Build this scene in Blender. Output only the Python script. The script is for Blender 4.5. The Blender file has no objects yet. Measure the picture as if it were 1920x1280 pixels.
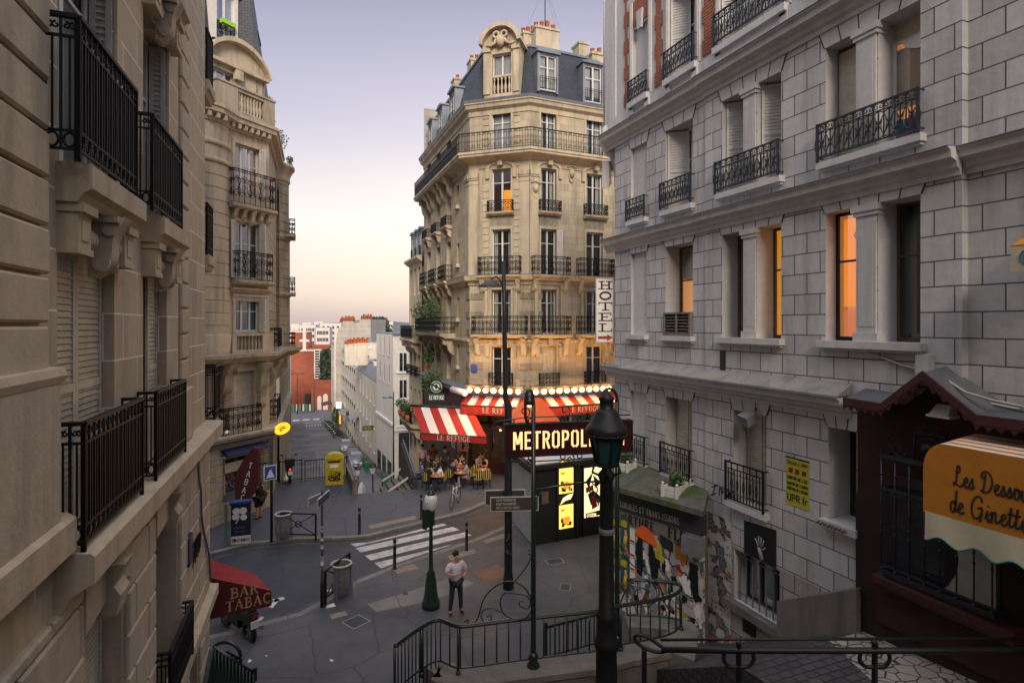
import math
EXPO=0.78;SKY_ST=.63;SUN_E=2.2;SUN_AZ=12;SUN_EL_D=30;SHADE_BLOCK_Z=33
import bpy,math,random
from mathutils import Vector,Matrix
random.seed(7)
PI=math.pi
sc=bpy.context.scene
COL=sc.collection
# ---------------------------------------------------------------- camera geometry used to survey the place
FL=1066.67;HY=608.0;CZ=8.2
TH=math.atan(420/FL);SN=math.sin(TH);CS=math.cos(TH)
def fac(px):
 u=(px-960)/FL
 return SN+CS*u,CS-SN*u
def P(px,t):
 a,b=fac(px);return(a*t,b*t)
def G(px,py,z=0.0):
 t=(CZ-z)*FL/(py-HY);a,b=fac(px);return(a*t,b*t,z)
def zat(py,t):return CZ-(py-HY)*t/FL
def PZ(px,py,t):
 x,y=P(px,t);return(x,y,zat(py,t))
class Fr:
 """facade frame: local (s along the wall, n outwards, z up)"""
 def __init__(self,o,d,flip=False):
  l=math.hypot(*d);self.o=o;self.d=(d[0]/l,d[1]/l)
  self.nn=(self.d[1],-self.d[0])if not flip else(-self.d[1],self.d[0])
 def __call__(self,s,n,z):
  return(self.o[0]+self.d[0]*s+self.nn[0]*n,self.o[1]+self.d[1]*s+self.nn[1]*n,z)
 def st(self,px,off=0.0):
  a,b=fac(px);ox=self.o[0]+self.nn[0]*off;oy=self.o[1]+self.nn[1]*off
  dx,dy=self.d
  det=dx*(-b)+dy*a
  k=(ox*b-oy*a)/det;t=(dx*(-oy)+dy*ox)/det
  return k,t
 def s(self,px,off=0.0):return self.st(px,off)[0]
 def z(self,px,py,off=0.0):return zat(py,self.st(px,off)[1])
 def sub(self,s,n=0.0):
  f=Fr.__new__(Fr);p=self(s,n,0);f.o=(p[0],p[1]);f.d=self.d;f.nn=self.nn;return f
 def side(self,s,n=0.0,sign=1):
  """frame running outwards from the wall at s (local s -> n)"""
  f=Fr.__new__(Fr);p=self(s,n,0);f.o=(p[0],p[1]);f.d=self.nn;f.nn=(self.d[0]*sign,self.d[1]*sign);return f
class Loc:
 """frame at a point turned by rz: local x, y, z"""
 def __init__(self,x=0,y=0,z=0,rz=0):
  self.x,self.y,self.zz=x,y,z;self.c=math.cos(rz);self.s_=math.sin(rz)
 def __call__(self,a,b,z):
  return(self.x+a*self.c-b*self.s_,self.y+a*self.s_+b*self.c,self.zz+z)
ID=lambda a,b,z:(a,b,z)
# ---------------------------------------------------------------- mesh builder
WM={}
class MB:
 def __init__(self,fr=None):
  self.v=[];self.f=[];self.fr=fr or ID;self.sm=[];self.mi=[];self.cur=0
 def p(self,a,b,z):self.v.append(self.fr(a,b,z));return len(self.v)-1
 def raw(self,q):self.v.append(tuple(q));return len(self.v)-1
 def face(self,idx,smooth=False):self.f.append(tuple(idx));self.sm.append(smooth);self.mi.append(self.cur)
 def quad(self,*pts):
  self.face([self.p(*q)for q in pts])
 def box(self,s0,s1,n0,n1,z0,z1):
  i=[self.p(s,n,z)for z in(z0,z1)for n in(n0,n1)for s in(s0,s1)]
  for q in((0,1,3,2),(4,6,7,5),(0,4,5,1),(1,5,7,3),(3,7,6,2),(2,6,4,0)):self.face([i[k]for k in q])
  return self
 def hexa(self,bot,top):
  i=[self.p(*q)for q in bot]+[self.p(*q)for q in top]
  n=len(bot)
  self.face(i[:n][::-1]);self.face(i[n:])
  for k in range(n):self.face((i[k],i[(k+1)%n],i[n+(k+1)%n],i[n+k]))
  return self
 def bar(self,a,b,w,h=None):
  """rectangular bar from a to b (local points)"""
  A=Vector(self.fr(*a));B=Vector(self.fr(*b));h=h or w
  d=(B-A)
  if d.length<1e-6:return self
  d.normalize()
  up=Vector((0,0,1))if abs(d.z)<.95 else Vector((self.fr(0,1,0)))-Vector(self.fr(0,0,0))
  x=d.cross(up).normalized()*w*.5;y=x.cross(d).normalized()*h*.5
  i=[self.raw(q+sx*x+sy*y)for q in(A,B)for sx,sy in((-1,-1),(1,-1),(1,1),(-1,1))]
  for q in((0,1,2,3),(7,6,5,4),(0,4,5,1),(1,5,6,2),(2,6,7,3),(3,7,4,0)):self.face([i[k]for k in q])
  return self
 def tube(self,pts,r,n=6,closed=False,caps=True):
  W=[Vector(self.fr(*q))for q in pts];m=len(W)
  rr=r if isinstance(r,(list,tuple))else[r]*m
  rings=[];pn=None
  for k in range(m):
   if closed:d=W[(k+1)%m]-W[k-1]
   else:d=W[min(k+1,m-1)]-W[max(k-1,0)]
   if d.length<1e-9:d=Vector((0,0,1))
   d.normalize()
   if pn is None:
    a=Vector((0,0,1))if abs(d.z)<.9 else Vector((1,0,0))
    x=d.cross(a).normalized()
   else:
    x=(pn-d*pn.dot(d))
    if x.length<1e-6:x=d.orthogonal()
    x.normalize()
   pn=x;y=d.cross(x)
   rings.append([self.raw(W[k]+(x*math.cos(2*PI*j/n)+y*math.sin(2*PI*j/n))*rr[k])for j in range(n)])
  for k in range(m if closed else m-1):
   A=rings[k];B=rings[(k+1)%m]
   for j in range(n):self.face((A[j],A[(j+1)%n],B[(j+1)%n],B[j]),n>4)
  if caps and not closed:
   self.face(rings[0][::-1]);self.face(rings[-1])
  return self
 def lathe(self,prof,c=(0,0,0),n=12,smooth=True,caps=True):
  rings=[]
  for r,z in prof:
   rings.append([self.p(c[0]+r*math.cos(2*PI*j/n),c[1]+r*math.sin(2*PI*j/n),c[2]+z)for j in range(n)])
  for A,B in zip(rings,rings[1:]):
   for j in range(n):self.face((A[j],A[(j+1)%n],B[(j+1)%n],B[j]),smooth)
  if caps:self.face(rings[0][::-1]);self.face(rings[-1])
  return self
 def ball(self,c,r,n=10,m=6,sq=1.0):
  return self.lathe([(max(1e-4,r*math.sin(PI*k/m)),-r*sq*math.cos(PI*k/m))for k in range(m+1)],c,n,True,False)
 def prism(self,poly,n0,n1):
  """polygon of (s,z) extruded along n"""
  a=[self.p(s,n0,z)for s,z in poly];b=[self.p(s,n1,z)for s,z in poly];m=len(poly)
  self.face(a[::-1]);self.face(b)
  for k in range(m):self.face((a[k],a[(k+1)%m],b[(k+1)%m],b[k]))
  return self
 def slab(self,poly,z0,z1):
  a=[self.p(x,y,z0)for x,y in poly];b=[self.p(x,y,z1)for x,y in poly];m=len(poly)
  self.face(a[::-1]);self.face(b)
  for k in range(m):self.face((a[k],a[(k+1)%m],b[(k+1)%m],b[k]))
  return self
 def prof(self,s0,s1,pr):
  """profile [(n,z)...] swept along s; closed to the wall"""
  a=[self.p(s0,n,z)for n,z in pr];b=[self.p(s1,n,z)for n,z in pr];m=len(pr)
  self.face(a);self.face(b[::-1])
  for k in range(m):self.face((a[k],b[k],b[(k+1)%m],a[(k+1)%m]))
  return self
 def sweep(self,path,pr,closed=False):
  """profile [(n,z)] along a plan polyline with mitred corners; n is to the right of travel"""
  m=len(path);rows=[]
  for k in range(m):
   if closed or 0<k<m-1:
    a,b,c=Vector(path[k-1]),Vector(path[k]),Vector(path[(k+1)%m])
    d1=(b-a).normalized();d2=(c-b).normalized()
    n1=Vector((d1.y,-d1.x));n2=Vector((d2.y,-d2.x))
    nn=(n1+n2);nn=nn/max(.2,nn.length_squared)*2
   else:
    a,c=(Vector(path[0]),Vector(path[1]))if k==0 else(Vector(path[-2]),Vector(path[-1]))
    d=(c-a).normalized();nn=Vector((d.y,-d.x))
   rows.append([self.p(path[k][0]+nn.x*n,path[k][1]+nn.y*n,z)for n,z in pr])
  q=len(pr)
  for k in range(m if closed else m-1):
   A=rows[k];B=rows[(k+1)%m]
   for j in range(q):self.face((A[j],B[j],B[(j+1)%q],A[(j+1)%q]))
  if not closed:self.face(rows[0]);self.face(rows[-1][::-1])
  return self
 def wall(self,s0,s1,z0,z1,holes,n=0.0,depth=.35,top=False,ends=0.0):
  """front sheet with rectangular holes and their reveals"""
  hs=[h for h in holes if h[1]>s0 and h[0]<s1 and h[3]>z0 and h[2]<z1]
  S=sorted({s0,s1}|{min(max(x,s0),s1)for h in hs for x in h[:2]})
  Z=sorted({z0,z1}|{min(max(x,z0),z1)for h in hs for x in h[2:4]})
  for a,b in zip(S,S[1:]):
   if b-a<1e-5:continue
   run=None
   for c,d in zip(Z,Z[1:]):
    ms,mz=(a+b)/2,(c+d)/2
    inside=any(h[0]<ms<h[1]and h[2]<mz<h[3]for h in hs)
    if not inside:
     run=(run[0],d)if run else(c,d)
    if(inside or d==Z[-1])and run:
     self.quad((a,n,run[0]),(b,n,run[0]),(b,n,run[1]),(a,n,run[1]));run=None
  for h in hs:
   a,b,c,d=h[:4];dd=h[4]if len(h)>4 else depth
   self.cur=1
   self.quad((a,n,c),(a,n-dd,c),(a,n-dd,d),(a,n,d))
   self.quad((b,n,c),(b,n,d),(b,n-dd,d),(b,n-dd,c))
   self.quad((a,n,c),(b,n,c),(b,n-dd,c),(a,n-dd,c))
   self.quad((a,n,d),(a,n-dd,d),(b,n-dd,d),(b,n,d));self.cur=0
  if ends:
   for s in(s0,s1):self.quad((s,n,z0),(s,n-ends,z0),(s,n-ends,z1),(s,n,z1))
  if top:self.quad((s0,n,z1),(s1,n,z1),(s1,n-top,z1),(s0,n-top,z1))
  return self
 def build(self,name,mat,parent=None,label=None,world=True):
  me=bpy.data.meshes.new(name)
  vs=self.v
  if parent is not None and world:
   M=WM.get(parent.name)
   if M is not None:vs=[tuple(M@Vector(q))for q in vs]
  me.from_pydata(vs,[],self.f)
  me.polygons.foreach_set('use_smooth',self.sm)
  mats=list(mat)if isinstance(mat,(list,tuple))else[mat]
  if len(mats)==1 and 1 in self.mi:mats=mats*2
  for m_ in mats:me.materials.append(m_)
  if len(mats)>1:me.polygons.foreach_set('material_index',self.mi)
  uv=me.uv_layers.new(name='UVMap')
  co=self.v;dat=[]
  for f in self.f:
   A=Vector(co[f[0]]);B=Vector(co[f[1]]);Cc=Vector(co[f[2]])
   nn=(B-A).cross(Cc-A)
   if nn.length<1e-12 and len(f)>3:nn=(Cc-A).cross(Vector(co[f[3]])-A)
   if nn.length>1e-12:nn.normalize()
   if abs(nn.z)>.72:
    for k in f:dat+=[co[k][0],co[k][1]]
   else:
    l=math.hypot(nn.x,nn.y)or 1
    tx,ty=-nn.y/l,nn.x/l
    if tx*.35+ty<0:tx,ty=-tx,-ty
    for k in f:dat+=[co[k][0]*tx+co[k][1]*ty,co[k][2]]
  uv.data.foreach_set('uv',dat)
  me.update()
  o=bpy.data.objects.new(name,me);COL.objects.link(o)
  if parent is not None:
   o.parent=parent
   if parent.name in WM:WM[o.name]=WM[parent.name]
  else:
   pass
  if label:o['label']=label
  return o
def tag(o,label,cat,group=None,kind=None):
 if label:o['label']=label
 if cat:o['category']=cat
 if group:o['group']=group
 if kind:o['kind']=kind
 return o
def thing(name,label,cat,loc=(0,0,0),rz=0,group=None):
 o=bpy.data.objects.new(name,None);COL.objects.link(o)
 o.empty_display_size=.2
 o.location=loc;o.rotation_euler=(0,0,rz)
 WM[o.name]=(Matrix.Translation(Vector(loc))@Matrix.Rotation(rz,4,'Z')).inverted()
 return tag(o,label,cat,group)
def struct(name,mb,mat):
 o=mb.build(name,mat);o['kind']='structure';return o
def copy_tree(o,parent=None):
 c=o.copy();COL.objects.link(c)
 if parent is not None:c.parent=parent
 for ch in list(o.children):copy_tree(ch,c)
 return c
def place(root,loc,rz=0,label=None,group=None,scale=None):
 c=copy_tree(root);c.location=loc;c.rotation_euler=(0,0,rz)
 if scale:c.scale=(scale,scale,scale)if not isinstance(scale,tuple)else scale
 if label:c['label']=label
 if group:c['group']=group
 return c
# ---------------------------------------------------------------- materials
def new_mat(name):
 m=bpy.data.materials.new(name);m.use_nodes=True
 nt=m.node_tree;b=nt.nodes['Principled BSDF'];return m,nt,b
def N(nt,t,**kw):
 n=nt.nodes.new(t)
 for k,v in kw.items():
  if k in n.inputs.keys()if hasattr(n.inputs,'keys')else False:n.inputs[k].default_value=v
  else:setattr(n,k,v)
 return n
def lk(nt,a,b):nt.links.new(a,b)
def mixc(nt,fac_,a,b,mode='MIX'):
 n=nt.nodes.new('ShaderNodeMix');n.data_type='RGBA';n.blend_type=mode
 for sock,val in((n.inputs[0],fac_),(n.inputs[6],a),(n.inputs[7],b)):
  if isinstance(val,bpy.types.NodeSocket):lk(nt,val,sock)
  elif isinstance(val,(int,float)):sock.default_value=val
  else:sock.default_value=(*val,1)if len(val)==3 else val
 return n.outputs[2]
def ramp(nt,src,stops):
 n=nt.nodes.new('ShaderNodeValToRGB');lk(nt,src,n.inputs[0])
 cr=n.color_ramp
 while len(cr.elements)<len(stops):cr.elements.new(.5)
 for e,(p_,c)in zip(cr.elements,stops):
  e.position=p_;e.color=(*c,1)if not isinstance(c,(int,float))else(c,c,c,1)
 return n.outputs[0]
def noise(nt,scale,detail=4,rough=.6,coord='Object',stretch=None,w=0):
 tc=nt.nodes.new('ShaderNodeTexCoord');src=tc.outputs[coord]
 if stretch:
  mp=nt.nodes.new('ShaderNodeMapping');mp.inputs['Scale'].default_value=stretch
  lk(nt,src,mp.inputs[0]);src=mp.outputs[0]
 n=nt.nodes.new('ShaderNodeTexNoise');n.inputs['Scale'].default_value=scale
 n.inputs['Detail'].default_value=detail;n.inputs['Roughness'].default_value=rough
 lk(nt,src,n.inputs['Vector']);return n.outputs[0]
def bump(nt,b,h,strength=.3,dist=.02):
 n=nt.nodes.new('ShaderNodeBump');n.inputs['Strength'].default_value=strength;n.inputs['Distance'].default_value=dist
 lk(nt,h,n.inputs['Height']);lk(nt,n.outputs[0],b.inputs['Normal']);return n
def paint(name,col,rough=.6,var=.25,scale=3.0,metal=0.0,bmp=0.0,dirt=None,spec=.4):
 m,nt,b=new_mat(name)
 n1=noise(nt,scale,6,.65)
 dk=dirt or tuple(c*(1-var)for c in col);lt=tuple(min(1,c*(1+var*.5))for c in col)
 c=ramp(nt,n1,[(.3,dk),(.55,col),(.75,lt)])
 lk(nt,c,b.inputs['Base Color'])
 b.inputs['Roughness'].default_value=rough;b.inputs['Metallic'].default_value=metal
 b.inputs['Specular IOR Level'].default_value=spec
 if bmp:bump(nt,b,noise(nt,scale*8,4),bmp,.01)
 return m
def stone(name,col,grime=.5,bw=None,bh=None,mortar=None,msize=.01,mbump=.6,warm=(1,.93,.8),scale=1.0,rough=.85,off=.5,var=.12,seam=None):
 """limestone or render: soft mottling, streaks of grime, optional coursed joints on metre UVs"""
 m,nt,b=new_mat(name)
 n1=noise(nt,.55*scale,6,.6);n2=noise(nt,7*scale,5,.7);n3=noise(nt,1.1,5,.65,stretch=(2.2,2.2,.28))
 c=mixc(nt,ramp(nt,n1,[(.35,0.0),(.7,1.0)]),tuple(x*(1-var)for x in col),tuple(x*w*(1+var*.6)for x,w in zip(col,warm)))
 c=mixc(nt,.35,c,ramp(nt,n2,[(.3,tuple(x*.72 for x in col)),(.7,tuple(min(1,x*1.15)for x in col))]))
 g=ramp(nt,n3,[(.46,0.0),(.72,1.0)])
 gm=nt.nodes.new('ShaderNodeMath');gm.operation='MULTIPLY';lk(nt,g,gm.inputs[0]);gm.inputs[1].default_value=grime
 c=mixc(nt,gm.outputs[0],c,tuple(x*.42 for x in col))
 hgt=n2
 if bw:
  tc=nt.nodes.new('ShaderNodeTexCoord');br=nt.nodes.new('ShaderNodeTexBrick')
  lk(nt,tc.outputs['UV'],br.inputs['Vector'])
  br.offset=off;br.inputs['Scale'].default_value=1
  br.inputs['Brick Width'].default_value=bw;br.inputs['Row Height'].default_value=bh
  br.inputs['Mortar Size'].default_value=msize;br.inputs['Mortar Smooth'].default_value=.15;br.inputs['Bias'].default_value=0
  br.inputs['Color1'].default_value=(.79,.79,.79,1);br.inputs['Color2'].default_value=(1,1,1,1);br.inputs['Mortar'].default_value=(1,1,1,1)
  c=mixc(nt,1.0,c,br.outputs['Color'],'MULTIPLY')
  c=mixc(nt,br.outputs['Fac'],c,mortar or tuple(x*.3 for x in col))
  inv=nt.nodes.new('ShaderNodeMath');inv.operation='MULTIPLY_ADD';lk(nt,br.outputs['Fac'],inv.inputs[0]);inv.inputs[1].default_value=-1.0*mbump;lk(nt,n2,inv.inputs[2])
  hgt=inv.outputs[0]
 lk(nt,c,b.inputs['Base Color']);b.inputs['Roughness'].default_value=rough;b.inputs['Specular IOR Level'].default_value=.25
 bump(nt,b,hgt,.45,.02)
 return m
def emis(name,col,st,base=(.02,.02,.02)):
 m,nt,b=new_mat(name)
 b.inputs['Base Color'].default_value=(*base,1);b.inputs['Emission Color'].default_value=(*col,1);b.inputs['Emission Strength'].default_value=st*.78
 return m
def glassy(name,tint=(.5,.55,.6),opac=.25,dark=(.01,.012,.015)):
 m,nt,b=new_mat(name);nt.nodes.remove(b)
 out=nt.nodes['Material Output']
 tr=N(nt,'ShaderNodeBsdfTransparent');tr.inputs[0].default_value=(*tint,1)
 gl=N(nt,'ShaderNodeBsdfGlossy');gl.inputs['Color'].default_value=(.9,.9,.95,1);gl.inputs['Roughness'].default_value=.04
 lw=N(nt,'ShaderNodeLayerWeight');lw.inputs[0].default_value=.35
 mm=N(nt,'ShaderNodeMapRange');lk(nt,lw.outputs['Fresnel'],mm.inputs[0]);mm.inputs[3].default_value=opac*.3;mm.inputs[4].default_value=.5
 mx=N(nt,'ShaderNodeMixShader');lk(nt,mm.outputs[0],mx.inputs[0]);lk(nt,tr.outputs[0],mx.inputs[1]);lk(nt,gl.outputs[0],mx.inputs[2])
 lk(nt,mx.outputs[0],out.inputs[0]);return m
M={}
M['white_wall']=stone('white_painted_render',(.60,.595,.59),.5,.62,.42,(.10,.10,.11),.0125,1.2,warm=(1,.98,.96),var=.06,rough=.7)
M['white_plain']=stone('white_painted_plain',(.58,.575,.57),.35,warm=(1,.98,.96),var=.08,rough=.7)
M['white_low']=stone('pinkish_base_render',(.44,.41,.39),.5,.62,.42,(.10,.10,.10),.014,1.2,warm=(1,.95,.9),var=.14)
M['left_ashlar']=stone('brown_ashlar',(.52,.44,.33),.45,1.1,.52,(.74,.68,.60),.010,.3,var=.10)
M['left_plain']=stone('brown_stone',(.50,.42,.315),.55,var=.14)
M['left_block']=stone('brown_stone_blocks',(.49,.42,.33),.6,var=.15)
M['cream_ashlar']=stone('cream_ashlar',(.53,.465,.355),.7,.95,.36,(.27,.22,.15),.007,.6,var=.14)
M['cream_plain']=stone('cream_stone',(.52,.455,.35),.8,var=.2,scale=1.4)
M['cream_grooved']=stone('cream_grooved',(.50,.44,.33),.55,60,.42,(.14,.12,.09),.016,1.5,var=.13)
M['cream_dark']=stone('weathered_cream_stone',(.40,.36,.28),.8,var=.2)
M['vermic']=stone('vermiculated_band',(.33,.30,.24),.9,var=.4,scale=9)
M['slate']=stone('slate',(.055,.065,.085),.3,.24,.13,(.02,.02,.03),.01,1.0,warm=(1,1,1.05),rough=.5,var=.25)
M['zinc']=paint('zinc',(.20,.23,.28),.5,.25,1.5,.3)
M['iron']=paint('black_iron',(.010,.011,.014),.6,.3,6,0,0,None,.25)
M['iron_blue']=paint('blue_black_iron',(.018,.024,.034),.4,.3,6,0,0,None,.5)
M['green_iron']=paint('dark_green_iron',(.014,.026,.022),.35,.3,5,0,0,None,.6)
M['metro_green']=paint('metro_green',(.008,.027,.020),.35,.35,4,0,0,None,.6)
M['frame_white']=paint('white_window_paint',(.62,.62,.60),.5,.12,5)
M['frame_brown']=paint('brown_wood_paint',(.12,.08,.05),.6,.3,8)
M['shutter']=paint('grey_shutter_paint',(.40,.39,.36),.6,.2,4)
M['shutter_white']=paint('white_shutter_paint',(.60,.59,.56),.6,.15,4)
M['shutter_cream']=paint('cream_shutter_paint',(.50,.46,.37),.6,.25,5)
M['curtain']=paint('curtain_cloth',(.55,.55,.52),.9,.2,6)
M['curtain_pink']=paint('salmon_curtain',(.62,.36,.26),.9,.2,5)
M['curtain_teal']=paint('teal_curtain',(.03,.16,.18),.9,.3,6)
M['room']=paint('dark_room',(.05,.048,.046),.9,.5,1.5)
M['glass']=glassy('window_glass',(.75,.78,.8),.25)
M['glass_dark']=paint('far_window_glass',(.025,.03,.036),.12,.4,.7,0,0,None,.8)
M['glass_sky']=paint('sky_window_glass',(.30,.32,.36),.08,.2,.7,.6,0,None,.8)
M['warm_room']=emis('warm_lit_room',(1,.38,.01),.85,(.1,.04,.01))
M['amber_room']=emis('amber_lit_room',(1,.33,.01),.8,(.1,.04,.01))
M['amber_soft']=emis('soft_amber_room',(1,.36,.08),.45,(.1,.05,.02))
M['terracotta']=paint('terracotta',(.42,.14,.06),.8,.4,6)
M['black']=paint('black_paint',(.010,.011,.012),.5,.3,5)
M['dark_grey']=paint('dark_grey_paint',(.035,.037,.042),.6,.3,5)
M['mid_grey']=paint('mid_grey_paint',(.16,.165,.175),.6,.25,5)
M['steel']=paint('galvanised_steel',(.20,.23,.25),.4,.3,6,.5)
M['white']=paint('white_paint',(.72,.71,.69),.6,.08,5)
M['red_awning']=paint('red_canvas',(.36,.025,.018),.85,.18,6,bmp=.2)
M['white_awning']=paint('white_canvas',(.68,.64,.62),.85,.1,6,bmp=.2)
M['maroon']=paint('maroon_canvas',(.10,.012,.014),.8,.25,6,bmp=.2)
M['red_wall']=paint('dark_red_render',(.040,.008,.009),.75,.4,2,bmp=.2)
M['red_trim']=paint('dark_red_trim',(.060,.016,.016),.6,.3,5)
M['yellow']=paint('yellow_paint',(.50,.38,.02),.5,.35,6)
M['orange']=paint('orange_canvas',(.52,.20,.018),.85,.15,4,bmp=.2)
M['cream_canvas']=paint('cream_canvas',(.55,.50,.36),.85,.12,4,bmp=.2)
M['skin']=paint('skin',(.42,.22,.14),.6,.15,9)
M['orange_plastic']=paint('orange_cloth',(.75,.13,.015),.7,.2,5)
M['white_lamp']=paint('opal_glass',(.62,.64,.64),.25,.08,5,0,0,None,.6)
M['plant']=None
def leafmat(name,a,b_):
 m,nt,b=new_mat(name)
 oi=nt.nodes.new('ShaderNodeTexNoise');oi.inputs['Scale'].default_value=5
 lk(nt,ramp(nt,oi.outputs[0],[(.35,a),(.65,b_)]),b.inputs['Base Color']);b.inputs['Roughness'].default_value=.6
 return m
M['plant']=leafmat('leaves',(.02,.05,.015),(.07,.14,.03))
M['tree_far']=leafmat('far_leaves',(.015,.035,.018),(.05,.08,.035))
M['brick']=stone('red_brick',(.36,.10,.045),.3,.24,.08,(.34,.22,.16),.012,.5,warm=(1,.9,.85),var=.2)
M['far_brick']=stone('modern_red_brick',(.30,.095,.055),.2,3.0,.45,(.22,.055,.03),.02,.1,warm=(1,.9,.85),var=.1,scale=.15)
M['render_white']=stone('street_white_render',(.74,.71,.66),.3,var=.1,scale=.4)
M['render_cream']=stone('street_cream_render',(.66,.62,.55),.35,var=.12,scale=.4)
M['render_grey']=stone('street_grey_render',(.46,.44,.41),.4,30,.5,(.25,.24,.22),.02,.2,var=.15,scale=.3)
M['far_white']=stone('distant_white_render',(.66,.62,.60),.15,var=.06,scale=.1)
# ground
def asphalt(name,col,patch,scale=1.0,grit=.25):
 m,nt,b=new_mat(name)
 n1=noise(nt,.35*scale,6,.6);n2=noise(nt,60,3,.6);n3=noise(nt,2.2*scale,6,.7)
 c=mixc(nt,ramp(nt,n1,[(.4,0.0),(.62,1.0)]),col,patch)
 c=mixc(nt,ramp(nt,n3,[(.52,0.0),(.72,.65)]),c,tuple(x*.45 for x in col))
 c=mixc(nt,grit,c,ramp(nt,n2,[(.35,tuple(x*.5 for x in col)),(.7,tuple(min(1,x*1.9)for x in col))]))
 vo=nt.nodes.new('ShaderNodeTexVoronoi');vo.inputs['Scale'].default_value=.55;vo.feature='DISTANCE_TO_EDGE'
 tc=nt.nodes.new('ShaderNodeTexCoord');mp=nt.nodes.new('ShaderNodeMixRGB')
 nn=nt.nodes.new('ShaderNodeTexNoise');nn.inputs['Scale'].default_value=1.6;nn.inputs['Detail'].default_value=6
 lk(nt,tc.outputs['Object'],nn.inputs['Vector'])
 mp.inputs[0].default_value=.12;lk(nt,tc.outputs['Object'],mp.inputs[1]);lk(nt,nn.outputs[1],mp.inputs[2]);lk(nt,mp.outputs[0],vo.inputs['Vector'])
 c=mixc(nt,ramp(nt,vo.outputs['Distance'],[(0,.85),(.012,0.0)]),c,tuple(x*.3 for x in col))
 lk(nt,c,b.inputs['Base Color']);b.inputs['Roughness'].default_value=.62;b.inputs['Specular IOR Level'].default_value=.45
 lk(nt,ramp(nt,n1,[(.3,.5),(.7,.78)]),b.inputs['Roughness'])
 bump(nt,b,n2,.25,.01);return m
M['road']=asphalt('road_asphalt',(.034,.038,.048),(.022,.025,.033))
M['pave']=asphalt('pavement_asphalt',(.070,.070,.076),(.044,.046,.055))
M['pave_blue']=asphalt('terrace_asphalt',(.052,.058,.074),(.080,.086,.106))
M['street']=asphalt('lower_street_setts',(.10,.105,.12),(.075,.08,.092),.4)
M['kerb']=stone('granite_kerb',(.22,.21,.20),.4,1.0,5,(.08,.08,.08),.015,.5,var=.2,scale=2)
M['paintline']=paint('worn_road_paint',(.46,.45,.44),.7,.45,3.5,dirt=(.22,.22,.23))
M['tactile']=paint('tactile_strip',(.22,.185,.14),.8,.35,6)
M['concrete']=stone('worn_concrete',(.19,.18,.165),.7,var=.25,scale=2)
# ---------------------------------------------------------------- architecture pieces
def window(fr,s0,s1,z0,z1,n,parent,leaves=2,bars=(.68,),fm='frame_white',curtain=None,room='room',glass='glass',far=False,th=.055,cpart=1.0,name='window'):
 b=MB(fr);t=th
 b.box(s0,s0+t,n-.05,n,z0,z1).box(s1-t,s1,n-.05,n,z0,z1)
 b.box(s0+t,s1-t,n-.05,n,z0,z0+t*1.5).box(s0+t,s1-t,n-.05,n,z1-t,z1)
 for k in range(1,leaves):
  c=s0+(s1-s0)*k/leaves;b.box(c-t*.8,c+t*.8,n-.048,n+.012,z0+t*1.5,z1-t)
 for q in bars:
  zz=z0+(z1-z0)*q
  for k in range(leaves):
   a=s0+(s1-s0)*k/leaves+t*.8;c=s0+(s1-s0)*(k+1)/leaves-t*.8
   b.box(a,c,n-.042,n-.006,zz-.02,zz+.02)
 w=b.build(name,M[fm],parent)
 g=MB(fr);g.quad((s0+t*.5,n-.026,z0),(s1-t*.5,n-.026,z0),(s1-t*.5,n-.026,z1),(s0+t*.5,n-.026,z1))
 g.build('pane',M['glass_dark']if far else M[glass],w)
 if far:return w
 if curtain:
  c=MB(fr)
  segs=[(s0+t,s0+t+(s1-s0-2*t)*.5*cpart),(s1-t-(s1-s0-2*t)*.5*cpart,s1-t)]if cpart<1 else[(s0+t,s1-t)]
  for a,e in segs:
   k=max(6,int((e-a)/.04));ids=[]
   for i in range(k+1):
    s=a+(e-a)*i/k;off=n-.12+.022*math.sin(i*1.9)
    ids.append((c.p(s,off,z0+.03),c.p(s,off,z1-.06)))
   for i in range(k):c.face((ids[i][0],ids[i+1][0],ids[i+1][1],ids[i][1]),True)
  c.build('curtain',M[curtain],w)
 r=MB(fr);d=n-.9
 r.quad((s0,d,z0),(s1,d,z0),(s1,d,z1),(s0,d,z1))
 r.quad((s0,n-.05,z0),(s0,d,z0),(s0,d,z1),(s0,n-.05,z1));r.quad((s1,n-.05,z0),(s1,d,z0),(s1,d,z1),(s1,n-.05,z1))
 r.quad((s0,n-.05,z0),(s1,n-.05,z0),(s1,d,z0),(s0,d,z0));r.quad((s0,n-.05,z1),(s1,n-.05,z1),(s1,d,z1),(s0,d,z1))
 r.build('room',M[room],w)
 return w
def shutter(fr,s0,s1,n0,n1,z0,z1,parent,mat='shutter',slat=.075):
 """louvred leaf between two plan points (s0,n0)-(s1,n1)"""
 L=math.hypot(s1-s0,n1-n0);A=fr(s0,n0,0);B=fr(s1,n1,0)
 f=Fr((A[0],A[1]),(B[0]-A[0],B[1]-A[1]));b=MB(f);t=.055
 b.box(0,t,-.018,.018,z0,z1).box(L-t,L,-.018,.018,z0,z1)
 for q in(z0,(z0+z1)/2-.04,z1-.08):b.box(t,L-t,-.017,.017,q,q+.08)
 z=z0+.1
 while z<z1-.1:
  b.hexa([(t,-.016,z),(L-t,-.016,z),(L-t,.012,z+.03),(t,.012,z+.03)],[(t,-.016,z+.012),(L-t,-.016,z+.012),(L-t,.012,z+.042),(t,.012,z+.042)])
  z+=slat
 b.quad((t,-.0,z0+.05),(L-t,-.0,z0+.05),(L-t,0,z1-.05),(t,0,z1-.05))
 return b.build('shutter',M[mat],parent)
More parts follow.
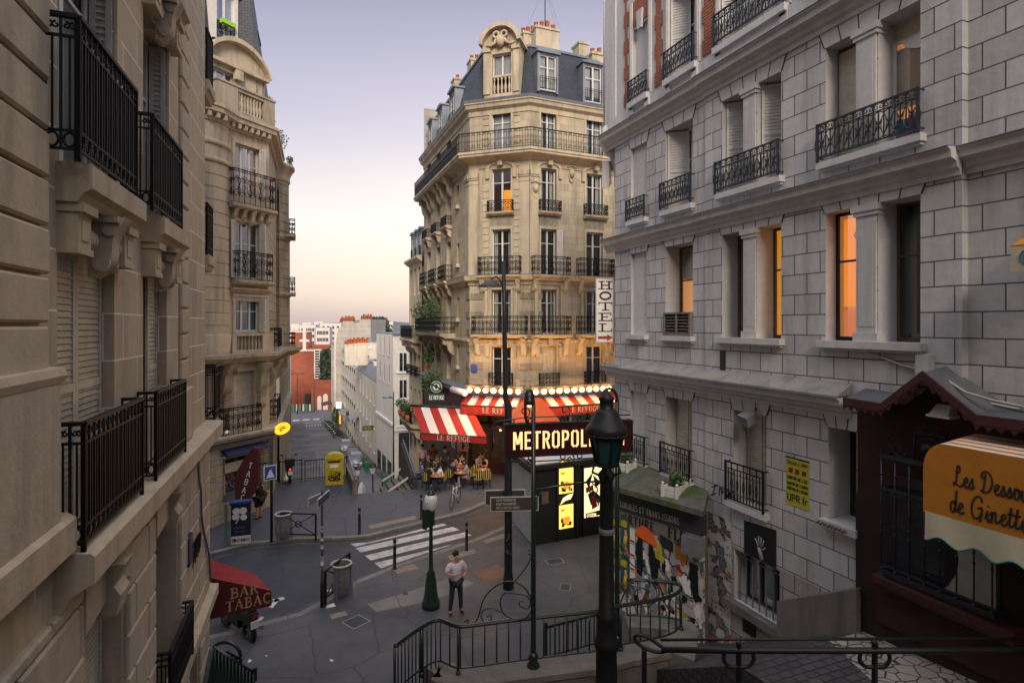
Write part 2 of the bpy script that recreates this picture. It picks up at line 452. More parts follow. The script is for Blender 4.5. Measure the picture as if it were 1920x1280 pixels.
def spiral(cx,cz,r0,turns,a0,n=0.0,sgn=1,r1=None,k=14,plane='s'):
 r1=r0*.18 if r1 is None else r1;pts=[]
 for i in range(k+1):
  u=i/k;r=r0+(r1-r0)*u;a=a0+sgn*2*PI*turns*u
  pts.append((cx+r*math.cos(a),n,cz+r*math.sin(a))if plane=='s' else(n,cx+r*math.cos(a),cz+r*math.sin(a)))
 return pts
def ell(cx,cz,rx,rz,n,k=12):return[(cx+rx*math.cos(2*PI*i/k),n,cz+rz*math.sin(2*PI*i/k))for i in range(k)]
def guard_lattice(fr,s0,s1,z0,h,n,parent,mat='iron_blue',ret=True,det=True):
 b=MB(fr);z1=z0+h
 b.box(s0-.02,s1+.02,n-.022,n+.022,z1-.03,z1).box(s0,s1,n-.012,n+.012,z0+.03,z0+.055).box(s0,s1,n-.01,n+.01,z1-.17,z1-.15)
 b.box(s0-.022,s0+.022,n-.02,n+.02,z0-.03,z1+.01).box(s1-.022,s1+.022,n-.02,n+.02,z0-.03,z1+.01)
 m=max(2,round((s1-s0)/.19));w=(s1-s0)/m
 for k in range(m):
  c=s0+w*(k+.5)
  if k:b.bar((s0+w*k,n,z0+.03),(s0+w*k,n,z1-.02),.018)
  b.bar((c,n,z0+.03),(c,n,z1-.16),.018)
  if det:
   b.tube(ell(c,(z0+.055+z1-.17)/2,w*.78,(h-.225)/2,n,12),.011,4,True)
   b.tube(spiral(c-w*.22,z1-.09,.05,1.1,PI/2,n,1),.010,4);b.tube(spiral(c+w*.22,z1-.09,.05,1.1,PI/2,n,-1),.010,4)
   b.bar((c-w*.3,n,z0+.2),(c+w*.3,n,z0+h*.55),.018);b.bar((c+w*.3,n,z0+.2),(c-w*.3,n,z0+h*.55),.018)
  else:b.tube(ell(c,(z0+z1)/2-.05,w*.7,h*.3,n,8),.009,4,True)
 if ret and n>.04:
  for s in(s0,s1):
   for z in(z1-.02,z0+.05):b.bar((s,0,z),(s,n,z),.022)
 return b.build('balcony_rail',M[mat],parent)
def guard_scroll(fr,s0,s1,z0,h,n,parent,mat='iron',pitch=.42,ret=True,name='balcony_rail',r=.015):
 b=MB(fr);z1=z0+h
 def panel(pt,L):
  m=max(1,round(L/pitch));w=L/m
  for q in(z1-.02,z1-.13,z0+.05):b.bar(pt(0,q),pt(L,q),.03 if q==z1-.02 else .018)
  for k in range(m+1):b.bar(pt(w*k,z0),pt(w*k,z1),.02)
  for k in range(m):
   c=w*(k+.5);zc=(z0+z1)/2-.03
   b.bar(pt(c,z0+.05),pt(c,z1-.13),.013)
   for sg in(-1,1):
    ra=min(w*.24,h*.18)
    for(cz,a0,dr)in((zc+h*.19,-PI/2,sg),(zc-h*.19,PI/2,-sg)):
     b.tube([pt(x,z)for x,_,z in spiral(c+sg*w*.24,cz,ra,1.3,a0,0,dr,k=11)],r,4)
    b.tube([pt(c+sg*w*.07*(k2%3),zc+(k2-3)*h*.09)for k2 in range(7)],r*.9,4)
   for j in range(3):
    b.tube([pt(x,z)for x,_,z in ell(w*k+w*(j+.5)/3,z1-.075,w*.10,.035,0,7)],r*.8,4,True)
 panel(lambda s,z:(s0+s,n,z),s1-s0)
 if ret:
  for s in(s0,s1):panel(lambda q,z,s=s:(s,q,z),n)
 return b.build(name,M[mat],parent)
def guard_bars(fr,s0,s1,z0,h,n,parent,mat='iron',pitch=.13):
 """left house: close upright bars, band of scrolls above, rings below, returns to the wall"""
 b=MB(fr);z1=z0+h
 def panel(pt,L,ends=True):
  b.bar(pt(0,z1),pt(L,z1),.05,.035)
  for q in(z1-.17,z0+.17,z0+.02):b.bar(pt(0,q),pt(L,q),.022)
  m=max(1,round(L/pitch));w=L/m
  for k in range(m+1):
   b.bar(pt(w*k,z0+(0.02 if 0<k<m else-.06)),pt(w*k,z1),.02 if 0<k<m else .036)
  for k in range(m):
   c=w*(k+.5)
   b.bar(pt(c,z0+.17),pt(c,z1-.17),.014)
   b.tube([pt(x,z)for x,_,z in ell(c,z0+.095,w*.36,.06,0,8)],.011,4,True)
   for sg in(-1,1):
    b.tube([pt(x,z)for x,_,z in spiral(c+sg*w*.2,z1-.085,w*.26,1.1,PI/2,0,sg,k=8)],.009,4)
   b.ball(pt(c,z1-.17),.016,5,4);b.ball(pt(c,z0+.17),.016,5,4)
 panel(lambda s,z:(s0+s,n,z),s1-s0)
 panel(lambda q,z:(s0,q,z),n);panel(lambda q,z:(s1,q,z),n)
 return b.build('balcony_rail',M[mat],parent)
def console(b,s,w,zt,hgt,dep):
 """scroll bracket under a slab, centred on s; top at zt"""
 pts=[]
 k=14
 for i in range(k+1):
  u=i/k
  n=dep*(1-u)**.8*(.86+.16*math.cos(u*PI*2.2))+.05+.10*math.sin(PI*u)*u
  pts.append((n,zt-hgt*u))
 pts=[(0,zt-hgt)]+[(0,zt)]+pts
 b.prof(s-w/2,s+w/2,pts)
 def ring(cn,cz,r):
  for sg in(-1,1):
   c=s+sg*(w/2+.006)
   b.prof(min(s+sg*w/2,s+sg*(w/2+.022)),max(s+sg*w/2,s+sg*(w/2+.022)),[(cn+r*math.cos(2*PI*i/12),cz+r*math.sin(2*PI*i/12))for i in range(12)])
 ring(dep*.72,zt-hgt*.22,min(dep*.24,hgt*.2));ring(.12,zt-hgt*.78,min(.1,hgt*.13))
def cornice(fr,s0,s1,zt,dep,hgt,parent,mat,cap=None,name='cornice'):
 b=MB(fr);h=hgt
 pr=[(-.02,zt-h),(.05,zt-h),(.06,zt-h*.8),(dep*.35,zt-h*.7),(dep*.4,zt-h*.5),(dep*.8,zt-h*.38),(dep*.85,zt-h*.12),(dep,zt-h*.05),(dep,zt-.0),(-.02,zt+.03)]
 b.prof(s0,s1,pr);o=b.build(name,M[mat],parent)
 if cap:
  c=MB(fr);c.prof(s0,s1,[(-.01,zt+.035),(dep+.02,zt+.004),(dep+.02,zt+.018),(-.01,zt+.055)]);c.build('flashing',M[cap],o)
 return o
def baluster_row(b,s0,s1,z0,z1,n,cnt,r=.07):
 h=z1-z0
 for k in range(cnt):
  s=s0+(s1-s0)*(k+.5)/cnt
  b.lathe([(r*.8,0),(r*.8,h*.08),(r*.45,h*.12),(r*.95,h*.3),(r*.9,h*.42),(r*.42,h*.68),(r*.5,h*.82),(r*.8,h*.9),(r*.8,h)],(s,n,z0),8)
def keyed_head(b,s0,s1,z1,n,hgt=.42,cnt=3,pr=.012):
 """flat arch stones over an opening as thin proud wedges"""
 w=(s1-s0)
 xs0=[s0-.02+(w+.04)*k/cnt for k in range(cnt+1)];xs1=[s0-.16+(w+.32)*k/cnt for k in range(cnt+1)]
 for k in range(cnt):
  g=.008
  b.prism([(xs0[k]+g,z1),(xs0[k+1]-g,z1),(xs1[k+1]-g,z1+hgt),(xs1[k]+g,z1+hgt)],n,n+pr+.002*(k%2))
 b.cur=1;e=.011
 for k in range(cnt+1):b.prism([(xs0[k]-e,z1),(xs0[k]+e,z1),(xs1[k]+e,z1+hgt),(xs1[k]-e,z1+hgt)],n,n+pr+.005)
 b.prism([(xs1[0]-e,z1+hgt-e),(xs1[-1]+e,z1+hgt-e),(xs1[-1]+e,z1+hgt+e),(xs1[0]-e,z1+hgt+e)],n,n+pr+.007);b.cur=0
def leaves(c,rad,cnt,size,parent=None,mat='plant',name='foliage',flat=1.0,world=True):
 b=MB()
 for _ in range(cnt):
  v=Vector((random.gauss(0,1),random.gauss(0,1),random.gauss(0,1)));v.normalize();v*=rad*random.random()**.45
  p_=Vector(c)+Vector((v.x,v.y,v.z*flat));s=size*random.uniform(.6,1.3)
  a=Vector((random.gauss(0,1),random.gauss(0,1),random.gauss(0,1))).normalized();e=a.orthogonal().normalized()
  i=[b.raw(p_-a*s),b.raw(p_+e*s*.45),b.raw(p_+a*s),b.raw(p_-e*s*.45)];b.face(i)
 return b.build(name,M[mat],parent,world=world)
# ---------------------------------------------------------------- lettering (stroke glyphs, built as thin strips)
def arc(cx,cy,rx,ry,a0,a1,k=9):return[(cx+rx*math.cos(math.radians(a0+(a1-a0)*i/k)),cy+ry*math.sin(math.radians(a0+(a1-a0)*i/k)))for i in range(k+1)]
H_,T_=1.0,.35
GL={}
def gl(ch,w,*st):GL[ch]=(w,st)
def sf(x,y,w=.13):return([(x-w,y),(x+w,y)],T_)
gl('L',.62,([(.16,0),(.16,1)],H_),sf(.16,.97),([(.02,.03),(.6,.03)],T_),([(.58,0),(.58,.24)],T_))
gl('E',.66,([(.16,0),(.16,1)],H_),([(.02,.03),(.6,.03)],T_),([(.02,.97),(.58,.97)],T_),([(.16,.52),(.46,.52)],T_),([(.6,0),(.6,.22)],T_),([(.57,.8),(.57,1)],T_),([(.46,.42),(.46,.62)],T_))
gl('F',.62,([(.16,0),(.16,1)],H_),sf(.16,.03),([(.02,.97),(.58,.97)],T_),([(.16,.52),(.44,.52)],T_),([(.57,.8),(.57,1)],T_),([(.44,.42),(.44,.62)],T_))
gl('R',.74,([(.16,0),(.16,1)],H_),sf(.16,.03),sf(.12,.97,.1),([(.14,.97),(.36,.97)]+arc(.36,.74,.2,.23,90,-90)+[(.16,.51)],.7),([(.36,.5),(.62,.03),(.72,.03)],.8))
gl('B',.68,([(.16,0),(.16,1)],H_),([(.02,.97),(.34,.97)]+arc(.34,.75,.18,.22,90,-90)+[(.16,.53)],.7),([(.16,.53),(.36,.53)]+arc(.36,.28,.22,.25,90,-90)+[(.02,.03)],.8))
gl('U',.78,([(.17,1),(.17,.3)],H_),(arc(.4,.3,.23,.28,180,360)+[(.63,1)],.55),sf(.17,.97),sf(.63,.97))
gl('G',.76,(arc(.4,.5,.3,.48,45,330),.75),([(.66,.42),(.66,.1)],H_),([(.52,.42),(.76,.42)],T_),([(.63,.75),(.63,1)],T_))
gl('C',.70,(arc(.4,.5,.3,.48,45,318),.8),([(.63,.75),(.63,1)],T_))
gl('A',.76,([(.08,.03),(.37,1)],.5),([(.35,1),(.64,.03)],H_),([(.2,.35),(.52,.35)],T_),sf(.1,.03,.1),sf(.64,.03))
gl('T',.70,([(.34,0),(.34,1)],H_),([(.02,.97),(.66,.97)],T_),([(.03,.78),(.03,1)],T_),([(.65,.78),(.65,1)],T_),sf(.34,.03))
gl('O',.80,(arc(.4,.5,.32,.47,0,360,16),.8))
gl('H',.80,([(.17,0),(.17,1)],H_),([(.63,0),(.63,1)],H_),([(.17,.5),(.63,.5)],T_),sf(.17,.03,.15),sf(.17,.97,.15),sf(.63,.03,.15),sf(.63,.97,.15))
gl('S',.62,(arc(.32,.74,.22,.24,30,240)+arc(.3,.26,.24,.26,75,-150),.7))
gl('K',.74,([(.16,0),(.16,1)],H_),([(.6,1),(.18,.45)],T_),([(.3,.58),(.64,.03)],H_),sf(.16,.03),sf(.16,.97))
gl('I',.34,([(.17,0),(.17,1)],H_),sf(.17,.03),sf(.17,.97))
gl('N',.80,([(.16,0),(.16,1)],.5),([(.16,1),(.64,0)],H_),([(.64,0),(.64,1)],.5))
gl(' ',.4)
GS={}
def gs(ch,w,*st):GS[ch]=(w,st)
gs('A',.66,([(.04,0),(.32,1),(.6,0)],1),([(.14,.33),(.5,.33)],1));gs('B',.62,([(.1,0),(.1,1),(.34,1)]+arc(.34,.76,.2,.24,90,-90)+[(.1,.52)],1),([(.3,.52)]+arc(.36,.26,.21,.26,90,-90)+[(.1,0)],1))
gs('C',.64,(arc(.36,.5,.28,.5,50,310),1));gs('D',.66,([(.1,0),(.1,1),(.3,1)]+arc(.3,.5,.29,.5,90,-90)+[(.1,0)],1));gs('E',.58,([(.54,0),(.1,0),(.1,1),(.54,1)],1),([(.1,.52),(.48,.52)],1))
gs('F',.55,([(.1,0),(.1,1),(.54,1)],1),([(.1,.52),(.46,.52)],1));gs('G',.68,(arc(.36,.5,.28,.5,50,300),1),([(.4,.45),(.62,.45),(.62,.08)],1));gs('H',.66,([(.1,0),(.1,1)],1),([(.56,0),(.56,1)],1),([(.1,.52),(.56,.52)],1))
gs('I',.24,([(.12,0),(.12,1)],1));gs('K',.62,([(.1,0),(.1,1)],1),([(.56,1),(.12,.45)],1),([(.25,.6),(.58,0)],1));gs('L',.52,([(.1,1),(.1,0),(.5,0)],1));gs('M',.78,([(.1,0),(.1,1),(.39,.3),(.68,1),(.68,0)],1));gs('N',.68,([(.1,0),(.1,1),(.58,0),(.58,1)],1))
gs('O',.72,(arc(.36,.5,.28,.5,0,360,16),1));gs('P',.6,([(.1,0),(.1,1),(.32,1)]+arc(.32,.73,.22,.27,90,-90)+[(.1,.46)],1));gs('R',.64,([(.1,0),(.1,1),(.32,1)]+arc(.32,.74,.21,.26,90,-90)+[(.1,.48)],1),([(.32,.48),(.58,0)],1));gs('S',.6,(arc(.31,.75,.22,.25,30,260)+arc(.29,.25,.24,.26,80,-150),1))
gs('T',.58,([(.29,0),(.29,1)],1),([(.02,1),(.56,1)],1));gs('U',.66,([(.1,1),(.1,.3)]+arc(.33,.3,.23,.3,180,360)+[(.56,1)],1));gs('X',.6,([(.04,0),(.56,1)],1),([(.04,1),(.56,0)],1));gs('Y',.6,([(.04,1),(.3,.5),(.56,1)],1),([(.3,.5),(.3,0)],1));gs('Z',.6,([(.04,1),(.56,1),(.04,0),(.56,0)],1));gs('V',.6,([(.04,1),(.3,0),(.56,1)],1));gs('Q',.72,(arc(.36,.5,.28,.5,0,360,16),1),([(.45,.2),(.66,-.04)],1));gs('W',.84,([(.03,1),(.22,0),(.42,.8),(.62,0),(.8,1)],1))
gs("'",.2,([(.1,1),(.08,.75)],1));gs('.',.2,([(.1,0),(.1,.06)],1));gs(' ',.32);gs('!',.24,([(.12,1),(.12,.3)],1),([(.12,.05),(.12,0)],1));gs('3',.55,(arc(.26,.75,.2,.25,140,-80)+arc(.26,.26,.23,.26,80,-140),1));gs('6',.58,(arc(.3,.28,.22,.28,0,360,12),1),([(.09,.35),(.2,.8),(.44,1)],1));gs('f',.36,(arc(.34,.8,.16,.2,80,180,4)+[(.18,0)],1),([(.04,.62),(.36,.62)],1));gs('r',.36,([(.1,0),(.1,.66)],1),([(.1,.45)]+arc(.27,.45,.17,.2,170,70,4),1));gs('i',.2,([(.1,0),(.1,.66)],1),([(.1,.88),(.1,.94)],1))
GC={}
def sp(pts,k=5):
 out=[];q=[pts[0]]+list(pts)+[pts[-1]]
 for i in range(1,len(q)-2):
  for j in range(k):
   t=j/k;a,b_,c,d=q[i-1],q[i],q[i+1],q[i+2]
   out.append(tuple(.5*((2*b_[m])+(-a[m]+c[m])*t+(2*a[m]-5*b_[m]+4*c[m]-d[m])*t*t+(-a[m]+3*b_[m]-3*c[m]+d[m])*t**3)for m in(0,1)))
 out.append(pts[-1]);return out
def gc(ch,w,*st):GC[ch]=(w,tuple((sp(s),1)for s in st))
gc('L',.66,[(.22,.72),(.3,.62),(.46,.8),(.42,1.0),(.3,.92),(.26,.5),(.2,.12),(.06,.02),(.1,.14),(.3,.06),(.5,0),(.68,.14)])
gc('e',.38,[(0,.16),(.2,.26),(.3,.42),(.22,.5),(.1,.36),(.1,.12),(.2,0),(.38,.12)])
gc('s',.36,[(0,.1),(.14,.36),(.2,.5),(.24,.3),(.26,.12),(.14,0),(.04,.08),(.2,.04),(.36,.14)])
gc('D',.82,[(.34,.9),(.28,.5),(.2,.1),(.08,.06),(.2,.0),(.5,.06),(.72,.4),(.66,.84),(.4,1.0),(.14,.9),(.1,.7),(.22,.66)])
gc('o',.42,[(.02,.2),(.12,.46),(.22,.5),(.08,.36),(.1,.08),(.24,.02),(.34,.24),(.26,.48),(.42,.4)])
gc('u',.44,[(0,.2),(.1,.48),(.08,.14),(.18,0),(.32,.3),(.34,.48),(.32,.12),(.44,.1)])
gc('d',.46,[(.32,.4),(.22,.5),(.08,.36),(.08,.08),(.2,0),(.32,.24),(.42,1.02),(.34,.14),(.46,.1)])
gc('G',.84,[(.66,.78),(.6,.98),(.36,.98),(.12,.6),(.14,.12),(.36,0),(.58,.2),(.66,.5),(.44,.46),(.66,.5),(.58,.0),(.5,-.1)])
gc('i',.26,[(0,.12),(.12,.46),(.1,.1),(.18,.0),(.26,.12)],[(.15,.66),(.17,.7)])
gc('n',.48,[(0,.3),(.08,.46),(.06,0),(.1,.3),(.24,.5),(.28,.3),(.28,.04),(.48,.14)])
gc('t',.32,[(0,.12),(.16,.5),(.2,.86),(.12,.3),(.14,.04),(.32,.12)],[(.02,.56),(.34,.6)])
gc(' ',.32)
def text(b,s,font,pt,size,weight=.12,track=.04,lift=.0,sx=1.0,thin_n=None):
 """pt(x, y) -> local coordinates; returns width"""
 x=0;o_=Vector(b.fr(*pt(0,0)));nv=(Vector(b.fr(*pt(1,0)))-o_).cross(Vector(b.fr(*pt(0,1)))-o_).normalized();cnt=0
 for ch in s:
  if ch not in font:ch=ch.upper()
  w,st=font.get(ch,font[' '])
  for pl,hv in st:
   wd=weight*hv*size
   P2=[Vector(((x+q[0]*sx)*size,q[1]*size))for q in pl]
   for k,(a,c)in enumerate(zip(P2,P2[1:])):
    d=c-a
    if d.length<1e-6:continue
    d.normalize();nn=Vector((-d.y,d.x))*wd*.5
    e=d*wd*.22 if len(P2)>2 else d*0
    a2,c2=a-e,c+e
    cnt+=1;lf=nv*(.0005*(cnt%7))
    b.face([b.raw(Vector(b.fr(*pt(*q)))+lf)for q in(a2-nn,c2-nn,c2+nn,a2+nn)])
  x+=(w*sx+track)
 return x*size
def text_w(s,font,size,track=.04,sx=1.0):
 return sum(font.get(c,font.get(c.upper(),font[' ']))[0]*sx+track for c in s)*size
# ---------------------------------------------------------------- camera, sky, sun
cam=bpy.data.cameras.new('camera');co=bpy.data.objects.new('camera',cam);COL.objects.link(co)
cam.sensor_width=36;cam.lens=36*FL/1920;cam.shift_y=-(640-HY)/1920;cam.clip_end=3000;cam.clip_start=.1
co.location=(0,0,CZ);co.rotation_euler=(PI/2,0,-TH);sc.camera=co
sc.view_settings.view_transform='Standard';sc.view_settings.look='None';sc.view_settings.exposure=EXPO;sc.view_settings.gamma=1
sc.cycles.use_denoising=True
try:sc.cycles.denoiser='OPENIMAGEDENOISE'
except Exception:pass
sc.cycles.max_bounces=6;sc.cycles.diffuse_bounces=4;sc.cycles.glossy_bounces=3;sc.cycles.transparent_max_bounces=8
sc.cycles.sample_clamp_indirect=4
w=bpy.data.worlds.new('World');sc.world=w;w.use_nodes=True;nt=w.node_tree;bg=nt.nodes['Background']
SUN_EL,SUN_ROT=math.radians(9),math.radians(188)
sky=nt.nodes.new('ShaderNodeTexSky');sky.sky_type='NISHITA';sky.sun_disc=False;sky.sun_elevation=math.radians(4);sky.sun_rotation=math.radians(200);sky.air_density=1.2;sky.dust_density=2.5
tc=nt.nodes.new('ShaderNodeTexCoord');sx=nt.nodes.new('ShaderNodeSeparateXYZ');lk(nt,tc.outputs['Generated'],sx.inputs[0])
# dusk gradient over the real sky directions: cream near the horizon, lilac above, then an added bright zenith out of view as fill
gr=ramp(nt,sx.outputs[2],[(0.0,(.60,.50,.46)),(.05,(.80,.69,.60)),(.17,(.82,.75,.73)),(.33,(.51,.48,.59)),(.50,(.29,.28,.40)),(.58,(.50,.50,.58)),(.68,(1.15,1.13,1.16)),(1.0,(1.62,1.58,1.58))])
# brighter towards the afterglow, which sits a little east of the street's axis
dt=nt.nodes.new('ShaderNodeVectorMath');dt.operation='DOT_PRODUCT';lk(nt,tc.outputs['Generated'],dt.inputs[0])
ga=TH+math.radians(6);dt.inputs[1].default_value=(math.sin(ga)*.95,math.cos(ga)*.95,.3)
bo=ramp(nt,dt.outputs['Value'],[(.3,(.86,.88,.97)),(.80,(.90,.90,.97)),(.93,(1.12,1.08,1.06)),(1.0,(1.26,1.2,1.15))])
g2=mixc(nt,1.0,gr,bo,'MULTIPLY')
cl=nt.nodes.new('ShaderNodeTexNoise');cl.inputs['Scale'].default_value=2.2;cl.inputs['Detail'].default_value=3
mp=nt.nodes.new('ShaderNodeMapping');mp.inputs['Scale'].default_value=(1,1,5);lk(nt,tc.outputs['Generated'],mp.inputs[0]);lk(nt,mp.outputs[0],cl.inputs['Vector'])
g2=mixc(nt,1.0,g2,ramp(nt,cl.outputs[0],[(.3,(.97,.97,.98)),(.7,(1.03,1.02,1.02))]),'MULTIPLY')
sk=nt.nodes.new('ShaderNodeVectorMath');sk.operation='SCALE';lk(nt,sky.outputs[0],sk.inputs[0]);sk.inputs[3].default_value=.06
tot=nt.nodes.new('ShaderNodeVectorMath');tot.operation='ADD';lk(nt,sk.outputs[0],tot.inputs[0])
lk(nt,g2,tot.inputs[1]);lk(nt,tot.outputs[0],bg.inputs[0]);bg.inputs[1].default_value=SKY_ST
sl=bpy.data.lights.new('sun','SUN');sl.energy=SUN_E;sl.angle=math.radians(24);sl.color=(1,.85,.68)
so=bpy.data.objects.new('sun',sl);COL.objects.link(so)
az=math.radians(SUN_AZ);el=math.radians(SUN_EL_D)
dv=Vector((math.sin(az)*math.cos(el),math.cos(az)*math.cos(el),-math.sin(el)));so.rotation_euler=dv.to_track_quat('-Z','Y').to_euler();so.location=(0,-20,60)
# ---------------------------------------------------------------- ground
M['cobble_gutter']=stone('gutter_setts',(.085,.085,.09),.5,.2,.16,(.04,.04,.04),.012,1.0,warm=(1,1,1),var=.3,scale=2,rough=.6)
def zst(y):return-8.2-.0906*(y-60.5)if y<152 else-16.5-.02*(y-152)
def sheet(name,pts,mat,z=0.0,kind=True):
 b=MB();b.face([b.raw((x,y,z))for x,y in pts]);return struct(name,b,M[mat])if kind else b
FK=[(-14,20.6),G(390,1045)[:2],G(470,1024)[:2],G(560,1015)[:2],G(640,1014)[:2],G(690,1010)[:2],G(730,1000)[:2],G(790,985)[:2],G(870,965)[:2],G(910,948)[:2],G(960,925)[:2],(12.5,27.0),(24,27.4)]
NK=[(-14,16.4),G(385,1200)[:2],G(430,1190)[:2],G(560,1155)[:2],G(640,1112)[:2],(2.0,18.55),G(740,1065)[:2],G(890,1015)[:2],G(960,985)[:2],(12.5,24.4),(24,24.6)]
b=MB();b.face([b.raw((x,y,-19.5))for x,y in((-900,-200),(1200,-200),(1200,1600),(-900,1600))]);struct('ground',b,M['street'])
b=MB()
ids=[b.raw((x,y,-.02))for x,y in((-16,-30),(26,-30),(26,31.6),(5.95,31.6),(5.95,27.8),(2.95,28.1),(2.95,31.6),(-16,31.6))];b.face(ids)
for q in((2,3),(3,4),(4,5),(5,6)):
 (x0,y0,_),(x1,y1,_)=b.v[ids[q[0]]],b.v[ids[q[1]]]
 i=[b.raw((x0,y0,-.02)),b.raw((x1,y1,-.02)),b.raw((x1,y1,-12)),b.raw((x0,y0,-12))];b.face(i)
struct('terrace_base',b,M['concrete'])
b=MB();b.face([b.raw((x,y,0))for x,y in NK]+[b.raw((x,y,0))for x,y in FK[::-1]]);struct('road',b,M['road'])
# far pavement and terrace, near square: each a real step above the road
b=MB();KH=.11
top=[b.raw((x,y,KH))for x,y in FK]+[b.raw((x,y,KH))for x,y in((24,31.5),(5.95,31.5),(5.95,27.75),(2.95,28.05),(2.95,31.5),(-14,31.5))];b.face(top);struct('far_pavement',b,M['pave_blue'])
b=MB();b.face([b.raw((x,y,KH))for x,y in NK]+[b.raw((x,y,KH))for x,y in((24,12),(8,9),(8,-2),(-14,-2))]);struct('pavement',b,M['pave'])
for nm,pl,sgn in(('kerb',FK,1),('kerb',NK,-1)):
 b=MB();b.sweep(pl if sgn>0 else pl,[(0.0,-.01),(0.0,KH+.004),(-.22*sgn,KH+.004),(-.22*sgn,-.01)]);struct(nm,b,M['kerb'])
for pl,sg in((FK,1),(NK,-1)):
 b=MB();b.sweep(pl,[(.005*sg,.003),(.34*sg,.003),(.34*sg,.006),(.005*sg,.006)]);struct('gutter',b,M['cobble_gutter'])
# lower street and its pavements
def ribbon(name,x0f,x1f,ys,zf,mat,dz=0.0):
 b=MB();ii=[(b.raw((x0f(y),y,zf(y)+dz)),b.raw((x1f(y),y,zf(y)+dz)))for y in ys]
 for p,q in zip(ii,ii[1:]):b.face((p[0],p[1],q[1],q[0]))
 return struct(name,b,M[mat])
ys=[26,30,35,40,50,60.5,70,80,95,110,130,151.9,175,210,300,500]
LKX=lambda y:3.65;RKX=lambda y:9.35
ribbon('lower_street',lambda y:-1.5,lambda y:12.5,ys,zst,'street')
for nm,a,c in(('lower_pavement',lambda y:-1.5,LKX),('lower_pavement',RKX,lambda y:12.5)):
 b=MB();yy=[q for q in ys if q<=151.9]
 rows=[[b.raw((a(y),y,zst(y)-.1)),b.raw((a(y),y,zst(y)+.13)),b.raw((c(y),y,zst(y)+.13)),b.raw((c(y),y,zst(y)-.1))]for y in yy]
 for p,q in zip(rows,rows[1:]):
  for j in range(3):b.face((p[j],p[j+1],q[j+1],q[j]))
 b.face(rows[-1]);struct(nm,b,M['pave'])
ribbon('cross_street',lambda y:-60,lambda y:70,[153,172],lambda y:zst(y),'street',.03)
b=MB()
for k in range(9):b.quad(*[(x,y,zst(y)+.012)for x,y in((3.9+k*.62,140),(4.2+k*.62,140),(4.2+k*.62,143),(3.9+k*.62,143))])
struct('far_crossing_marking',b,M['paintline'])
b=MB()
for k in range(3):b.quad(*[(x,y,zst(y)+.04)for x,y in((1+k*2.5,156),(2.6+k*2.5,156),(2.8+k*2.5,158.5),(1.2+k*2.5,158.5))])
b.quad(*[(x,151.0-(.3 if x<6 else 0)+dy,zst(151)+.02)for x,dy in((3.8,0),(9,0),(9,.35),(3.8,.35))])
struct('far_stop_line',b,M['paintline'])
# zebra crossing: five bars read off the photograph on the road plane
b=MB()
for q in(((652,1016),(666,1024),(838,984),(825,978)),((667,1027),(676,1035),(862,993),(849,987)),((684,1041),(695,1050),(885,1003),(872,997)),((702,1055),(715,1065),(908,1015),(895,1009))):
 b.face([b.raw(G(x,y,.004))for x,y in q])
struct('zebra_crossing',b,M['paintline'])
b=MB()
for q in(((611,1106),(616,1109),(650,1101),(646,1096)),((510,1123),(515,1128),(535,1122),(531,1118)),((473,1172),(480,1172),(496,1156),(489,1155)),((504,1137),(511,1139),(525,1123),(517,1121))):
 b.face([b.raw(G(x,y,.004))for x,y in q])
struct('road_marking',b,M['paintline'])
b=MB()
for q in(((735,1066),(745,1075),(785,1065),(775,1057)),((838,1042),(845,1050),(895,1035),(888,1028)),((905,1013),(912,1018),(960,1003),(956,996)),((690,985),(695,991),(782,972),(778,966))):
 b.face([b.raw(G(x,y,KH+.004))for x,y in q])
struct('tactile_strip',b,M['tactile'])
b=MB();b.face([b.raw(G(x,y,KH+.004))for x,y in((689,1132),(706,1146),(810,1126),(890,1093),(858,1078),(800,1098))]);struct('paving_slab',b,M['kerb'])
b=MB();b.face([b.raw(G(x,y,KH+.004))for x,y in((617,1152),(622,1160),(652,1152),(647,1145))]);struct('paving_patch',b,M['tactile'])
# stair path on the right, climbing to the viewer
def zr(y):
 P_=[(-6,6.9),(0,5.6),(3.4,2.98),(5.4,2.72),(7.4,2.55),(8.9,1.66),(11.0,.42),(11.8,.115)]
 if y<=P_[0][0]:return P_[0][1]
 for(a,c),(e,f)in zip(P_,P_[1:]):
  if y<=e:return c+(f-c)*(y-a)/(e-a)
 return .11
M['cobble']=stone('cobble_setts',(.085,.084,.088),.3,.24,.17,(.035,.034,.033),.02,2.0,warm=(1,1,1),var=.3,scale=2,rough=.6)
b=MB();ys2=[-6,-3,0,1.5,3.4,4.4,5.4,6.4,7.4,8.15,8.9,9.6,10.3,11.0,11.8]
rows=[(b.raw((6.95 if y>5 else 2.0,y,zr(y))),b.raw((10.05,y,zr(y))))for y in ys2]
for p,q in zip(rows,rows[1:]):b.face((p[0],p[1],q[1],q[0]))
for p,q in zip(rows,rows[1:]):
 x0,y0,z0=b.v[p[0]];x1,y1,z1=b.v[q[0]];b.face([b.raw(t)for t in((x0,y0,z0),(x1,y1,z1),(x1,y1,-.1),(x0,y0,-.1))])
struct('cobbled_path',b,M['cobble'])
m,nt,bb=new_mat('crazy_paving');vo=nt.nodes.new('ShaderNodeTexVoronoi');vo.feature='DISTANCE_TO_EDGE';vo.inputs['Scale'].default_value=4.2
vc=nt.nodes.new('ShaderNodeTexVoronoi');vc.inputs['Scale'].default_value=4.2;tcc=nt.nodes.new('ShaderNodeTexCoord')
for v_ in(vo,vc):lk(nt,tcc.outputs['Object'],v_.inputs['Vector'])
c=mixc(nt,.4,(.36,.34,.30),ramp(nt,vc.outputs['Color'],[(.2,(.16,.14,.12)),(.8,(.5,.47,.42))]));c=mixc(nt,noise(nt,3),c,(.22,.2,.17))
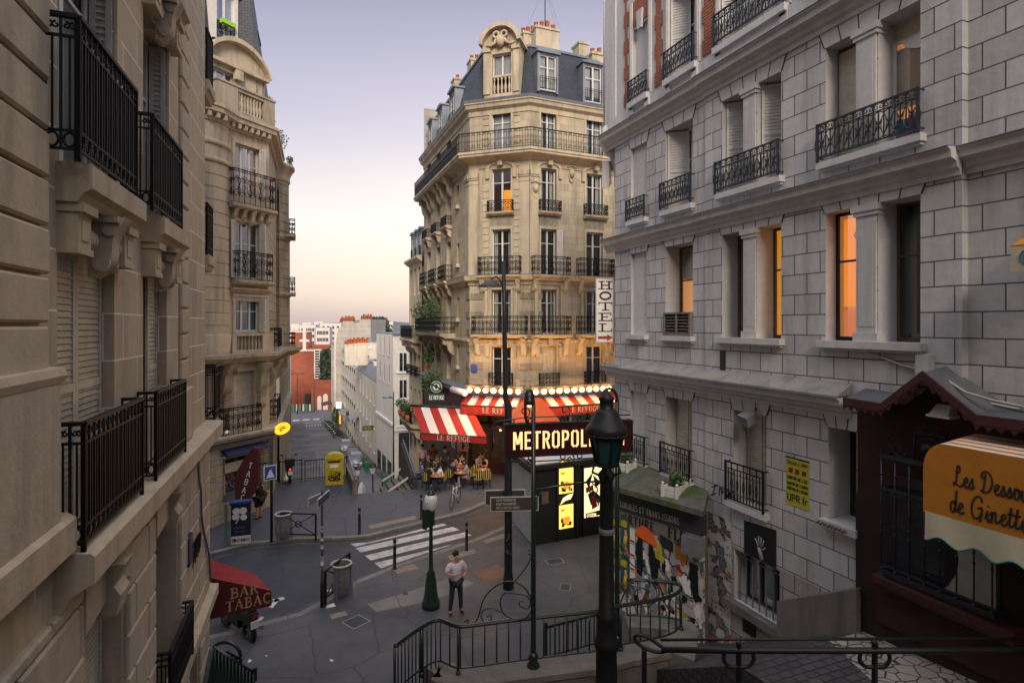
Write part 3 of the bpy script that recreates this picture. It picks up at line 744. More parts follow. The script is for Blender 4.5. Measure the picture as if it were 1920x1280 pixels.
lk(nt,mixc(nt,ramp(nt,vo.outputs['Distance'],[(.035,1.0),(.05,0.0)]),c,(.03,.03,.03)),bb.inputs['Base Color']);bb.inputs['Roughness'].default_value=.7
M['crazy']=m
b=MB();pl=[(8.35,7.25),(9.95,7.38),(9.95,3.2),(7.1,3.2),(7.3,4.6)]
b.face([b.raw((x,y,zr(y)+.006))for x,y in((9.0,7.38),(9.96,7.38),(9.96,5.4),(8.1,5.4))]);b.face([b.raw((x,y,zr(y)+.006))for x,y in((8.1,5.4),(9.96,5.4),(9.96,3.4),(7.2,3.4))])
struct('crazy_paving',b,M['crazy'])
# the hillside behind the viewer, and an unseen block added to shade the square
b=MB();b.face([b.raw(q)for q in((-30,-6,6.9),(30,-6,6.9),(30,-40,20),(-30,-40,20))]);struct('hillside',b,M['cobble'])
b=MB();b.slab([(-26,-33),(26,-33),(26,-45),(-26,-45)],0,SHADE_BLOCK_Z)
tag(b.build('unseen_shade_block',M['white_plain']),'pale house block closing the top of the steps behind the viewer','building')
# ---------------------------------------------------------------- white corner building on the right
RF=Fr((10,0),(0,1),flip=True)
rb=thing('white_building','white painted building on the right with scored courses and red brick panels at the top','building',(10,6,0))
NP=.05
ZS=[(3.98,6.16),(7.88,10.40),(11.40,13.68),(15.06,17.35)]
cols=[('blind',14.37,15.22),('one',12.29,13.47),('L',10.42,11.14),('R',9.34,10.02),('BL',7.58,8.24),('BR',6.42,7.16)]
holesA=[(14.37,15.26,3.97,6.14,.10),(12.32,13.46,*ZS[0],.55),(9.75,10.76,*ZS[0],.6),(7.58,8.18,4.36,6.18,.6),(9.38,10.73,1.62,2.84,.35)]
def col_holes(z0,z1,d=.62):
 return[(14.37,15.22,z0,z1,.10)]+[(a,c,z0,z1,d)for k,a,c in cols[1:]]
allh=holesA+col_holes(*ZS[1])+col_holes(*ZS[2])
top=14.45
def seg(s0,s1,n,z0,z1,hs,mat,nm='wall'):
 b=MB(RF);b.wall(s0,s1,z0,z1,hs,n=n,ends=.2);return b.build(nm,[M[mat],M['white_plain']],rb)
seg(11.75,16.17,0,2.9,top,allh,'white_wall');seg(5.78,11.75,NP,2.9,top,allh,'white_wall')
seg(-34,5.78,-.10,2.9,top,[(-1,0.2,8,10.4),(2.2,3.2,8,10.4),(2.2,3.2,11.4,13.7)],'white_wall')
seg(11.75,16.17,0,-1,2.9,[],'white_low');seg(5.78,11.75,NP,-1,2.9,holesA,'white_low');seg(-34,5.78,-.10,-1,2.9,[],'white_low')
DH=[(14.26,15.1,15.3,17.35,.10),(12.13,13.29,15.06,17.4,.5),(9.24,9.95,15.06,17.4,.5),(10.5,11.27,15.06,17.4,.5),(6.4,7.2,15.06,17.4,.5),(7.6,8.3,15.06,17.4,.5)]
seg(-34,16.17,-.02,top,20.5,DH,'white_plain')
for(a,c,z0,z1,d)in[h for h in allh+DH if h[4]<.2]:
 b=MB(RF);b.quad((a,-d,z0),(c,-d,z0),(c,-d,z1),(a,-d,z1));b.build('blind_window',M['white_plain'],rb)
# far face round the corner and roof block
b=MB();b.face([b.raw(q)for q in((10,16.17,-1),(30,16.17,-1),(30,16.17,20.5),(10,16.17,20.5))]);b.face([b.raw(q)for q in((10.02,-34,20.5),(30,-34,20.5),(30,16.17,20.5),(10.02,16.17,20.5))]);b.face([b.raw(q)for q in((10,-34,-1),(30,-34,-1),(30,-34,20.5),(10,-34,20.5))])
b.build('side_wall',M['white_plain'],rb)
# round corner bay from the second cornice up
b=MB();cx,cy=10.46,16.75
b.lathe([(.48,14.5),(.48,20.5)],(cx,cy,0),28);b.box(9.978,10.4,16.1,16.75,14.45,20.5);b.build('corner_bay',M['white_plain'],rb)
b=MB();b.lathe([(.05,12.9),(.12,13.4),(.22,13.7),(.26,13.9),(.42,14.0),(.5,14.25),(.6,14.33),(.62,14.46),(.53,14.55),(.5,14.9)],(cx,cy,0),28);b.build('bay_moulding',M['white_plain'],rb)
b=MB(Fr((10.1,16.75),(-.6,.8)));
console(b,.1,.24,13.75,.9,.35);b.build('console',M['white_plain'],rb)
# cornices
for z,d,h,a,c in((14.45,.34,.42,-9,5.78),(10.99,.30,.40,-9,5.78)):
 cornice(RF.sub(0,-.10),a,c,z,d,h,rb,'white_plain','zinc')
for z,d,h in((14.45,.38,.45),(10.99,.34,.42)):
 cornice(RF.sub(0,NP),5.78,11.75,z,d,h,rb,'white_plain','zinc');cornice(RF,11.75,16.62,z,d,h,rb,'white_plain','zinc')
cornice(RF,15.2,16.6,6.82,.3,.38,rb,'white_plain','zinc')
cornice(RF.sub(0,NP),7.66,15.2,6.82,.42,.40,rb,'white_plain','zinc')
b=MB(RF.sub(0,NP));b.hexa([(7.66,.42,6.83),(15.2,.42,6.83),(15.2,-.04,6.83),(7.66,-.04,6.83)],[(7.66,.42,6.86),(15.2,.42,6.86),(15.2,-.04,7.10),(7.66,-.04,7.10)])
b.build('ledge_slope',stone('grimy_ledge',(.27,.272,.275),.7,var=.2,scale=2),rb)
# floor-band strings above the cornices
b=MB(RF)
for a,c,n in((-9,5.78,-.1),(5.78,11.75,NP),(11.75,16.17,0)):
 b.box(a,c,n,n+.035,14.62,14.98)
b.build('string_course',M['white_plain'],rb)
# voussoirs
def head(s0,s1,z,n,cnt):
 for k in range(1):
  b=MB(RF);keyed_head(b,s0,s1,z,n,.36,cnt);b.build('window_head',[M['white_plain'],M['dark_grey']],rb)
for s0,s1,z in[(14.37,15.26,6.14),(12.32,13.46,6.16),(9.75,10.76,6.16),(7.58,8.18,6.18)]+[(14.37,15.22,z)for z in(10.40,13.68)]+[(12.29,13.47,z)for z in(10.40,13.68)]:
 head(s0,s1,z,(NP if s1<11.8 else 0)+.002,3)
for s0,s1 in((9.34,11.14),(6.42,8.24)):
 for z in(10.40,13.68):head(s0,s1,z,NP+.002,5)
# sills
def sill(a,c,z,n=0,d=.16,h=.13,corb=False):
 b=MB(RF);b.box(a-.1,c+.1,n-.02,n+d,z-h,z+.004);b.box(a-.06,c+.06,n-.02,n+d*.6,z-h-.05,z-h)
 if corb:b.box(a-.1,a+.12,0,.1,14.7,14.9);b.box(c-.12,c+.1,0,.1,14.7,14.9)
 b.build('window_sill',M['white_plain'],rb)
for a,c,z,n in((14.37,15.22,7.88,0),(12.29,13.47,7.88,0),(9.34,11.14,7.88,NP),(6.42,8.24,7.88,NP),(14.37,15.22,11.4,0),(12.29,13.47,11.4,0),(9.34,11.14,11.4,NP),(6.42,8.24,11.4,NP),(12.32,13.46,3.98,0),(9.75,10.76,3.98,NP),(7.58,8.18,4.36,NP),(14.37,15.26,3.97,0)):sill(a,c,z,n)
for a,c in((14.26,15.1),(12.13,13.29),(9.24,11.27),(6.4,8.3)):sill(a,c,15.06,-.02,.2,.16,True)
# pilasters of the paired windows
for a,c in((10.02,10.42),(7.16,7.58)):
 for z0,z1 in(ZS[1],ZS[2]):
  b=MB(RF.sub(0,NP));b.box(a+.02,c-.02,-.16,.045,z0+.16,z1-.2);b.box(a-.03,c+.03,-.2,.07,z0,z0+.16);b.box(a-.02,c+.02,-.18,.075,z1-.2,z1-.12);b.box(a-.05,c+.05,-.2,.10,z1-.12,z1)
  b.box(a+.07,c-.07,.04,.052,z0+.28,z1-.32);b.build('pilaster',M['white_plain'],rb)
# brick panels with toothed white quoins
def toothed(a,c,z0,z1):
 b=MB(RF)
 P_=[];z=z0;k=0;L_,R_=[],[]
 while z<z1-.01:
  e=.07 if k%2 else 0;zz=min(z+.42,z1)
  L_+=[(a+e,z),(a+e,zz)];R_+=[(c-e,z),(c-e,zz)];z=zz;k+=1
 b.prism(L_+R_[::-1],-.03,.012);b.build('brick_panel',M['brick'],rb)
for a,c in((15.38,15.62),(13.62,13.98),(11.42,11.92),(8.55,8.98),(5.85,6.2)):toothed(a,c,15.12,20.2)
b=MB(RF);b.prism([(14.2,17.42),(15.16,17.42),(15.3,18.2),(14.05,18.2)],-.03,.012)
b.build('brick_panel',M['brick'],rb);b=MB(RF);b.prism([(12.1,17.45),(13.3,17.45),(13.45,18.2),(11.95,18.2)],-.03,.012)
b.build('brick_panel',M['brick'],rb)
b=MB(RF);b.prism([(14.58,17.2),(14.78,17.2),(14.84,17.75),(14.52,17.75)],0,.08);b.build('keystone',M['white_plain'],rb)
for s0,s1 in((14.26,15.1),(12.13,13.29),(9.24,11.27)):
 for s in(s0-.13,s1):
  b=MB(RF);b.box(s,s+.13,-.03,.05,15.06,18.2);b.box(s+.04,s+.09,.05,.065,15.2,18.1);b.build('window_surround',M['white_plain'],rb)
# windows and shutters
def rwin(a,c,z0,z1,room='room',curtain=None,d=.55,n=0,fm='frame_white',leaves=2,**k):
 return window(RF,a,c,z0,z1,n-d+.06,rb,leaves,(.62,),fm,curtain,room,**k)
w1=rwin(12.29,13.47,*ZS[1],room='room',fm='frame_brown',leaves=1);b=MB(RF);b.quad((13.45,-.6,7.95),(13.45,-1.36,7.95),(13.45,-1.36,9.5),(13.45,-.6,9.5));b.build('lit_wall',M['amber_room'],w1);b=MB(RF);b.box(12.5,12.75,-.75,-.6,9.1,9.6);b.build('lamp_shade',emis('shade_glow',(1,.5,.12),1.6),w1)
w2=rwin(10.42,11.14,*ZS[1],room='room',fm='frame_brown',leaves=1,n=NP)
w3=rwin(9.34,10.02,*ZS[1],room='warm_room',fm='frame_brown',leaves=1,n=NP)
b=MB(RF.sub(0,NP));b.bar((9.5,-.8,10.1),(9.55,-.62,9.5),.05);b.box(9.36,9.8,-.78,-.7,8.9,8.94);b.build('shelf',M['frame_brown'],w3)
w4=rwin(7.58,8.24,*ZS[1],room='amber_soft',fm='black',leaves=1,n=NP,d=.34)
b=MB(RF.sub(0,NP));b.quad((7.6,-.45,8.55),(8.2,-.45,8.55),(8.2,-.45,10.3),(7.6,-.45,10.3));b.build('blind',emis('orange_blind',(1,.25,.006),.9,(.06,.015,.002)),w4)
b=MB(RF.sub(0,NP));b.quad((7.6,-.452,7.95),(8.2,-.452,7.95),(8.2,-.452,8.5),(7.6,-.452,8.5));b.build('lower_blind',emis('dim_orange_blind',(1,.22,.04),.6,(.1,.03,.01)),w4)
b=MB(RF.sub(0,NP));b.tube(ell(7.78,9.93,.085,.085,-.32,14),.012,4,True)
for k in range(4):b.bar((7.78+.08*math.cos(k*PI/4),-.32,9.93+.08*math.sin(k*PI/4)),(7.78-.08*math.cos(k*PI/4),-.32,9.93-.08*math.sin(k*PI/4)),.012)
b.build('wheel_ornament',M['black'],w4)
w5=rwin(6.42,7.16,*ZS[1],room='room',fm='frame_brown',leaves=1,n=NP)
b=MB(RF.sub(0,NP));b.quad((6.5,-.7,8.0),(6.6,-.7,8.0),(6.6,-.7,10.0),(6.5,-.7,10.0));b.build('curtain',M['maroon'],w5)
for a,c,zz,cur,dd in((12.29,13.47,ZS[2],'curtain',.55),(10.42,11.14,ZS[2],None,.62),(9.34,10.02,ZS[2],None,.62)):
 w_=rwin(a,c,*zz,curtain=cur,n=0 if a>11.8 else NP,d=dd,cpart=1.0)
 if cur:pass
 shutter(RF,c-.03,c-.42,-.06,-.5,zz[0]+.04,zz[1]-.04,w_,'shutter_white')
w6=window(RF,7.58,8.24,*ZS[2],-.3,rb,1,(),'frame_brown','curtain','room')
b=MB(RF);b.quad((7.62,-.27,11.4),(8.2,-.27,11.4),(8.2,-.27,13.6),(7.62,-.27,13.6));b.build('closed_shutter',M['shutter_cream'],w6)
w7=window(RF,6.42,7.16,11.4,13.35,-.34,rb,1,(),'frame_white',None,'amber_soft',cpart=1)
b=MB(RF);b.quad((6.42,-.36,13.35),(7.16,-.36,13.35),(7.16,-.36,13.7),(6.42,-.36,13.7));b.build('fanlight_board',M['shutter_cream'],w7)
b=MB(RF);b.quad((6.45,-.385,12.1),(7.14,-.385,12.1),(7.14,-.385,13.2),(6.45,-.385,13.2));b.build('roller_blind',paint('buff_blind',(.45,.33,.22)),w7)
b=MB(RF);b.box(6.5,6.95,-.3,-.12,11.45,11.62);b.ball((6.62,-.2,11.75),.16,8,6);b.build('bedding',paint('violet_bedding',(.14,.11,.2)),w7)
b=MB(RF);b.box(6.46,7.1,-.36,-.345,11.42,11.9);b.build('teal_cloth',M['curtain_teal'],w7)
b=MB(RF);b.prism([(6.44,13.3),(7.0,13.3),(6.9,13.15),(6.7,13.06),(6.5,13.1)],-.34,-.31);b.build('white_cloth',M['white'],w7)
for a,c in((12.13,13.29),(9.24,9.95),(10.5,11.27),(6.4,7.2),(7.6,8.3)):
 w_=rwin(a,c,15.06,17.4,curtain='curtain',n=0,d=.5);shutter(RF,c-.02,c-.4,-.04,-.42,15.1,17.36,w_,'shutter_white')
for a,c in((12.32,13.46),(9.75,10.76)):
 w_=rwin(a,c,*ZS[0],n=0,d=.5)
 shutter(RF,(a+c)/2-.01,c-.04,-.34,-.36,ZS[0][0]+.05,ZS[0][1]-.05,w_,'shutter_cream');shutter(RF,(a+c)/2-.03,a+.02,-.35,-.34,ZS[0][0]+.05,ZS[0][1]-.05,w_,'shutter_cream')
w_=window(RF,7.58,8.18,4.36,6.18,-.55,rb,2,(),'dark_grey',None,'room')
w_=window(RF,9.38,10.73,1.62,2.84,-.33,rb,3,(),'dark_grey',None,'room');b=MB(RF.sub(0,NP))
for k in range(7):s=9.45+k*.2;b.bar((s,-.1,1.62),(s,-.1,2.84),.022)
for z in(1.8,2.7):b.bar((9.38,-.1,z),(10.73,-.1,z),.022)
b.build('security_bars',M['mid_grey'],w_)
b=MB(RF.sub(0,NP));b.box(9.2,10.95,-.02,.17,1.44,1.62);b.build('window_sill',M['concrete'],rb)
b=MB(RF.sub(0,NP));b.box(10.05,10.45,-.02,.014,1.02,1.36);b.build('cellar_vent',M['black'],rb)
b=MB(RF.sub(0,NP));b.box(11.02,11.2,-.02,.02,6.95+.1,7.55);
for k in range(7):b.box(11.03,11.19,.02,.028,7.1+k*.06,7.125+k*.06)
b.build('wall_grille',M['dark_grey'],rb)
# iron guards
G0=.12
for a,c,z,n,h in((14.3,15.26,11.44,0,.62),(12.24,13.52,11.48,0,.72),(9.28,11.22,11.44,NP,.74),(6.36,8.30,11.44,NP,.72),(14.2,15.15,15.1,0,.62),(12.07,13.35,15.12,0,.72),(9.18,11.33,15.12,0,.74),(6.3,8.4,15.12,0,.74)):
 guard_lattice(RF.sub(0,n),a,c,z,h,G0+.04,rb)
for a,c,z,n,h in((14.3,15.3,4.0,0,.85),(12.26,13.52,4.02,0,.86),(9.7,10.86,4.02,NP,.92)):
 guard_lattice(RF.sub(0,n),a,c,z,h,G0+.03,rb,'iron',det=False)
# air grille box under the amber window
t=thing('louvred_vent_box','weathered slatted timber box in the lower half of the amber lit window','vent',RF(12.9,0,7.88))
b=MB(RF);b.box(12.3,13.45,-.4,.1,7.89,7.95).box(12.3,13.45,-.4,.1,8.48,8.53).box(12.3,12.36,-.4,.1,7.95,8.48).box(13.39,13.45,-.4,.1,7.95,8.48).box(12.86,12.91,-.02,.1,7.95,8.48)
b.build('frame',M['concrete'],t);b=MB(RF)
for k in range(6):b.hexa([(12.36,0,7.97+k*.085),(13.39,0,7.97+k*.085),(13.39,.08,7.96+k*.085),(12.36,.08,7.96+k*.085)],[(12.36,0,8.01+k*.085),(13.39,0,8.01+k*.085),(13.39,.085,7.975+k*.085),(12.36,.085,7.975+k*.085)])
b.box(12.36,13.39,-.38,-.3,7.95,8.48);b.build('slats',M['concrete'],t)
# shop kerb plinth and low parapet at the foot of the wall
b=MB(RF.sub(0,NP));b.hexa([(7.42,0,-.5),(9.25,0,-.5),(9.25,.22,-.5),(7.42,.22,-.5)],[(7.42,0,3.36),(9.25,0,2.30),(9.25,.22,2.28),(7.42,.22,3.34)]);tag(b.build('sloping_plinth',M['concrete']),'sloping rendered plinth at the foot of the white wall beside the steps','plinth')
# hotel sign
hs=Fr((9.94,17.0),(-1,0));hf=hs
HT=thing('hotel_sign','tall white sign lettered HOTEL with a red arrow on the white building','sign',(9.6,16.9,9))
a0=P(1118.5,18.9);b1=P(1151.5,18.95)
HF=Fr(b1,(a0[0]-b1[0],a0[1]-b1[1]),flip=True);wd=math.hypot(a0[0]-b1[0],a0[1]-b1[1])
if(HF.nn[1]>0):HF.nn=(-HF.nn[0],-HF.nn[1])
z0,z1=zat(640,19.2),zat(524,19.2)
b=MB(HF);b.box(0,wd,-.07,0,z0,z1);b.build('board',M['white'],HT)
b=MB(HF);b.box(-.025,0,-.08,.012,z0-.025,z1+.025).box(wd,wd+.025,-.08,.012,z0-.025,z1+.025).box(0,wd,-.08,.012,z0-.025,z0).box(0,wd,-.08,.012,z1,z1+.025);b.build('frame',M['shutter_cream'],HT)
b=MB(HF);lh=(z1-z0-.33)/5
GSL=dict(GL);S2=.34
def slabg(ch,w,*st):GSL[ch]=(w,st)
slabg('H',.86,([(.24,0),(.24,1)],1),([(.66,0),(.66,1)],1),([(.24,.5),(.66,.5)],.6),([(.04,.06),(.42,.06)],.55),([(.04,.94),(.42,.94)],.55),([(.48,.06),(.86,.06)],.55),([(.48,.94),(.86,.94)],.55))
slabg('T',.86,([(.45,0),(.45,1)],1.1),([(.06,.94),(.84,.94)],.55),([(.08,.68),(.08,1)],.5),([(.82,.68),(.82,1)],.5),([(.24,.06),(.66,.06)],.55))
slabg('E',.86,([(.26,0),(.26,1)],1.1),([(.04,.06),(.82,.06)],.55),([(.04,.94),(.78,.94)],.55),([(.26,.5),(.58,.5)],.5),([(.8,0),(.8,.3)],.5),([(.76,.7),(.76,1)],.5),([(.56,.38),(.56,.64)],.45))
slabg('L',.86,([(.28,0),(.28,1)],1.1),([(.04,.06),(.82,.06)],.55),([(.06,.94),(.52,.94)],.55),([(.8,0),(.8,.38)],.5))
slabg('O',.86,(arc(.45,.5,.30,.42,0,360,18),1.05))
for k,ch in enumerate('HOTEL'):
 zb=z1-.05-(k+1)*lh+.05
 text(b,ch,GSL,lambda x,y,zb=zb:(wd-.03-x*1.0 if True else 0,.006,zb+y),lh*.80 if True else 0,.22,0,0,sx=(wd-.06)/.9/(lh*.80))
b.build('lettering',M['maroon']if False else paint('oxblood_letters',(.06,.018,.018)),HT)
b=MB(HF);zc=z0+.14;b.prism([(wd-.05,zc-.045),(wd-.05,zc+.045),(.24,zc+.045),(.24,zc+.11),(.05,zc),(.24,zc-.11),(.24,zc-.045)],.004,.008);b.build('arrow',paint('red_arrow',(.32,.03,.02)),HT)
b=MB(HF)
for z in(z0+.4,z1-.4):b.bar((-.0,-.03,z),(-.45,-.2,z),.04)
b.build('bracket',M['dark_grey'],HT)
# ---------------------------------------------------------------- brown stone house on the left
LF=Fr((-1.85,5.9706),(0.0412,0.99915))
lb=thing('brown_stone_house','brown stone apartment house along the left edge with scroll brackets, black railings and deep window recesses','building',(-1.9,6,0))
lb['label']='brown stone house filling the left edge, with scroll brackets under its railed balconies'
UP=[(0.02,1.50,9.6,12.35,.30),(2.62,3.86,9.6,12.35,.30),(0.02,1.50,6.22,8.93,.22),(2.62,3.86,6.22,8.93,.22),(.02,1.5,13.1,16,.3),(2.62,3.86,13.1,16,.3)]
b=MB(LF);b.wall(-34,7.0,6.0,22,UP,0);b.build('wall',M['left_ashlar'],lb)
LO=[(.55,1.75,2.9,5.35,.34),(3.1,4.5,.9,5.35,.34),(5.3,6.2,.2,2.4,.3)]
b=MB(LF);b.wall(-34,7.3,-1,6.0,LO,0,ends=.6);b.build('base_wall',M['left_plain'],lb)
b=MB(LF);b.quad((7.0,0,6.0),(7.0,-.42,6.0),(7.0,-.42,22),(7.0,0,22));b.quad((7.0,-.42,-1),(9.5,-.42,-1),(9.5,-.42,22),(7.0,-.42,22));b.quad((9.5,-.42,-1),(9.5,-12,-1),(9.5,-12,22),(9.5,-.42,22));b.quad((-34,0,-1),(-34,-12,-1),(-34,-12,22),(-34,0,22));b.quad((-34,0,22),(9.5,0,22),(9.5,-12,22),(-34,-12,22))
b.build('end_wall',M['left_plain'],lb)
# stone block courses as real blocks
def blocks(s0,s1,z0,z1,h,n,mat='left_block',holes=(),w=0,g=.028,nm='quoin_blocks'):
 b=MB(LF);z=z0;k=0;ch=.022
 while z<z1-.05:
  zt=min(z+h,z1);ss=[(s0,s1)]
  if w:
   ss=[];s=s0-(w/2 if k%2 else 0)
   while s<s1:ss.append((max(s,s0),min(s+w,s1)));s+=w
  for a,c in ss:
   if c-a<.08:continue
   cuts=[(a,c)]
   for ha,hc,hz0,hz1 in holes:
    if zt>hz0+.05 and z<hz1-.05:
     nw=[]
     for p,q in cuts:
      if q<=ha or p>=hc:nw.append((p,q))
      else:
       if p<ha-.06:nw.append((p,ha))
       if q>hc+.06:nw.append((hc,q))
     cuts=nw
   for p,q in cuts:
    gg=g/2;m=.007*((k*7+int(p*13))%5)/5
    o=[(p+gg,z+gg),(q-gg,z+gg),(q-gg,zt-gg),(p+gg,zt-gg)]
    i=[(p+gg+ch,z+gg+ch),(q-gg-ch,z+gg+ch),(q-gg-ch,zt-gg-ch),(p+gg+ch,zt-gg-ch)]
    A=[b.p(x,-.005,y)for x,y in o];B=[b.p(x,n-ch+m,y)for x,y in o];C_=[b.p(x,n+m,y)for x,y in i]
    for j in range(4):
     b.face((A[j],A[(j+1)%4],B[(j+1)%4],B[j]));b.face((B[j],B[(j+1)%4],C_[(j+1)%4],C_[j]))
    b.face(C_)
  z=zt;k+=1
 return b.build(nm,M[mat],lb)
blocks(-1.6,-.30,7.81,21,.39,.07)
blocks(4.62,5.25,7.2,21,.42,.05)
blocks(-1.7,-.22,6.32,7.75,1.43,.12,nm='pilaster_base');blocks(4.55,5.35,6.24,7.15,.9,.09,nm='pilaster_base')
blocks(-2.5,7.25,-.4,5.74,.5,.055,holes=[(h[0]-.05,h[1]+.05,h[2],h[3]+.02)for h in LO],w=1.15,nm='base_courses')
b=MB(LF);b.prof(-1.75,-.2,[(-.01,7.72),(.13,7.72),(.15,7.78),(.13,7.84),(-.01,7.86)]);b.build('pilaster_cap',M['left_plain'],lb)
# moulded strips beside the windows
for s0,s1 in((1.5,1.62),(3.86,3.96)):
 b=MB(LF);b.prof(s0,s1,[(-.01,9.6),(.03,9.6),(.03,12.4),(-.01,12.4)]);b.build('window_surround',M['left_plain'],lb)
# string ledge over the base, its end block
b=MB(LF);pr=[(-.02,5.72),(.06,5.72),(.12,5.86),(.22,5.92),(.30,5.96),(.30,6.19),(.27,6.22),(-.02,6.25)]
b.prof(-.06,7.2,pr);b.build('ledge',M['left_plain'],lb)
b=MB(LF);b.prof(-6,-.06,[(-.02,6.28),(.17,6.28),(.17,6.55),(.10,6.6),(-.02,6.6)]);b.build('pilaster_ledge',M['left_plain'],lb)
b=MB(LF.sub(7.2));b.lathe([(.3,5.96),(.3,6.2)],(0,0,0),16);b.build('ledge_end',M['left_plain'],lb)
b=MB(LF);b.prof(-2,7.35,[(-.02,2.52),(.08,2.52),(.2,2.62),(.2,2.8),(-.02,2.84)]);b.build('lower_ledge',M['left_plain'],lb)
# balconies: slab, brackets, railing, per window
for lv in(9.6,13.1):
 for s0,s1 in((-.02,1.66),(2.52,4.12)):
  b=MB(LF);b.prof(s0,s1,[(-.02,lv-.34),(.16,lv-.34),(.2,lv-.26),(.27,lv-.22),(.27,lv-.015),(.25,lv),(-.02,lv)]);sl_=b.build('balcony_slab',M['left_plain'],lb)
  L=s1-s0
  for k,c in enumerate((s0+.2,s1-.2)):
   b=MB(LF);b.box(c-.15,c+.15,-.02,.15,lv-.72,lv-.42);b.box(c-.17,c+.17,-.02,.2,lv-.42,lv-.34);b.box(c-.18,c+.18,-.02,.16,lv-.78,lv-.72);b.box(c-.08,c+.08,.15,.16,lv-.66,lv-.48);b.build('bracket_block',M['left_plain'],sl_)
  b=MB(LF);c=(s0+s1)/2;console(b,c,.22,lv-.34,.6,.26);b.box(c-.16,c+.16,-.02,.27,lv-.40,lv-.34);b.build('scroll_bracket',M['left_plain'],sl_)
  for c in(s0+.47,s1-.47):
   b=MB(LF)
   b.prof(c-.14,c+.14,[(.02+.11*math.cos(a),lv-.6+.11*math.sin(a))for a in[2*PI*i/16 for i in range(16)]])
   for d_ in(-.09,-.03,.03,.09):b.prof(c+d_-.008,c+d_+.008,[(.02+.116*math.cos(a),lv-.6+.116*math.sin(a))for a in[2*PI*i/16 for i in range(16)]])
   b.build('roll',M['left_plain'],sl_)
a0,a1=LF.s(147,.24),LF.s(255,.24);guard_bars(LF,a0,a1,9.63,1.12,.24,lb)
a0,a1=LF.s(285,.24),LF.s(340,.24);guard_bars(LF,a0,a1,9.63,1.10,.24,lb);guard_bars(LF,a0,a1,13.13,1.10,.24,lb)
a0,a1=LF.s(157,.2),LF.s(266,.2);guard_bars(LF,a0,a1,6.28,1.06,.2,lb)
a0,a1=LF.s(292,.2),LF.s(347,.2);guard_bars(LF,a0,a1,6.28,1.06,.2,lb)
guard_bars(LF,3.1,4.65,2.86,.8,.2,lb)
# end balconies
for lv in(9.62,13.2):
 b=MB(LF);b.prof(7.1,7.9,[(-.43,lv-.3),(-.02,lv-.3),(.03,lv-.2),(.06,lv-.18),(.06,lv),(-.43,lv)]);b.box(7.2,7.5,-.43,-.1,lv-.62,lv-.3);b.build('balcony_slab',M['left_plain'],lb)
 guard_bars(LF.sub(0,-.42),7.2,7.85,lv+.02,1.05,.42,lb)
guard_bars(LF.sub(0,-.42),7.3,7.95,6.22,1.1,.55,lb)
# windows
def lwin(s0,s1,z0,z1,d,**k):return window(LF,s0,s1,z0,z1,-d,lb,**k)
for s0,s1 in((.02,1.5),(2.62,3.86)):
 for z0,z1 in((9.6,12.35),(13.1,16)):
  w_=lwin(s0,s1,z0,z1,.24,fm='frame_white',curtain='curtain',cpart=.6)
  shutter(LF,s1-.02,s1-.03,-.02,-.22,z0+.1,z1-.05,w_,'shutter')
w_=lwin(.02,1.5,6.22,8.93,.20);shutter(LF,.05,.76,-.13,-.13,6.28,8.9,w_,'shutter_cream',.062);shutter(LF,.77,1.47,-.13,-.13,6.28,8.9,w_,'shutter_cream',.062)
w_=lwin(2.62,3.86,6.22,8.93,.20,fm='shutter_cream');shutter(LF,3.3,3.84,-.13,-.14,6.28,8.9,w_,'shutter_cream',.062)
b=MB(LF);b.quad((2.7,-.19,6.4),(2.95,-.19,6.4),(2.95,-.19,8.9),(2.7,-.19,8.9));b.build('curtain',paint('ochre_curtain',(.30,.15,.03)),w_)
w_=lwin(.55,1.75,2.9,5.35,.3,fm='shutter_cream');shutter(LF,.58,1.15,-.2,-.2,2.95,5.3,w_,'shutter_cream',.062);shutter(LF,1.16,1.72,-.2,-.2,2.95,5.3,w_,'shutter_cream',.062)
lwin(3.1,4.5,.9,5.35,.3,fm='black');lwin(5.3,6.2,.2,2.4,.28,fm='black')
# keystones over the base openings
for s0,s1 in((.55,1.75),(3.1,4.5)):
 c=(s0+s1)/2
 b=MB(LF);b.prof(c-.16,c+.16,[(-.02,5.2),(.16,5.2),(.2,5.4),(.14,5.5),(.24,5.72),(-.02,5.72)]);b.build('keystone',M['left_plain'],lb)
 for sg in(-1,1):
  b=MB(LF);x0=c+sg*.16;x1=s0-.1 if sg<0 else s1+.1
  b.prism([(x0,5.36),(x0,5.72),(x1,5.72),(x1,5.3)]if sg>0 else[(x1,5.3),(x1,5.72),(x0,5.72),(x0,5.36)],0,.075);b.build('arch_stone',M['left_block'],lb)
# house number plaque, graffito and cable
t=LF(LF.s(357,.07),.07,0)
b=MB(LF);s_=LF.s(357,.07);b.prism([(s_-.14,zat(1035,10.3)),(s_+.14,zat(1035,10.3)),(s_+.14,zat(985,10.3)),(s_,zat(978,10.3)),(s_-.14,zat(985,10.3))],.05,.085)
tag(b.build('street_plaque',paint('blue_enamel',(.03,.05,.10))),'dark blue street name plaque on the brown stone wall above the red awning','sign')
b=MB(LF);random.seed(5)
z_=3.95
for k in range(6):
 x=s_+.12-.0+k*.12;b.tube(sp([(x,.075,z_+random.uniform(0,.4))for _ in range(2)]if 0 else[(x,z_),(x+.12,z_+.3),(x-.05,z_+.42),(x+.1,z_+.1),(x+.16,z_+.38)],3)and[(q[0],.083,q[1])for q in sp([(x,z_+.05*(k%2)),(x+.12,z_+.3),(x-.05,z_+.42),(x+.1,z_+.1),(x+.16,z_+.38)],3)],.008,4)
b.build('graffiti_scrawl',M['black'],lb)
b=MB(LF);pts=[(5.9,.07,5.72),(5.9,.09,5.3),(6.05,.09,5.1),(6.1,.09,4.6),(6.35,.09,4.2),(6.9,.09,3.6),(7.05,.09,3.0)]
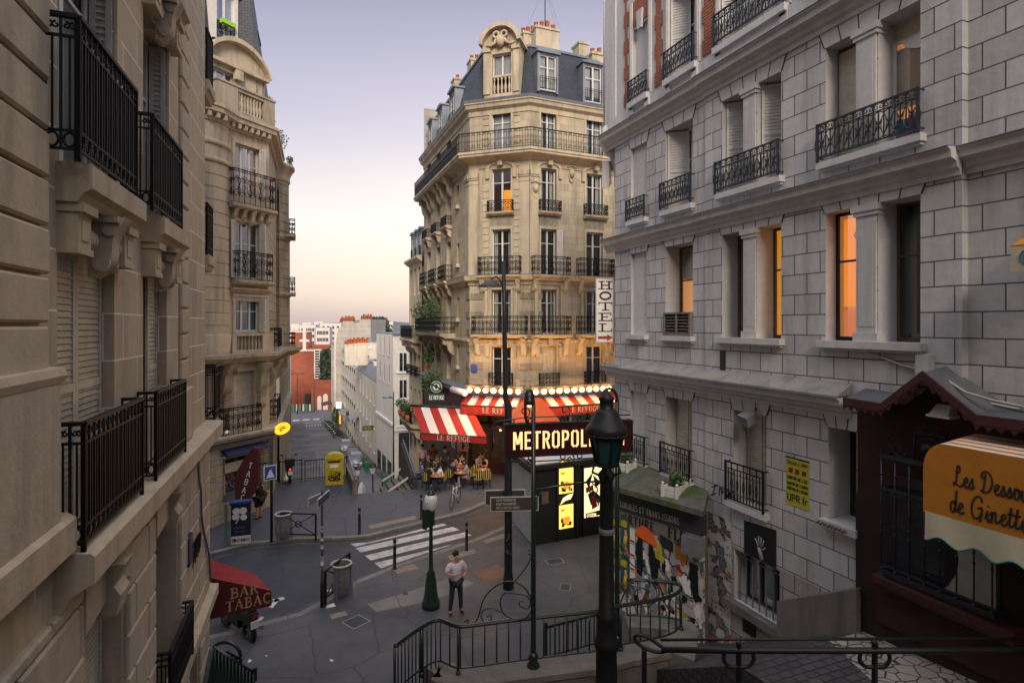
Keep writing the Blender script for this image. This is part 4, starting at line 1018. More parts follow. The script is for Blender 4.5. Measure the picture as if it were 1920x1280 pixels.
b.tube(pts,.022,6);b.build('cable',M['mid_grey'],lb)
# ---------------------------------------------------------------- corner house behind, over the tobacco shop
BF=Fr((-.80,27.5),(-.747,-.665),flip=True)
SF=Fr((-.80,27.5),(.22,4.5))
bb_=thing('cream_corner_house','weathered cream corner house with a round pediment and grey mansard above the tobacco shop','building',(-2,27,0))
def bz(py,px=465,off=0):return BF.z(px,py,off)
def bs(px,off=0):return BF.s(px,off)
zc=bz(236)
zs=bz(668)
wins=[(bs(487),bs(440),bz(368),bz(275),.3),(bs(487),bs(441),bz(523),bz(418),.3),(bs(487),bs(441),bz(622),bz(560),.3),(bs(478),bs(428),bz(800),bz(695),.35)]
b=MB(BF);b.wall(0,bs(430)+.02,bz(828),zc,wins,0);b.build('wall',M['cream_plain'],bb_)
# rounded corner at the left with coursed joints
b=MB();c0=BF(bs(430)+.0,0,0);cxl=BF(bs(408)+.35,-.9,0)
def drum(c,r,z0,z1,mat,nm='round_corner',n=36,rust=True):
 b=MB();pr=[]
 if rust:
  z=z0
  while z<z1-.01:
   zt=min(z+.5,z1);pr+=[(r-.03,z),(r-.03,z+.025),(r,z+.05),(r,zt-.01)];z=zt
 else:pr=[(r,z0),(r,z1)]
 b.lathe(pr,(c[0],c[1],0),n,False);return b.build(nm,M[mat],bb_)
drum(cxl,1.28,zs+.3,zc-1.9,'cream_plain');drum(cxl,1.25,zc-1.9,zc,'cream_plain',rust=False);drum(cxl,1.1,-1,zs,'cream_dark')
b=MB();b.lathe([(1.32,zc-2.05),(1.36,zc-2.0),(1.36,zc-1.9),(1.3,zc-1.85)],(cxl[0],cxl[1],0),36);b.lathe([(1.30,zc-1.35),(1.34,zc-1.3),(1.34,zc-1.2),(1.30,zc-1.15)],(cxl[0],cxl[1],0),36);b.build('round_corner_band',M['cream_plain'],bb_)
# left of the drum and side wall with tower
b=MB(SF);b.wall(0,4.7,-1,zc,[],0);b.wall(4.7,16,-1,zc-1.2,[(6.5,7.6,bz(523),bz(418)),(10,11,bz(523),bz(418)),(6.5,7.6,bz(368),bz(275)),(10,11,bz(368),bz(275))],.15);b.build('side_wall',M['cream_grooved'],bb_)
tw=(SF(6.2,-1.1,0)[0],SF(6.2,0,0)[1])
tw=(-1.17,33.6)
ztw=zat(315,31.2)
drum(tw,1.22,zat(668,31.2)+.2,ztw-.9,'cream_dark','tower');drum(tw,1.15,zat(668,31.2)-.6,zat(668,31.2)+.3,'cream_dark','tower',rust=False)
b=MB();b.lathe([(1.22,ztw-.95),(1.3,ztw-.8),(1.26,ztw-.7),(1.3,ztw-.5),(1.45,ztw-.2),(1.52,ztw-.15),(1.52,ztw),(1.3,ztw+.1)],(tw[0],tw[1],0),36);b.build('tower_cornice',M['cream_plain'],bb_)
for zz in(zat(445,31.2),zat(550,31.2)):
 b=MB();b.lathe([(1.22,zz-.3),(1.36,zz-.12),(1.36,zz),(1.22,zz+.05)],(tw[0],tw[1],0),36);b.build('tower_band',M['cream_dark'],bb_)
# tower windows' rails
for zz in(bz(388),bz(525),bz(655)):
 f=Fr((tw[0]+1.24,tw[1]-.9),(0,1));guard_scroll(f,0,1.5,zz-.2,.85,.28,bb_,pitch=.36)
 b=MB(f);b.box(-.1,1.6,-.2,.32,zz-.33,zz-.2);b.build('balcony_slab',M['cream_dark'],bb_)
b=MB(SF);
# main cornice with dentils
pth=[cxl and(cxl[0]+1.25*math.cos(math.radians(a)),cxl[1]+1.25*math.sin(math.radians(a)))for a in range(170,330,16)]
pth=[(x,y)for x,y in pth]+[BF(bs(430)-.1,0,0)[:2],BF(0,0,0)[:2],SF(4.7,0,0)[:2]]
# travel so that n (right of travel) faces outwards
b=MB();b.sweep(pth,[(-.05,zc-.42),(.08,zc-.42),(.10,zc-.2),(.34,zc-.12),(.36,zc+.05),(.42,zc+.08),(.42,zc+.2),(-.05,zc+.24)]);b.build('cornice',M['cream_plain'],bb_)
b=MB(BF);b.prof(.0,bs(430),[(.05,zc-.36),(.07,zc-.36),(.07,zc-.14),(.05,zc-.14)]);s=.1
while s<bs(430):b.box(s,s+.13,.05,.3,zc-.34,zc-.14);s+=.3
b.fr=ID;b.lathe([(1.26,zc-.36),(1.3,zc-.36),(1.3,zc-.14),(1.26,zc-.14)],(cxl[0],cxl[1],0),36,False)
for a in range(180,325,13):
 x,y=cxl[0]+1.42*math.cos(math.radians(a)),cxl[1]+1.42*math.sin(math.radians(a));b.fr=Loc(x,y,0,math.radians(a));b.box(-.14,.12,-.065,.065,zc-.34,zc-.14);
b.build('dentils',M['cream_plain'],bb_)
# balustrade storey, pediment and mansard
zb0,zb1=zc+.24,bz(180,465,-.1)
b=MB(BF);W_=bs(430)
b.box(-.1,.45,.0,.28,zb0,zb1).box(W_-.2,W_+.75,-.1,.28,zb0,zb1).box(.45,W_-.2,.02,.26,zb1-.14,zb1-.001).box(.45,W_-.2,.02,.26,zb0,zb0+.14)
b.box(-.14,W_+.8,-.12,.32,zb1,zb1+.08);bal=b.build('balustrade',M['cream_dark'],bb_)
b=MB(BF);baluster_row(b,.5,W_-.24,zb0+.14,zb1-.14,.14,8,.085);b.build('balusters',M['cream_plain'],bal)
za=bz(75,440)
aw=(bs(452),bs(404),bz(172,430),bz(128,430),.3)
AL,AR=-.05,bs(398)
b=MB(BF.sub(0,-.35));b.wall(AL,AR,zb0,bz(118,440),[aw],0);b.build('attic_wall',M['cream_plain'],bb_)
cA=(AL+AR)/2;hw=(AR-AL)/2+.12;zpb=bz(118,440)
b=MB(BF.sub(0,-.35));R_=1.25
def seg_arc(hw,rise,zb,k=14):
 R=(hw*hw+rise*rise)/(2*rise);a=math.asin(hw/R);return[(cA+R*math.sin(-a+2*a*i/k),zb+R*math.cos(-a+2*a*i/k)-(R-rise))for i in range(k+1)]
ar0=seg_arc(hw,.95,zpb);ar1=seg_arc(hw+.05,1.15,zpb)
b.prism(ar0,-.2,.03);b.prism(ar0+ar1[::-1],-.2,.32);b.box(AL-.12,AR+.12,-.02,.22,zpb-.12,zpb);b.box(cA-.18,cA+.18,0,.2,zpb-.55,zpb-.12)
b.build('pediment',M['cream_plain'],bb_)
window(BF.sub(0,-.35),*aw[:4],-.22,bb_,3,(.6,),'frame_white','curtain',cpart=.5)
# side of the pediment block, sloping slate roof, dormers
b=MB(BF)
zt=zc+8.2
b.hexa([(-.3,-.6,zb0),(5,-.6,zb0),(5,-6,zb0),(-.3,-6,zb0)],[(-.0,-1.6,zt),(5,-1.6,zt),(5,-5,zt),(-.0,-5,zt)])
rf=b.build('mansard_roof',M['slate'],bb_)
b=MB(SF);b.hexa([(0,-.35,zc+.2),(13,-.35,zc-.9),(13,-5,zc-.9),(0,-5,zc+.2)],[(0,-.85,zc+7.6),(13,-.85,zc+5.0),(13,-4,zc+5.0),(0,-4,zc+7.6)]);b.build('side_roof',M['slate'],bb_)
b=MB(BF.sub(0,-.35));b.prism([(AL,zb0),(AL-.02,zpb),(AL+.1,zpb),(AL+.1,zb0)],-1.5,0);b.build('attic_return',M['cream_plain'],bb_)
dz0,dz1=bz(82,430,-.9),bz(-6,430,-.9)
d0,d1=bs(437,-.9),bs(403,-.9)
b=MB(BF.sub(0,-.9));b.box(d0-.16,d0,-1.2,.12,dz0-.1,dz1+.1).box(d1,d1+.16,-1.2,.12,dz0-.1,dz1+.1).box(d0-.25,d1+.25,-1.2,.22,dz1+.1,dz1+.35);dm=b.build('dormer',M['frame_white'],rf)
w_=window(BF.sub(0,-.9),d0,d1,dz0,dz1+.1,0,dm,2,(),'frame_white','curtain',cpart=.5)
guard_scroll(BF.sub(0,-.9),d0,d1,dz0,.7,.12,dm,ret=False)
for px,py0,py1,t_ in((478,130,72,29.0),(491,165,130,33.5)):
 x,y=P(px,t_);z0,z1=zat(py0,t_),zat(py1,t_);f=Loc(x,y,0,math.radians(-3))
 b=MB(f);b.box(-1.6,0,-.7,.7,z0-1.5,z1).box(-1.7,.22,-.85,.85,z1,z1+.16);dd_=b.build('dormer',M['zinc'],bb_)
 b=MB(f);b.box(0,.05,-.5,.5,z0-.2,z1-.1);b.build('window',M['frame_white'],dd_)
# floor bands and window dressings
def band(z,s0,s1,d,h,mat='cream_plain',nm='string_course'):
 b=MB(BF);b.prof(s0,s1,[(-.02,z-h),(d*.3,z-h),(d*.5,z-h*.5),(d,z-h*.35),(d,z),(-.02,z+.02)]);return b.build(nm,M[mat],bb_)
def swin(i,shut=None,cur='curtain',**k):
 s0,s1,z0,z1,d=wins[i]
 w_=window(BF,s0,s1,z0,z1,-.16,bb_,3,(.62,),'frame_white',cur,**k)
 b=MB(BF);f=.13;n=.045
 b.box(s0-f,s0,-.02,n,z0-.05,z1+f).box(s1,s1+f,-.02,n,z0-.05,z1+f).box(s0,s1,-.02,n,z1,z1+f);b.build('window_surround',M['cream_plain'],bb_)
 shutter(BF,s0+.01,s0-.02,0.0,.34 if shut else .25,z0,z1,w_,'shutter_white')
 if shut==2:shutter(BF,s1-.01,s1+.3,-.01,.16,z0,z1,w_,'shutter_white')
 return w_
swin(0,1,'curtain_pink');swin(1,2,None);swin(2,1,'curtain_teal',cpart=.5)
for i,(zz,a,c)in enumerate(((bz(388),bs(507),bs(428)),(bz(526),bs(502),bs(436)))):
 a=max(a,-.25)
 guard_scroll(BF,a+.02,c,zz,bz(325 if i==0 else 473)-zz,.34,bb_,pitch=.5)
 b=MB(BF);b.prof(a-.06,c+.08,[(-.02,zz-.2),(.26,zz-.2),(.4,zz-.12),(.42,zz-.01),(-.02,zz)]);sb=b.build('balcony_slab',M['cream_plain'],bb_)
 if i==0:
  for k in range(5):
   b=MB(BF);console(b,a+.2+(c-a-.4)*k/4,.16,zz-.2,.42 if k!=2 else .6,.3);b.build('scroll_bracket',M['cream_plain'],sb)
band(bz(541),bs(505),bs(430),.22,.18);band(bz(552),bs(497),bs(434),.10,.3,nm='window_entablature')
# balustrade panel and the great slab
z1_,z0_=bz(625),bz(655)
b=MB(BF);b.box(-.1,bs(487),-.02,.2,z0_-.0,z1_).box(bs(438),bs(430),-.02,.2,z0_,z1_).box(bs(487),bs(438),-.02,.22,z1_-.1,z1_+.001).box(bs(487),bs(438),-.02,.2,z0_-.25,z0_-.001).box(-.1,bs(487),-.02,.2,z0_-.25,z0_).box(bs(438),bs(430),-.02,.2,z0_-.25,z0_);q=b.build('balustrade',M['cream_plain'],bb_)
b=MB(BF);baluster_row(b,bs(486),bs(439),z0_,z1_-.1,.1,7,.075);b.build('balusters',M['cream_dark'],q)
b=MB();b.lathe([(1.3,zs),(1.3,zs+.02),(1.38,z1_-.05),(1.34,z1_)],(cxl[0],cxl[1],0),36);b.build('round_corner_base',M['cream_plain'],bb_)
pth2=[(cxl[0]+1.3*math.cos(math.radians(a)),cxl[1]+1.3*math.sin(math.radians(a)))for a in range(170,330,16)]+[BF(bs(430)-.1,.05,0)[:2],BF(0,.05,0)[:2],(-.45,31.5),(.1,32.6),(.28,34),(.1,36)]
b=MB();b.sweep(pth2,[(-.4,zs-.28),(.1,zs-.28),(.25,zs-.2),(.4,zs-.05),(.46,zs),(.46,zs+.14),(-.4,zs+.2)]);b.build('great_slab',M['cream_dark'],bb_)
for s in(bs(420),bs(487)):
 b=MB(BF);console(b,s,.4,zs-.28,1.3,.6);console(b,s,.26,zs-1.5,.8,.26);b.build('scroll_bracket',M['cream_dark'],bb_)
s0,s1,z0,z1,d=wins[3]
w_=window(BF,s0,s1,z0,z1,-.3,bb_,2,(),'frame_white',None)
for k in range(4):a=s0+.02+k*(s1-s0-.04)/4;shutter(BF,a,a+(s1-s0-.1)/4,-.22+.06*(k%2),-.16-.06*(k%2),z0,z1,w_,'shutter_cream')
guard_scroll(BF,bs(481),bs(410),bz(808),bz(757)-bz(808),.3,bb_,pitch=.5)
# rail on side over shop
guard_scroll(SF,.8,3.2,bz(800),.95,.3,bb_,pitch=.5);
for s in(.6,2.0,3.4,4.6):
 b=MB(SF);console(b,s,.3,zs-.25,1.2,.5);b.build('scroll_bracket',M['cream_dark'],bb_)
guard_scroll(SF,.9,3.1,bz(655)+.02,.9,.35,bb_,pitch=.45)
# window boxes with geraniums high on the side
for i,(px,py,t_,r)in enumerate(((502,192,28.5,.3),(507,228,29,.25),(522,262,31.5,.55),(543,300,33.8,.22))):
 x,y=P(px,t_);z=zat(py,t_)
 pl=thing('balcony_plant',['red geraniums at the end of the high stone balustrade','small red geranium below the end of the stone balustrade','bushy green plant spilling over the tower cornice','thin trailing plant on the far lip of the tower cornice'][i],'plant',(x,y,z-.35))
 leaves((x,y,z),r,int(260*r/.4),.07,pl)
 if i<2:leaves((x+.05,y-.05,z+.08),r*.75,60,.05,pl,'red_awning','flower')
 b=MB(Loc(x,y,z-.5));b.box(-.16,.16,-.16,.16,-.3,.25);b.build('planter',M['mid_grey'],pl)
b=MB(BF.sub(0,-.9));x0=d0+.1;b.box(x0,x0+.62,.12,.32,dz0+.62,dz0+.8)
t=tag(b.build('window_box',paint('lime_plastic',(.28,.60,.05),.4,.1)),'lime green plastic window box on the rail of the topmost dormer','planter')
# tobacco shop front
sc0,sc1=bz(835),bz(805)
M['shop_grey']=paint('shop_grey_green',(.11,.125,.125),.5,.2,4)
shp=thing('tobacco_shop','grey tobacco shop front picked out with yellow lines under the cream corner house','shop',BF(1.5,0,0))
b=MB(BF);b.wall(0,4.2,.9,sc0,[(bs(455)-.15,bs(418),1.2,2.65)],.06,.3,ends=.2);b.build('facade',M['shop_grey'],shp)
b=MB(BF);b.wall(0,4.2,-.1,.9,[],.08,ends=.2);b.build('stone_base',M['cream_dark'],shp)
b=MB(BF);b.prof(-.25,4.2,[(0,sc0-.02),(.1,sc0-.02),(.16,sc0+.12),(.34,sc0+.16),(.36,sc0+.34),(.5,sc0+.42),(.5,sc0+.52),(0,sc0+.56)]);b.build('cornice',M['shop_grey'],shp)
b=MB(BF);b.prof(-.24,4.2,[(0,sc0+.56),(.5,sc0+.53),(.52,sc0+.62),(0,sc0+.70)]);b.build('coping',M['cream_plain'],shp)
b=MB(BF);b.quad((bs(455)-.15,-.24,1.2),(bs(418),-.24,1.2),(bs(418),-.24,2.65),(bs(455)-.15,-.24,2.65));b.build('shop_window',M['glass_dark'],shp)
b=MB(BF);random.seed(3)
for k in range(40):
 s=random.uniform(bs(455),bs(420));z=random.uniform(1.3,1.95);b.box(s,s+.09,-.235,-.2,z,z+.12)
b.build('window_display',paint('display_goods',(.16,.12,.11),.6,.8,12),shp)
b=MB(BF);b.box(bs(455),bs(418)-.02,.06,.09,2.1,2.5);b.build('shop_notice',M['shutter'],shp)
b=MB(BF);zA=3.0
b.hexa([(bs(488),.06,zA),(bs(418)+.1,.06,zA),(bs(418)+.1,.5,zA-.16),(bs(488),.5,zA-.16)],[(bs(488),.06,zA+.13),(bs(418)+.1,.06,zA+.13),(bs(418)+.1,.5,zA-.08),(bs(488),.5,zA-.08)]);b.build('awning',paint('navy_canvas',(.03,.04,.12)),shp)
for s in(.14,.24,.5,.6,bs(418)+.12,bs(418)+.22,bs(418)+.55,bs(418)+.65,bs(418)+1.0):
 for dz in(0,):
  b=MB(BF);b.box(s,s+.025,.06,.068,.95,sc0-.1);b.build('yellow_line',M['yellow'],shp)
b=MB(BF);b.box(0,4.2,.06,.068,sc0-.08,sc0-.055).box(.0,4.2,.06,.067,sc0-.6,sc0-.575);b.build('yellow_border',M['yellow'],shp)
b=MB(BF);s=bs(423);b.box(s-.12,s+.12,.06,.08,3.35,3.6);b.build('crest_notice',M['white'],shp)
b=MB(BF);s=bs(453);b.lathe([(.001,0),(.12,0),(.13,.1),(.1,.2),(.001,.2)],(s,.15,3.35),12);b.build('round_lamp',M['yellow'],shp)
# side shop front running down the street
b=MB(SF);b.wall(0,14,-1,bz(828),[(1.0,2.2,.3,2.9),(2.6,4.0,.3,2.9),(5,6.2,.3,2.9),(7,8.6,.3,2.9)],.05);b.build('side_facade',M['cream_dark'],shp)
b=MB(SF)
for a,c in((1.0,2.2),(2.6,4.0),(5,6.2),(7,8.6)):b.quad((a,-.25,.3),(c,-.25,.3),(c,-.25,2.9),(a,-.25,2.9))
b.build('side_windows',M['glass_dark'],shp)
b=MB(SF);b.prof(-.2,14,[(0,bz(840)),(.2,bz(838)),(.45,bz(815)),(.45,bz(808)),(0,bz(804))]);b.build('side_cornice',M['cream_dark'],shp)
# ---------------------------------------------------------------- the cafe building facing the square
K0,K1,K2,K3=(9.3,41.3),(9.3,29.95),(11.95,27.8),(24,28.2)
cb=thing('cafe_corner_building','tall cream stone corner building with a canted front, long iron balcony and slate mansard over the cafe','building',(10.6,28.9,0))
cb['label']='tall cream stone building with a canted corner and slate mansard above the cafe'
CF=Fr(K1,(K2[0]-K1[0],K2[1]-K1[1]));CW=math.hypot(K2[0]-K1[0],K2[1]-K1[1])
RFc=Fr(K2,(K3[0]-K2[0],K3[1]-K2[1]));SFc=Fr(K0,(0,-1))
for f in(CF,RFc,SFc):
 v=f(1,1,0);w0=f(1,0,0)
if CF.nn[1]>0:CF.nn=(-CF.nn[0],-CF.nn[1])
if RFc.nn[1]>0:RFc.nn=(-RFc.nn[0],-RFc.nn[1])
if SFc.nn[0]>0:SFc.nn=(-SFc.nn[0],-SFc.nn[1])
SL=K0[1]-K1[1]
ZR=20.1;F5,F4,F3,F2,F1=17.42,14.24,10.83,7.66,4.9
c0,c1=CF.s(922),CF.s(958)
fl=[(F5,F5+2.45),(F4,F4+2.35),(F3,F3+2.5),(F2,F2+2.42),(F1-.1,F1+2.1)]
ch=[(c0,c1,a,z,.3)for a,z in fl]
b=MB(CF);b.wall(0,CW,4.2,ZR,ch,0);b.build('wall',M['cream_ashlar'],cb)
r1=[(RFc.s(1014),RFc.s(1043)),(RFc.s(1099),RFc.s(1130)),(RFc.s(1160),RFc.s(1185))]
rh=[(a,c,z0,z1,.3)for a,c in r1 for z0,z1 in fl]
b=MB(RFc);b.wall(0,12,4.2,ZR,rh,0);b.build('wall',M['cream_ashlar'],cb)
l1=[(SL-4.9+.0,SL-3.9),(SL-7.6,SL-6.5),(SL-10.3,SL-9.2)]
lh=[(a,c,z0,z1,.3)for a,c in l1 for z0,z1 in fl]
sm=[(SL-2.55,SL-2.1,z+.9,z+2.1,.2)for z in(F4,F3,F2,F1)]
b=MB(SFc);b.wall(0,SL,-9,ZR,lh+sm,0);b.build('wall',M['cream_ashlar'],cb)
b=MB();b.face([b.raw(q)for q in((K3[0],K3[1],-1),(K3[0],45,-1),(K3[0],45,ZR),(K3[0],K3[1],ZR))]);b.face([b.raw(q)for q in((K0[0],K0[1],-9),(K3[0],K0[1],-9),(K3[0],K0[1],ZR+4),(K0[0],K0[1],ZR+4))]);b.build('party_wall',M['render_grey'],cb)
PTH=[K0,K1,K2,K3]
def csweep(pr,nm,mat='cream_plain',path=PTH,parent=cb):
 b=MB();b.sweep(path,pr);return b.build(nm,M[mat],parent)
csweep([(-.05,ZR-.55),(.05,ZR-.55),(.07,ZR-.3),(.25,ZR-.18),(.30,ZR),(.36,ZR+.02),(.36,ZR+.1),(-.05,ZR+.12)],'cornice')
csweep([(.20,ZR+.10),(.38,ZR+.10),(.42,ZR+.22),(.38,ZR+.24),(.34,ZR+.14),(.2,ZR+.14)],'gutter','zinc')
csweep([(-.05,F5-.75),(.05,F5-.75),(.08,F5-.5),(.3,F5-.38),(.42,F5-.3),(.72,F5-.25),(.72,F5-.14),(.78,F5-.12),(.78,F5-.0),(-.05,F5+.02)],'long_balcony')
csweep([(-.05,F3-.5),(.08,F3-.5),(.12,F3-.3),(.34,F3-.24),(.38,F3-.06),(.38,F3),(-.05,F3+.02)],'string_course')
csweep([(.0,F3+.01),(.40,F3+.0),(.40,F3+.03),(.0,F3+.05)],'flashing','zinc')
csweep([(-.05,F2-.62),(.05,F2-.62),(.06,F2-.45),(.16,F2-.38),(.16,F2-.28),(-.05,F2-.26)],'string_course')
csweep([(-.05,4.35),(.3,4.35),(.3,4.5),(.36,4.6),(-.05,4.8)],'shop_cornice','zinc')
# corner piers, banded lower down
for(F_,sa,sb_)in((CF,0.0,.55),(CF,CW-.55,CW),(RFc,0,.5),(SFc,SL-.6,SL)):
 b=MB(F_);b.box(sa,sb_,-.02,.07,F3+.02,F5-.75);b.box(sa-.0,sb_+.0,-.02,.12,F5-1.35,F5-1.25);b.box(sa,sb_,-.02,.16,F5-1.25,F5-1.0);b.box(sa,sb_,-.02,.10,F5-1.6,F5-1.5);b.build('corner_pier',M['cream_plain'],cb)
 for k,z in enumerate((F3-1.1,F3-2.1,F3-3.05,F3-4.0,F3-4.9,F3-5.75)):
  b=MB(F_);b.box(sa+.03,sb_-.0+.25*(1 if sa==0 else 0),-.02,.05,z-.17,z+.17);b.build('carved_band',M['vermic'],cb)
# long iron balcony
def path_rail(path,off,z0,h,nm,parent,mat='iron',pitch=.15,motif=True):
 """railing along an offset polyline"""
 b=MB();m=len(path);P2=[]
 for k in range(m):
  if 0<k<m-1:
   a,c,e=Vector(path[k-1]),Vector(path[k]),Vector(path[k+1]);d1=(c-a).normalized();d2=(e-c).normalized()
   nn=Vector((d1.y,-d1.x))+Vector((d2.y,-d2.x));nn=nn/nn.length_squared*2
  else:
   a,c=(Vector(path[0]),Vector(path[1]))if k==0 else(Vector(path[-2]),Vector(path[-1]));d=(c-a).normalized();nn=Vector((d.y,-d.x))
  P2.append(Vector(path[k])+nn*off)
 for A,B in zip(P2,P2[1:]):
  L=(B-A).length;f=Fr((A.x,A.y),(B.x-A.x,B.y-A.y));b.fr=f
  for z,w_ in((z0+h,.045),(z0+h-.14,.02),(z0+.08,.025),(z0+.2,.015)):b.bar((0,0,z),(L,0,z),w_)
  k_=max(1,round(L/pitch));w_=L/k_
  for i in range(k_+1):
   b.bar((i*w_,0,z0),(i*w_,0,z0+h),.016)
   if motif and i<k_:
    c=(i+.5)*w_;b.tube(ell(c,z0+h*.55,w_*.30,.05,0,6),.011,3,True)
    if i%2:b.tube(ell(c,z0+h-.07,w_*.33,.04,0,6),.011,3,True);b.tube(ell(c,z0+h*.32,w_*.28,.07,0,6),.011,3,True)
 return b.build(nm,M[mat],parent)
path_rail(PTH,.7,F5,1.02,'balcony_rail',cb)
csc=[(SFc(SL-11.3+.0,.0,0)[0]-.64,41.2),(SFc(0,.0,0)[0]-.64,30.1)]
b=MB(SFc);b.box(0,SL-.3,.66,.68,F5+.1,F5+.85);b.build('balcony_screen',M['iron_blue'],cb)
# windows with guards, hoods, brackets
def cwin(F_,s0,s1,z0,z1,lvl,cur=None,room='room',shut=0,**k):
 w_=window(F_,s0,s1,z0,z1,-.2,cb,2,(.7,),k.pop('fm','frame_white'),cur,room,**k)
 b=MB(F_);f=.11
 b.box(s0-f,s0,-.02,.04,z0,z1).box(s1,s1+f,-.02,.04,z0,z1).box(s0-f,s1+f,-.02,.045,z1,z1+.16);b.build('window_surround',M['cream_plain'],w_)
 if lvl in(0,1,2,4)and shut!=-1:
  shutter(F_,s0+.015,s0-.01,-.02,-.18,z0+.03,z1-.03,w_,'shutter_white',.1)
 if shut==1:shutter(F_,s1+.01,s1+.30,-.0,.2,z0+.03,z1-.03,w_,'shutter_white',.1)
 if shut==2:
  for j in range(4):a=s0+(s1-s0)*j/4;shutter(F_,a,a+(s1-s0)/4,-.12+.05*(j%2),-.07-.05*(j%2),z0+.03,z1-.03,w_,'shutter_cream',.1)
 return w_
def hood(F_,s0,s1,z,big=True):
 c=(s0+s1)/2;hw=(s1-s0)/2+.3
 b=MB(F_);k=12
 ar=lambda r,dz:[(c+r*math.cos(PI-PI*i/k),z+dz+(r*.42)*math.sin(PI*i/k))for i in range(k+1)]
 o=ar(hw,.05);i_=ar(hw-.16,.0)
 b.prism(o+i_[::-1],0,.14);b.box(c-hw-.02,c-hw+.18,-.0,.12,z-.5,z+.05);b.box(c+hw-.18,c+hw+.02,0,.12,z-.5,z+.05);b.box(c-.13,c+.13,0,.3,z+.15,z+.62);b.build('window_hood',M['cream_plain'],cb)
def guard(F_,s0,s1,z,ext,h,n,br=True):
 guard_scroll(F_,s0-ext,s1+ext,z,h,n,cb,pitch=.42,r=.014)
 b=MB(F_);b.prof(s0-ext-.06,s1+ext+.06,[(-.02,z-.2),(n*.6,z-.2),(n+.04,z-.1),(n+.06,z-.005),(-.02,z)]);sb=b.build('balcony_slab',M['cream_plain'],cb)
 if br:
  for s in(s0-ext+.16,s1+ext-.16):
   b=MB(F_);console(b,s,.2,z-.2,.5 if h<1 else .75,n*.8);b.build('scroll_bracket',M['cream_plain'],sb)
def frieze(F_,s0,s1,z):
 b=MB(F_);b.box(s0-.08,s1+.08,-.02,.035,z-.78,z-.2);b.build('carved_frieze',M['vermic'],cb)
for F_,cs in((CF,[(c0,c1)]),(RFc,r1)):
 for j,(s0,s1)in enumerate(cs):
  can=F_ is CF
  cwin(F_,s0,s1,*fl[0],0,'curtain',glass='glass' if not can else 'glass',cpart=1.0 if can else .6)
  w_=cwin(F_,s0,s1,*fl[1],1,None if can else 'curtain',cpart=.5);hood(F_,s0,s1,fl[1][1]);guard(F_,s0,s1,F4,.16,.62,.3,False);frieze(F_,s0,s1,F4)
  if can:b=MB(F_);b.box(s1-.5,s1-.02,-.7,-.3,F4+.1,F4+1.25);b.build('lit_screen',emis('orange_lit_room',(1,.28,.01),1.3),w_)
  cwin(F_,s0,s1,*fl[2],2,'curtain' if can else None,cpart=.4,shut=1 if(not can and j==0)else 0);guard(F_,s0,s1,F3,.62,1.0,.5,True)
  cwin(F_,s0,s1,*fl[3],3,'curtain',room='room',cpart=.4)
  for s in(s0-.3,s1+.3):
   b=MB(F_);b.box(s-.09,s+.09,-.02,.1,F2+.05,F3-.75);b.box(s-.11,s+.11,-.02,.16,F3-.75,F3-.5);b.build('pilaster',M['cream_plain'],cb)
  guard(F_,s0,s1,F2,.95 if can else .62,1.0,.55,True)
  hood(F_,s0,s1,fl[4][1]-.05)
  cwin(F_,s0,s1,*fl[4],4,None,shut=-1 if can else 2 if j!=1 else 0);guard_scroll(F_,s0-.12,s1+.12,F1-.02,.72,.16,cb,pitch=.4,r=.014)
  for s in(s0-.75 if can else s0-.5,s1+.75 if can else s1+.5):
   b=MB(F_);console(b,s,.24,F2-.2,.95,.42);b.build('scroll_bracket',M['cream_plain'],cb)
for z0,z1 in((F3+.1,F4-.25),(F4+.1,F5-1.7),(F5+.15,ZR-.7)):
 for s in(c0-.52,c1+.16):
  z=z0
  while z<z1:b=MB(CF);b.box(s,s+.36,-.02,.035,z,min(z+.33,z1)-.03);b.build('quoin_block',M['cream_plain'],cb);z+=.36
for s,z in((RFc.s(1071),F5-.95),(.32,F5-2.0)):
 b=MB(RFc);b.ball((s,.08,z),.17,10,8,1.25);b.tube([(s-.28,.06,z+.3),(s,.1,z+.42),(s+.28,.06,z+.3)],.06,6);b.tube([(s-.16,.06,z-.1),(s-.1,.06,z-.4),(s,.06,z-.5),(s+.1,.06,z-.4),(s+.16,.06,z-.1)],.035,5);b.build('mascaron',M['cream_plain'],cb)
for j,(s0,s1)in enumerate(l1):
 for i,(z0,z1)in enumerate(fl):window(SFc,s0,s1,z0,z1,-.2,cb,2,(.7,),far=True)
 guard(SFc,s0,s1,F4,.12,.62,.35,True);guard(SFc,s0,s1,F3,.3,1.0,.5,True)
 for s in(s0-.3,s1+.3):
  b=MB(SFc);console(b,s,.3,F5-.3,1.2,.55);b.build('scroll_bracket',M['cream_plain'],cb)
for(a,c,z0,z1,d)in sm:
 b=MB(SFc);b.quad((a,-.15,z0),(c,-.15,z0),(c,-.15,z1),(a,-.15,z1));b.build('window',M['glass_dark'],cb)
 b=MB(SFc);b.box(a-.08,c+.08,-.02,.2,z0-.2,z0);b.build('window_sill',M['cream_plain'],cb)
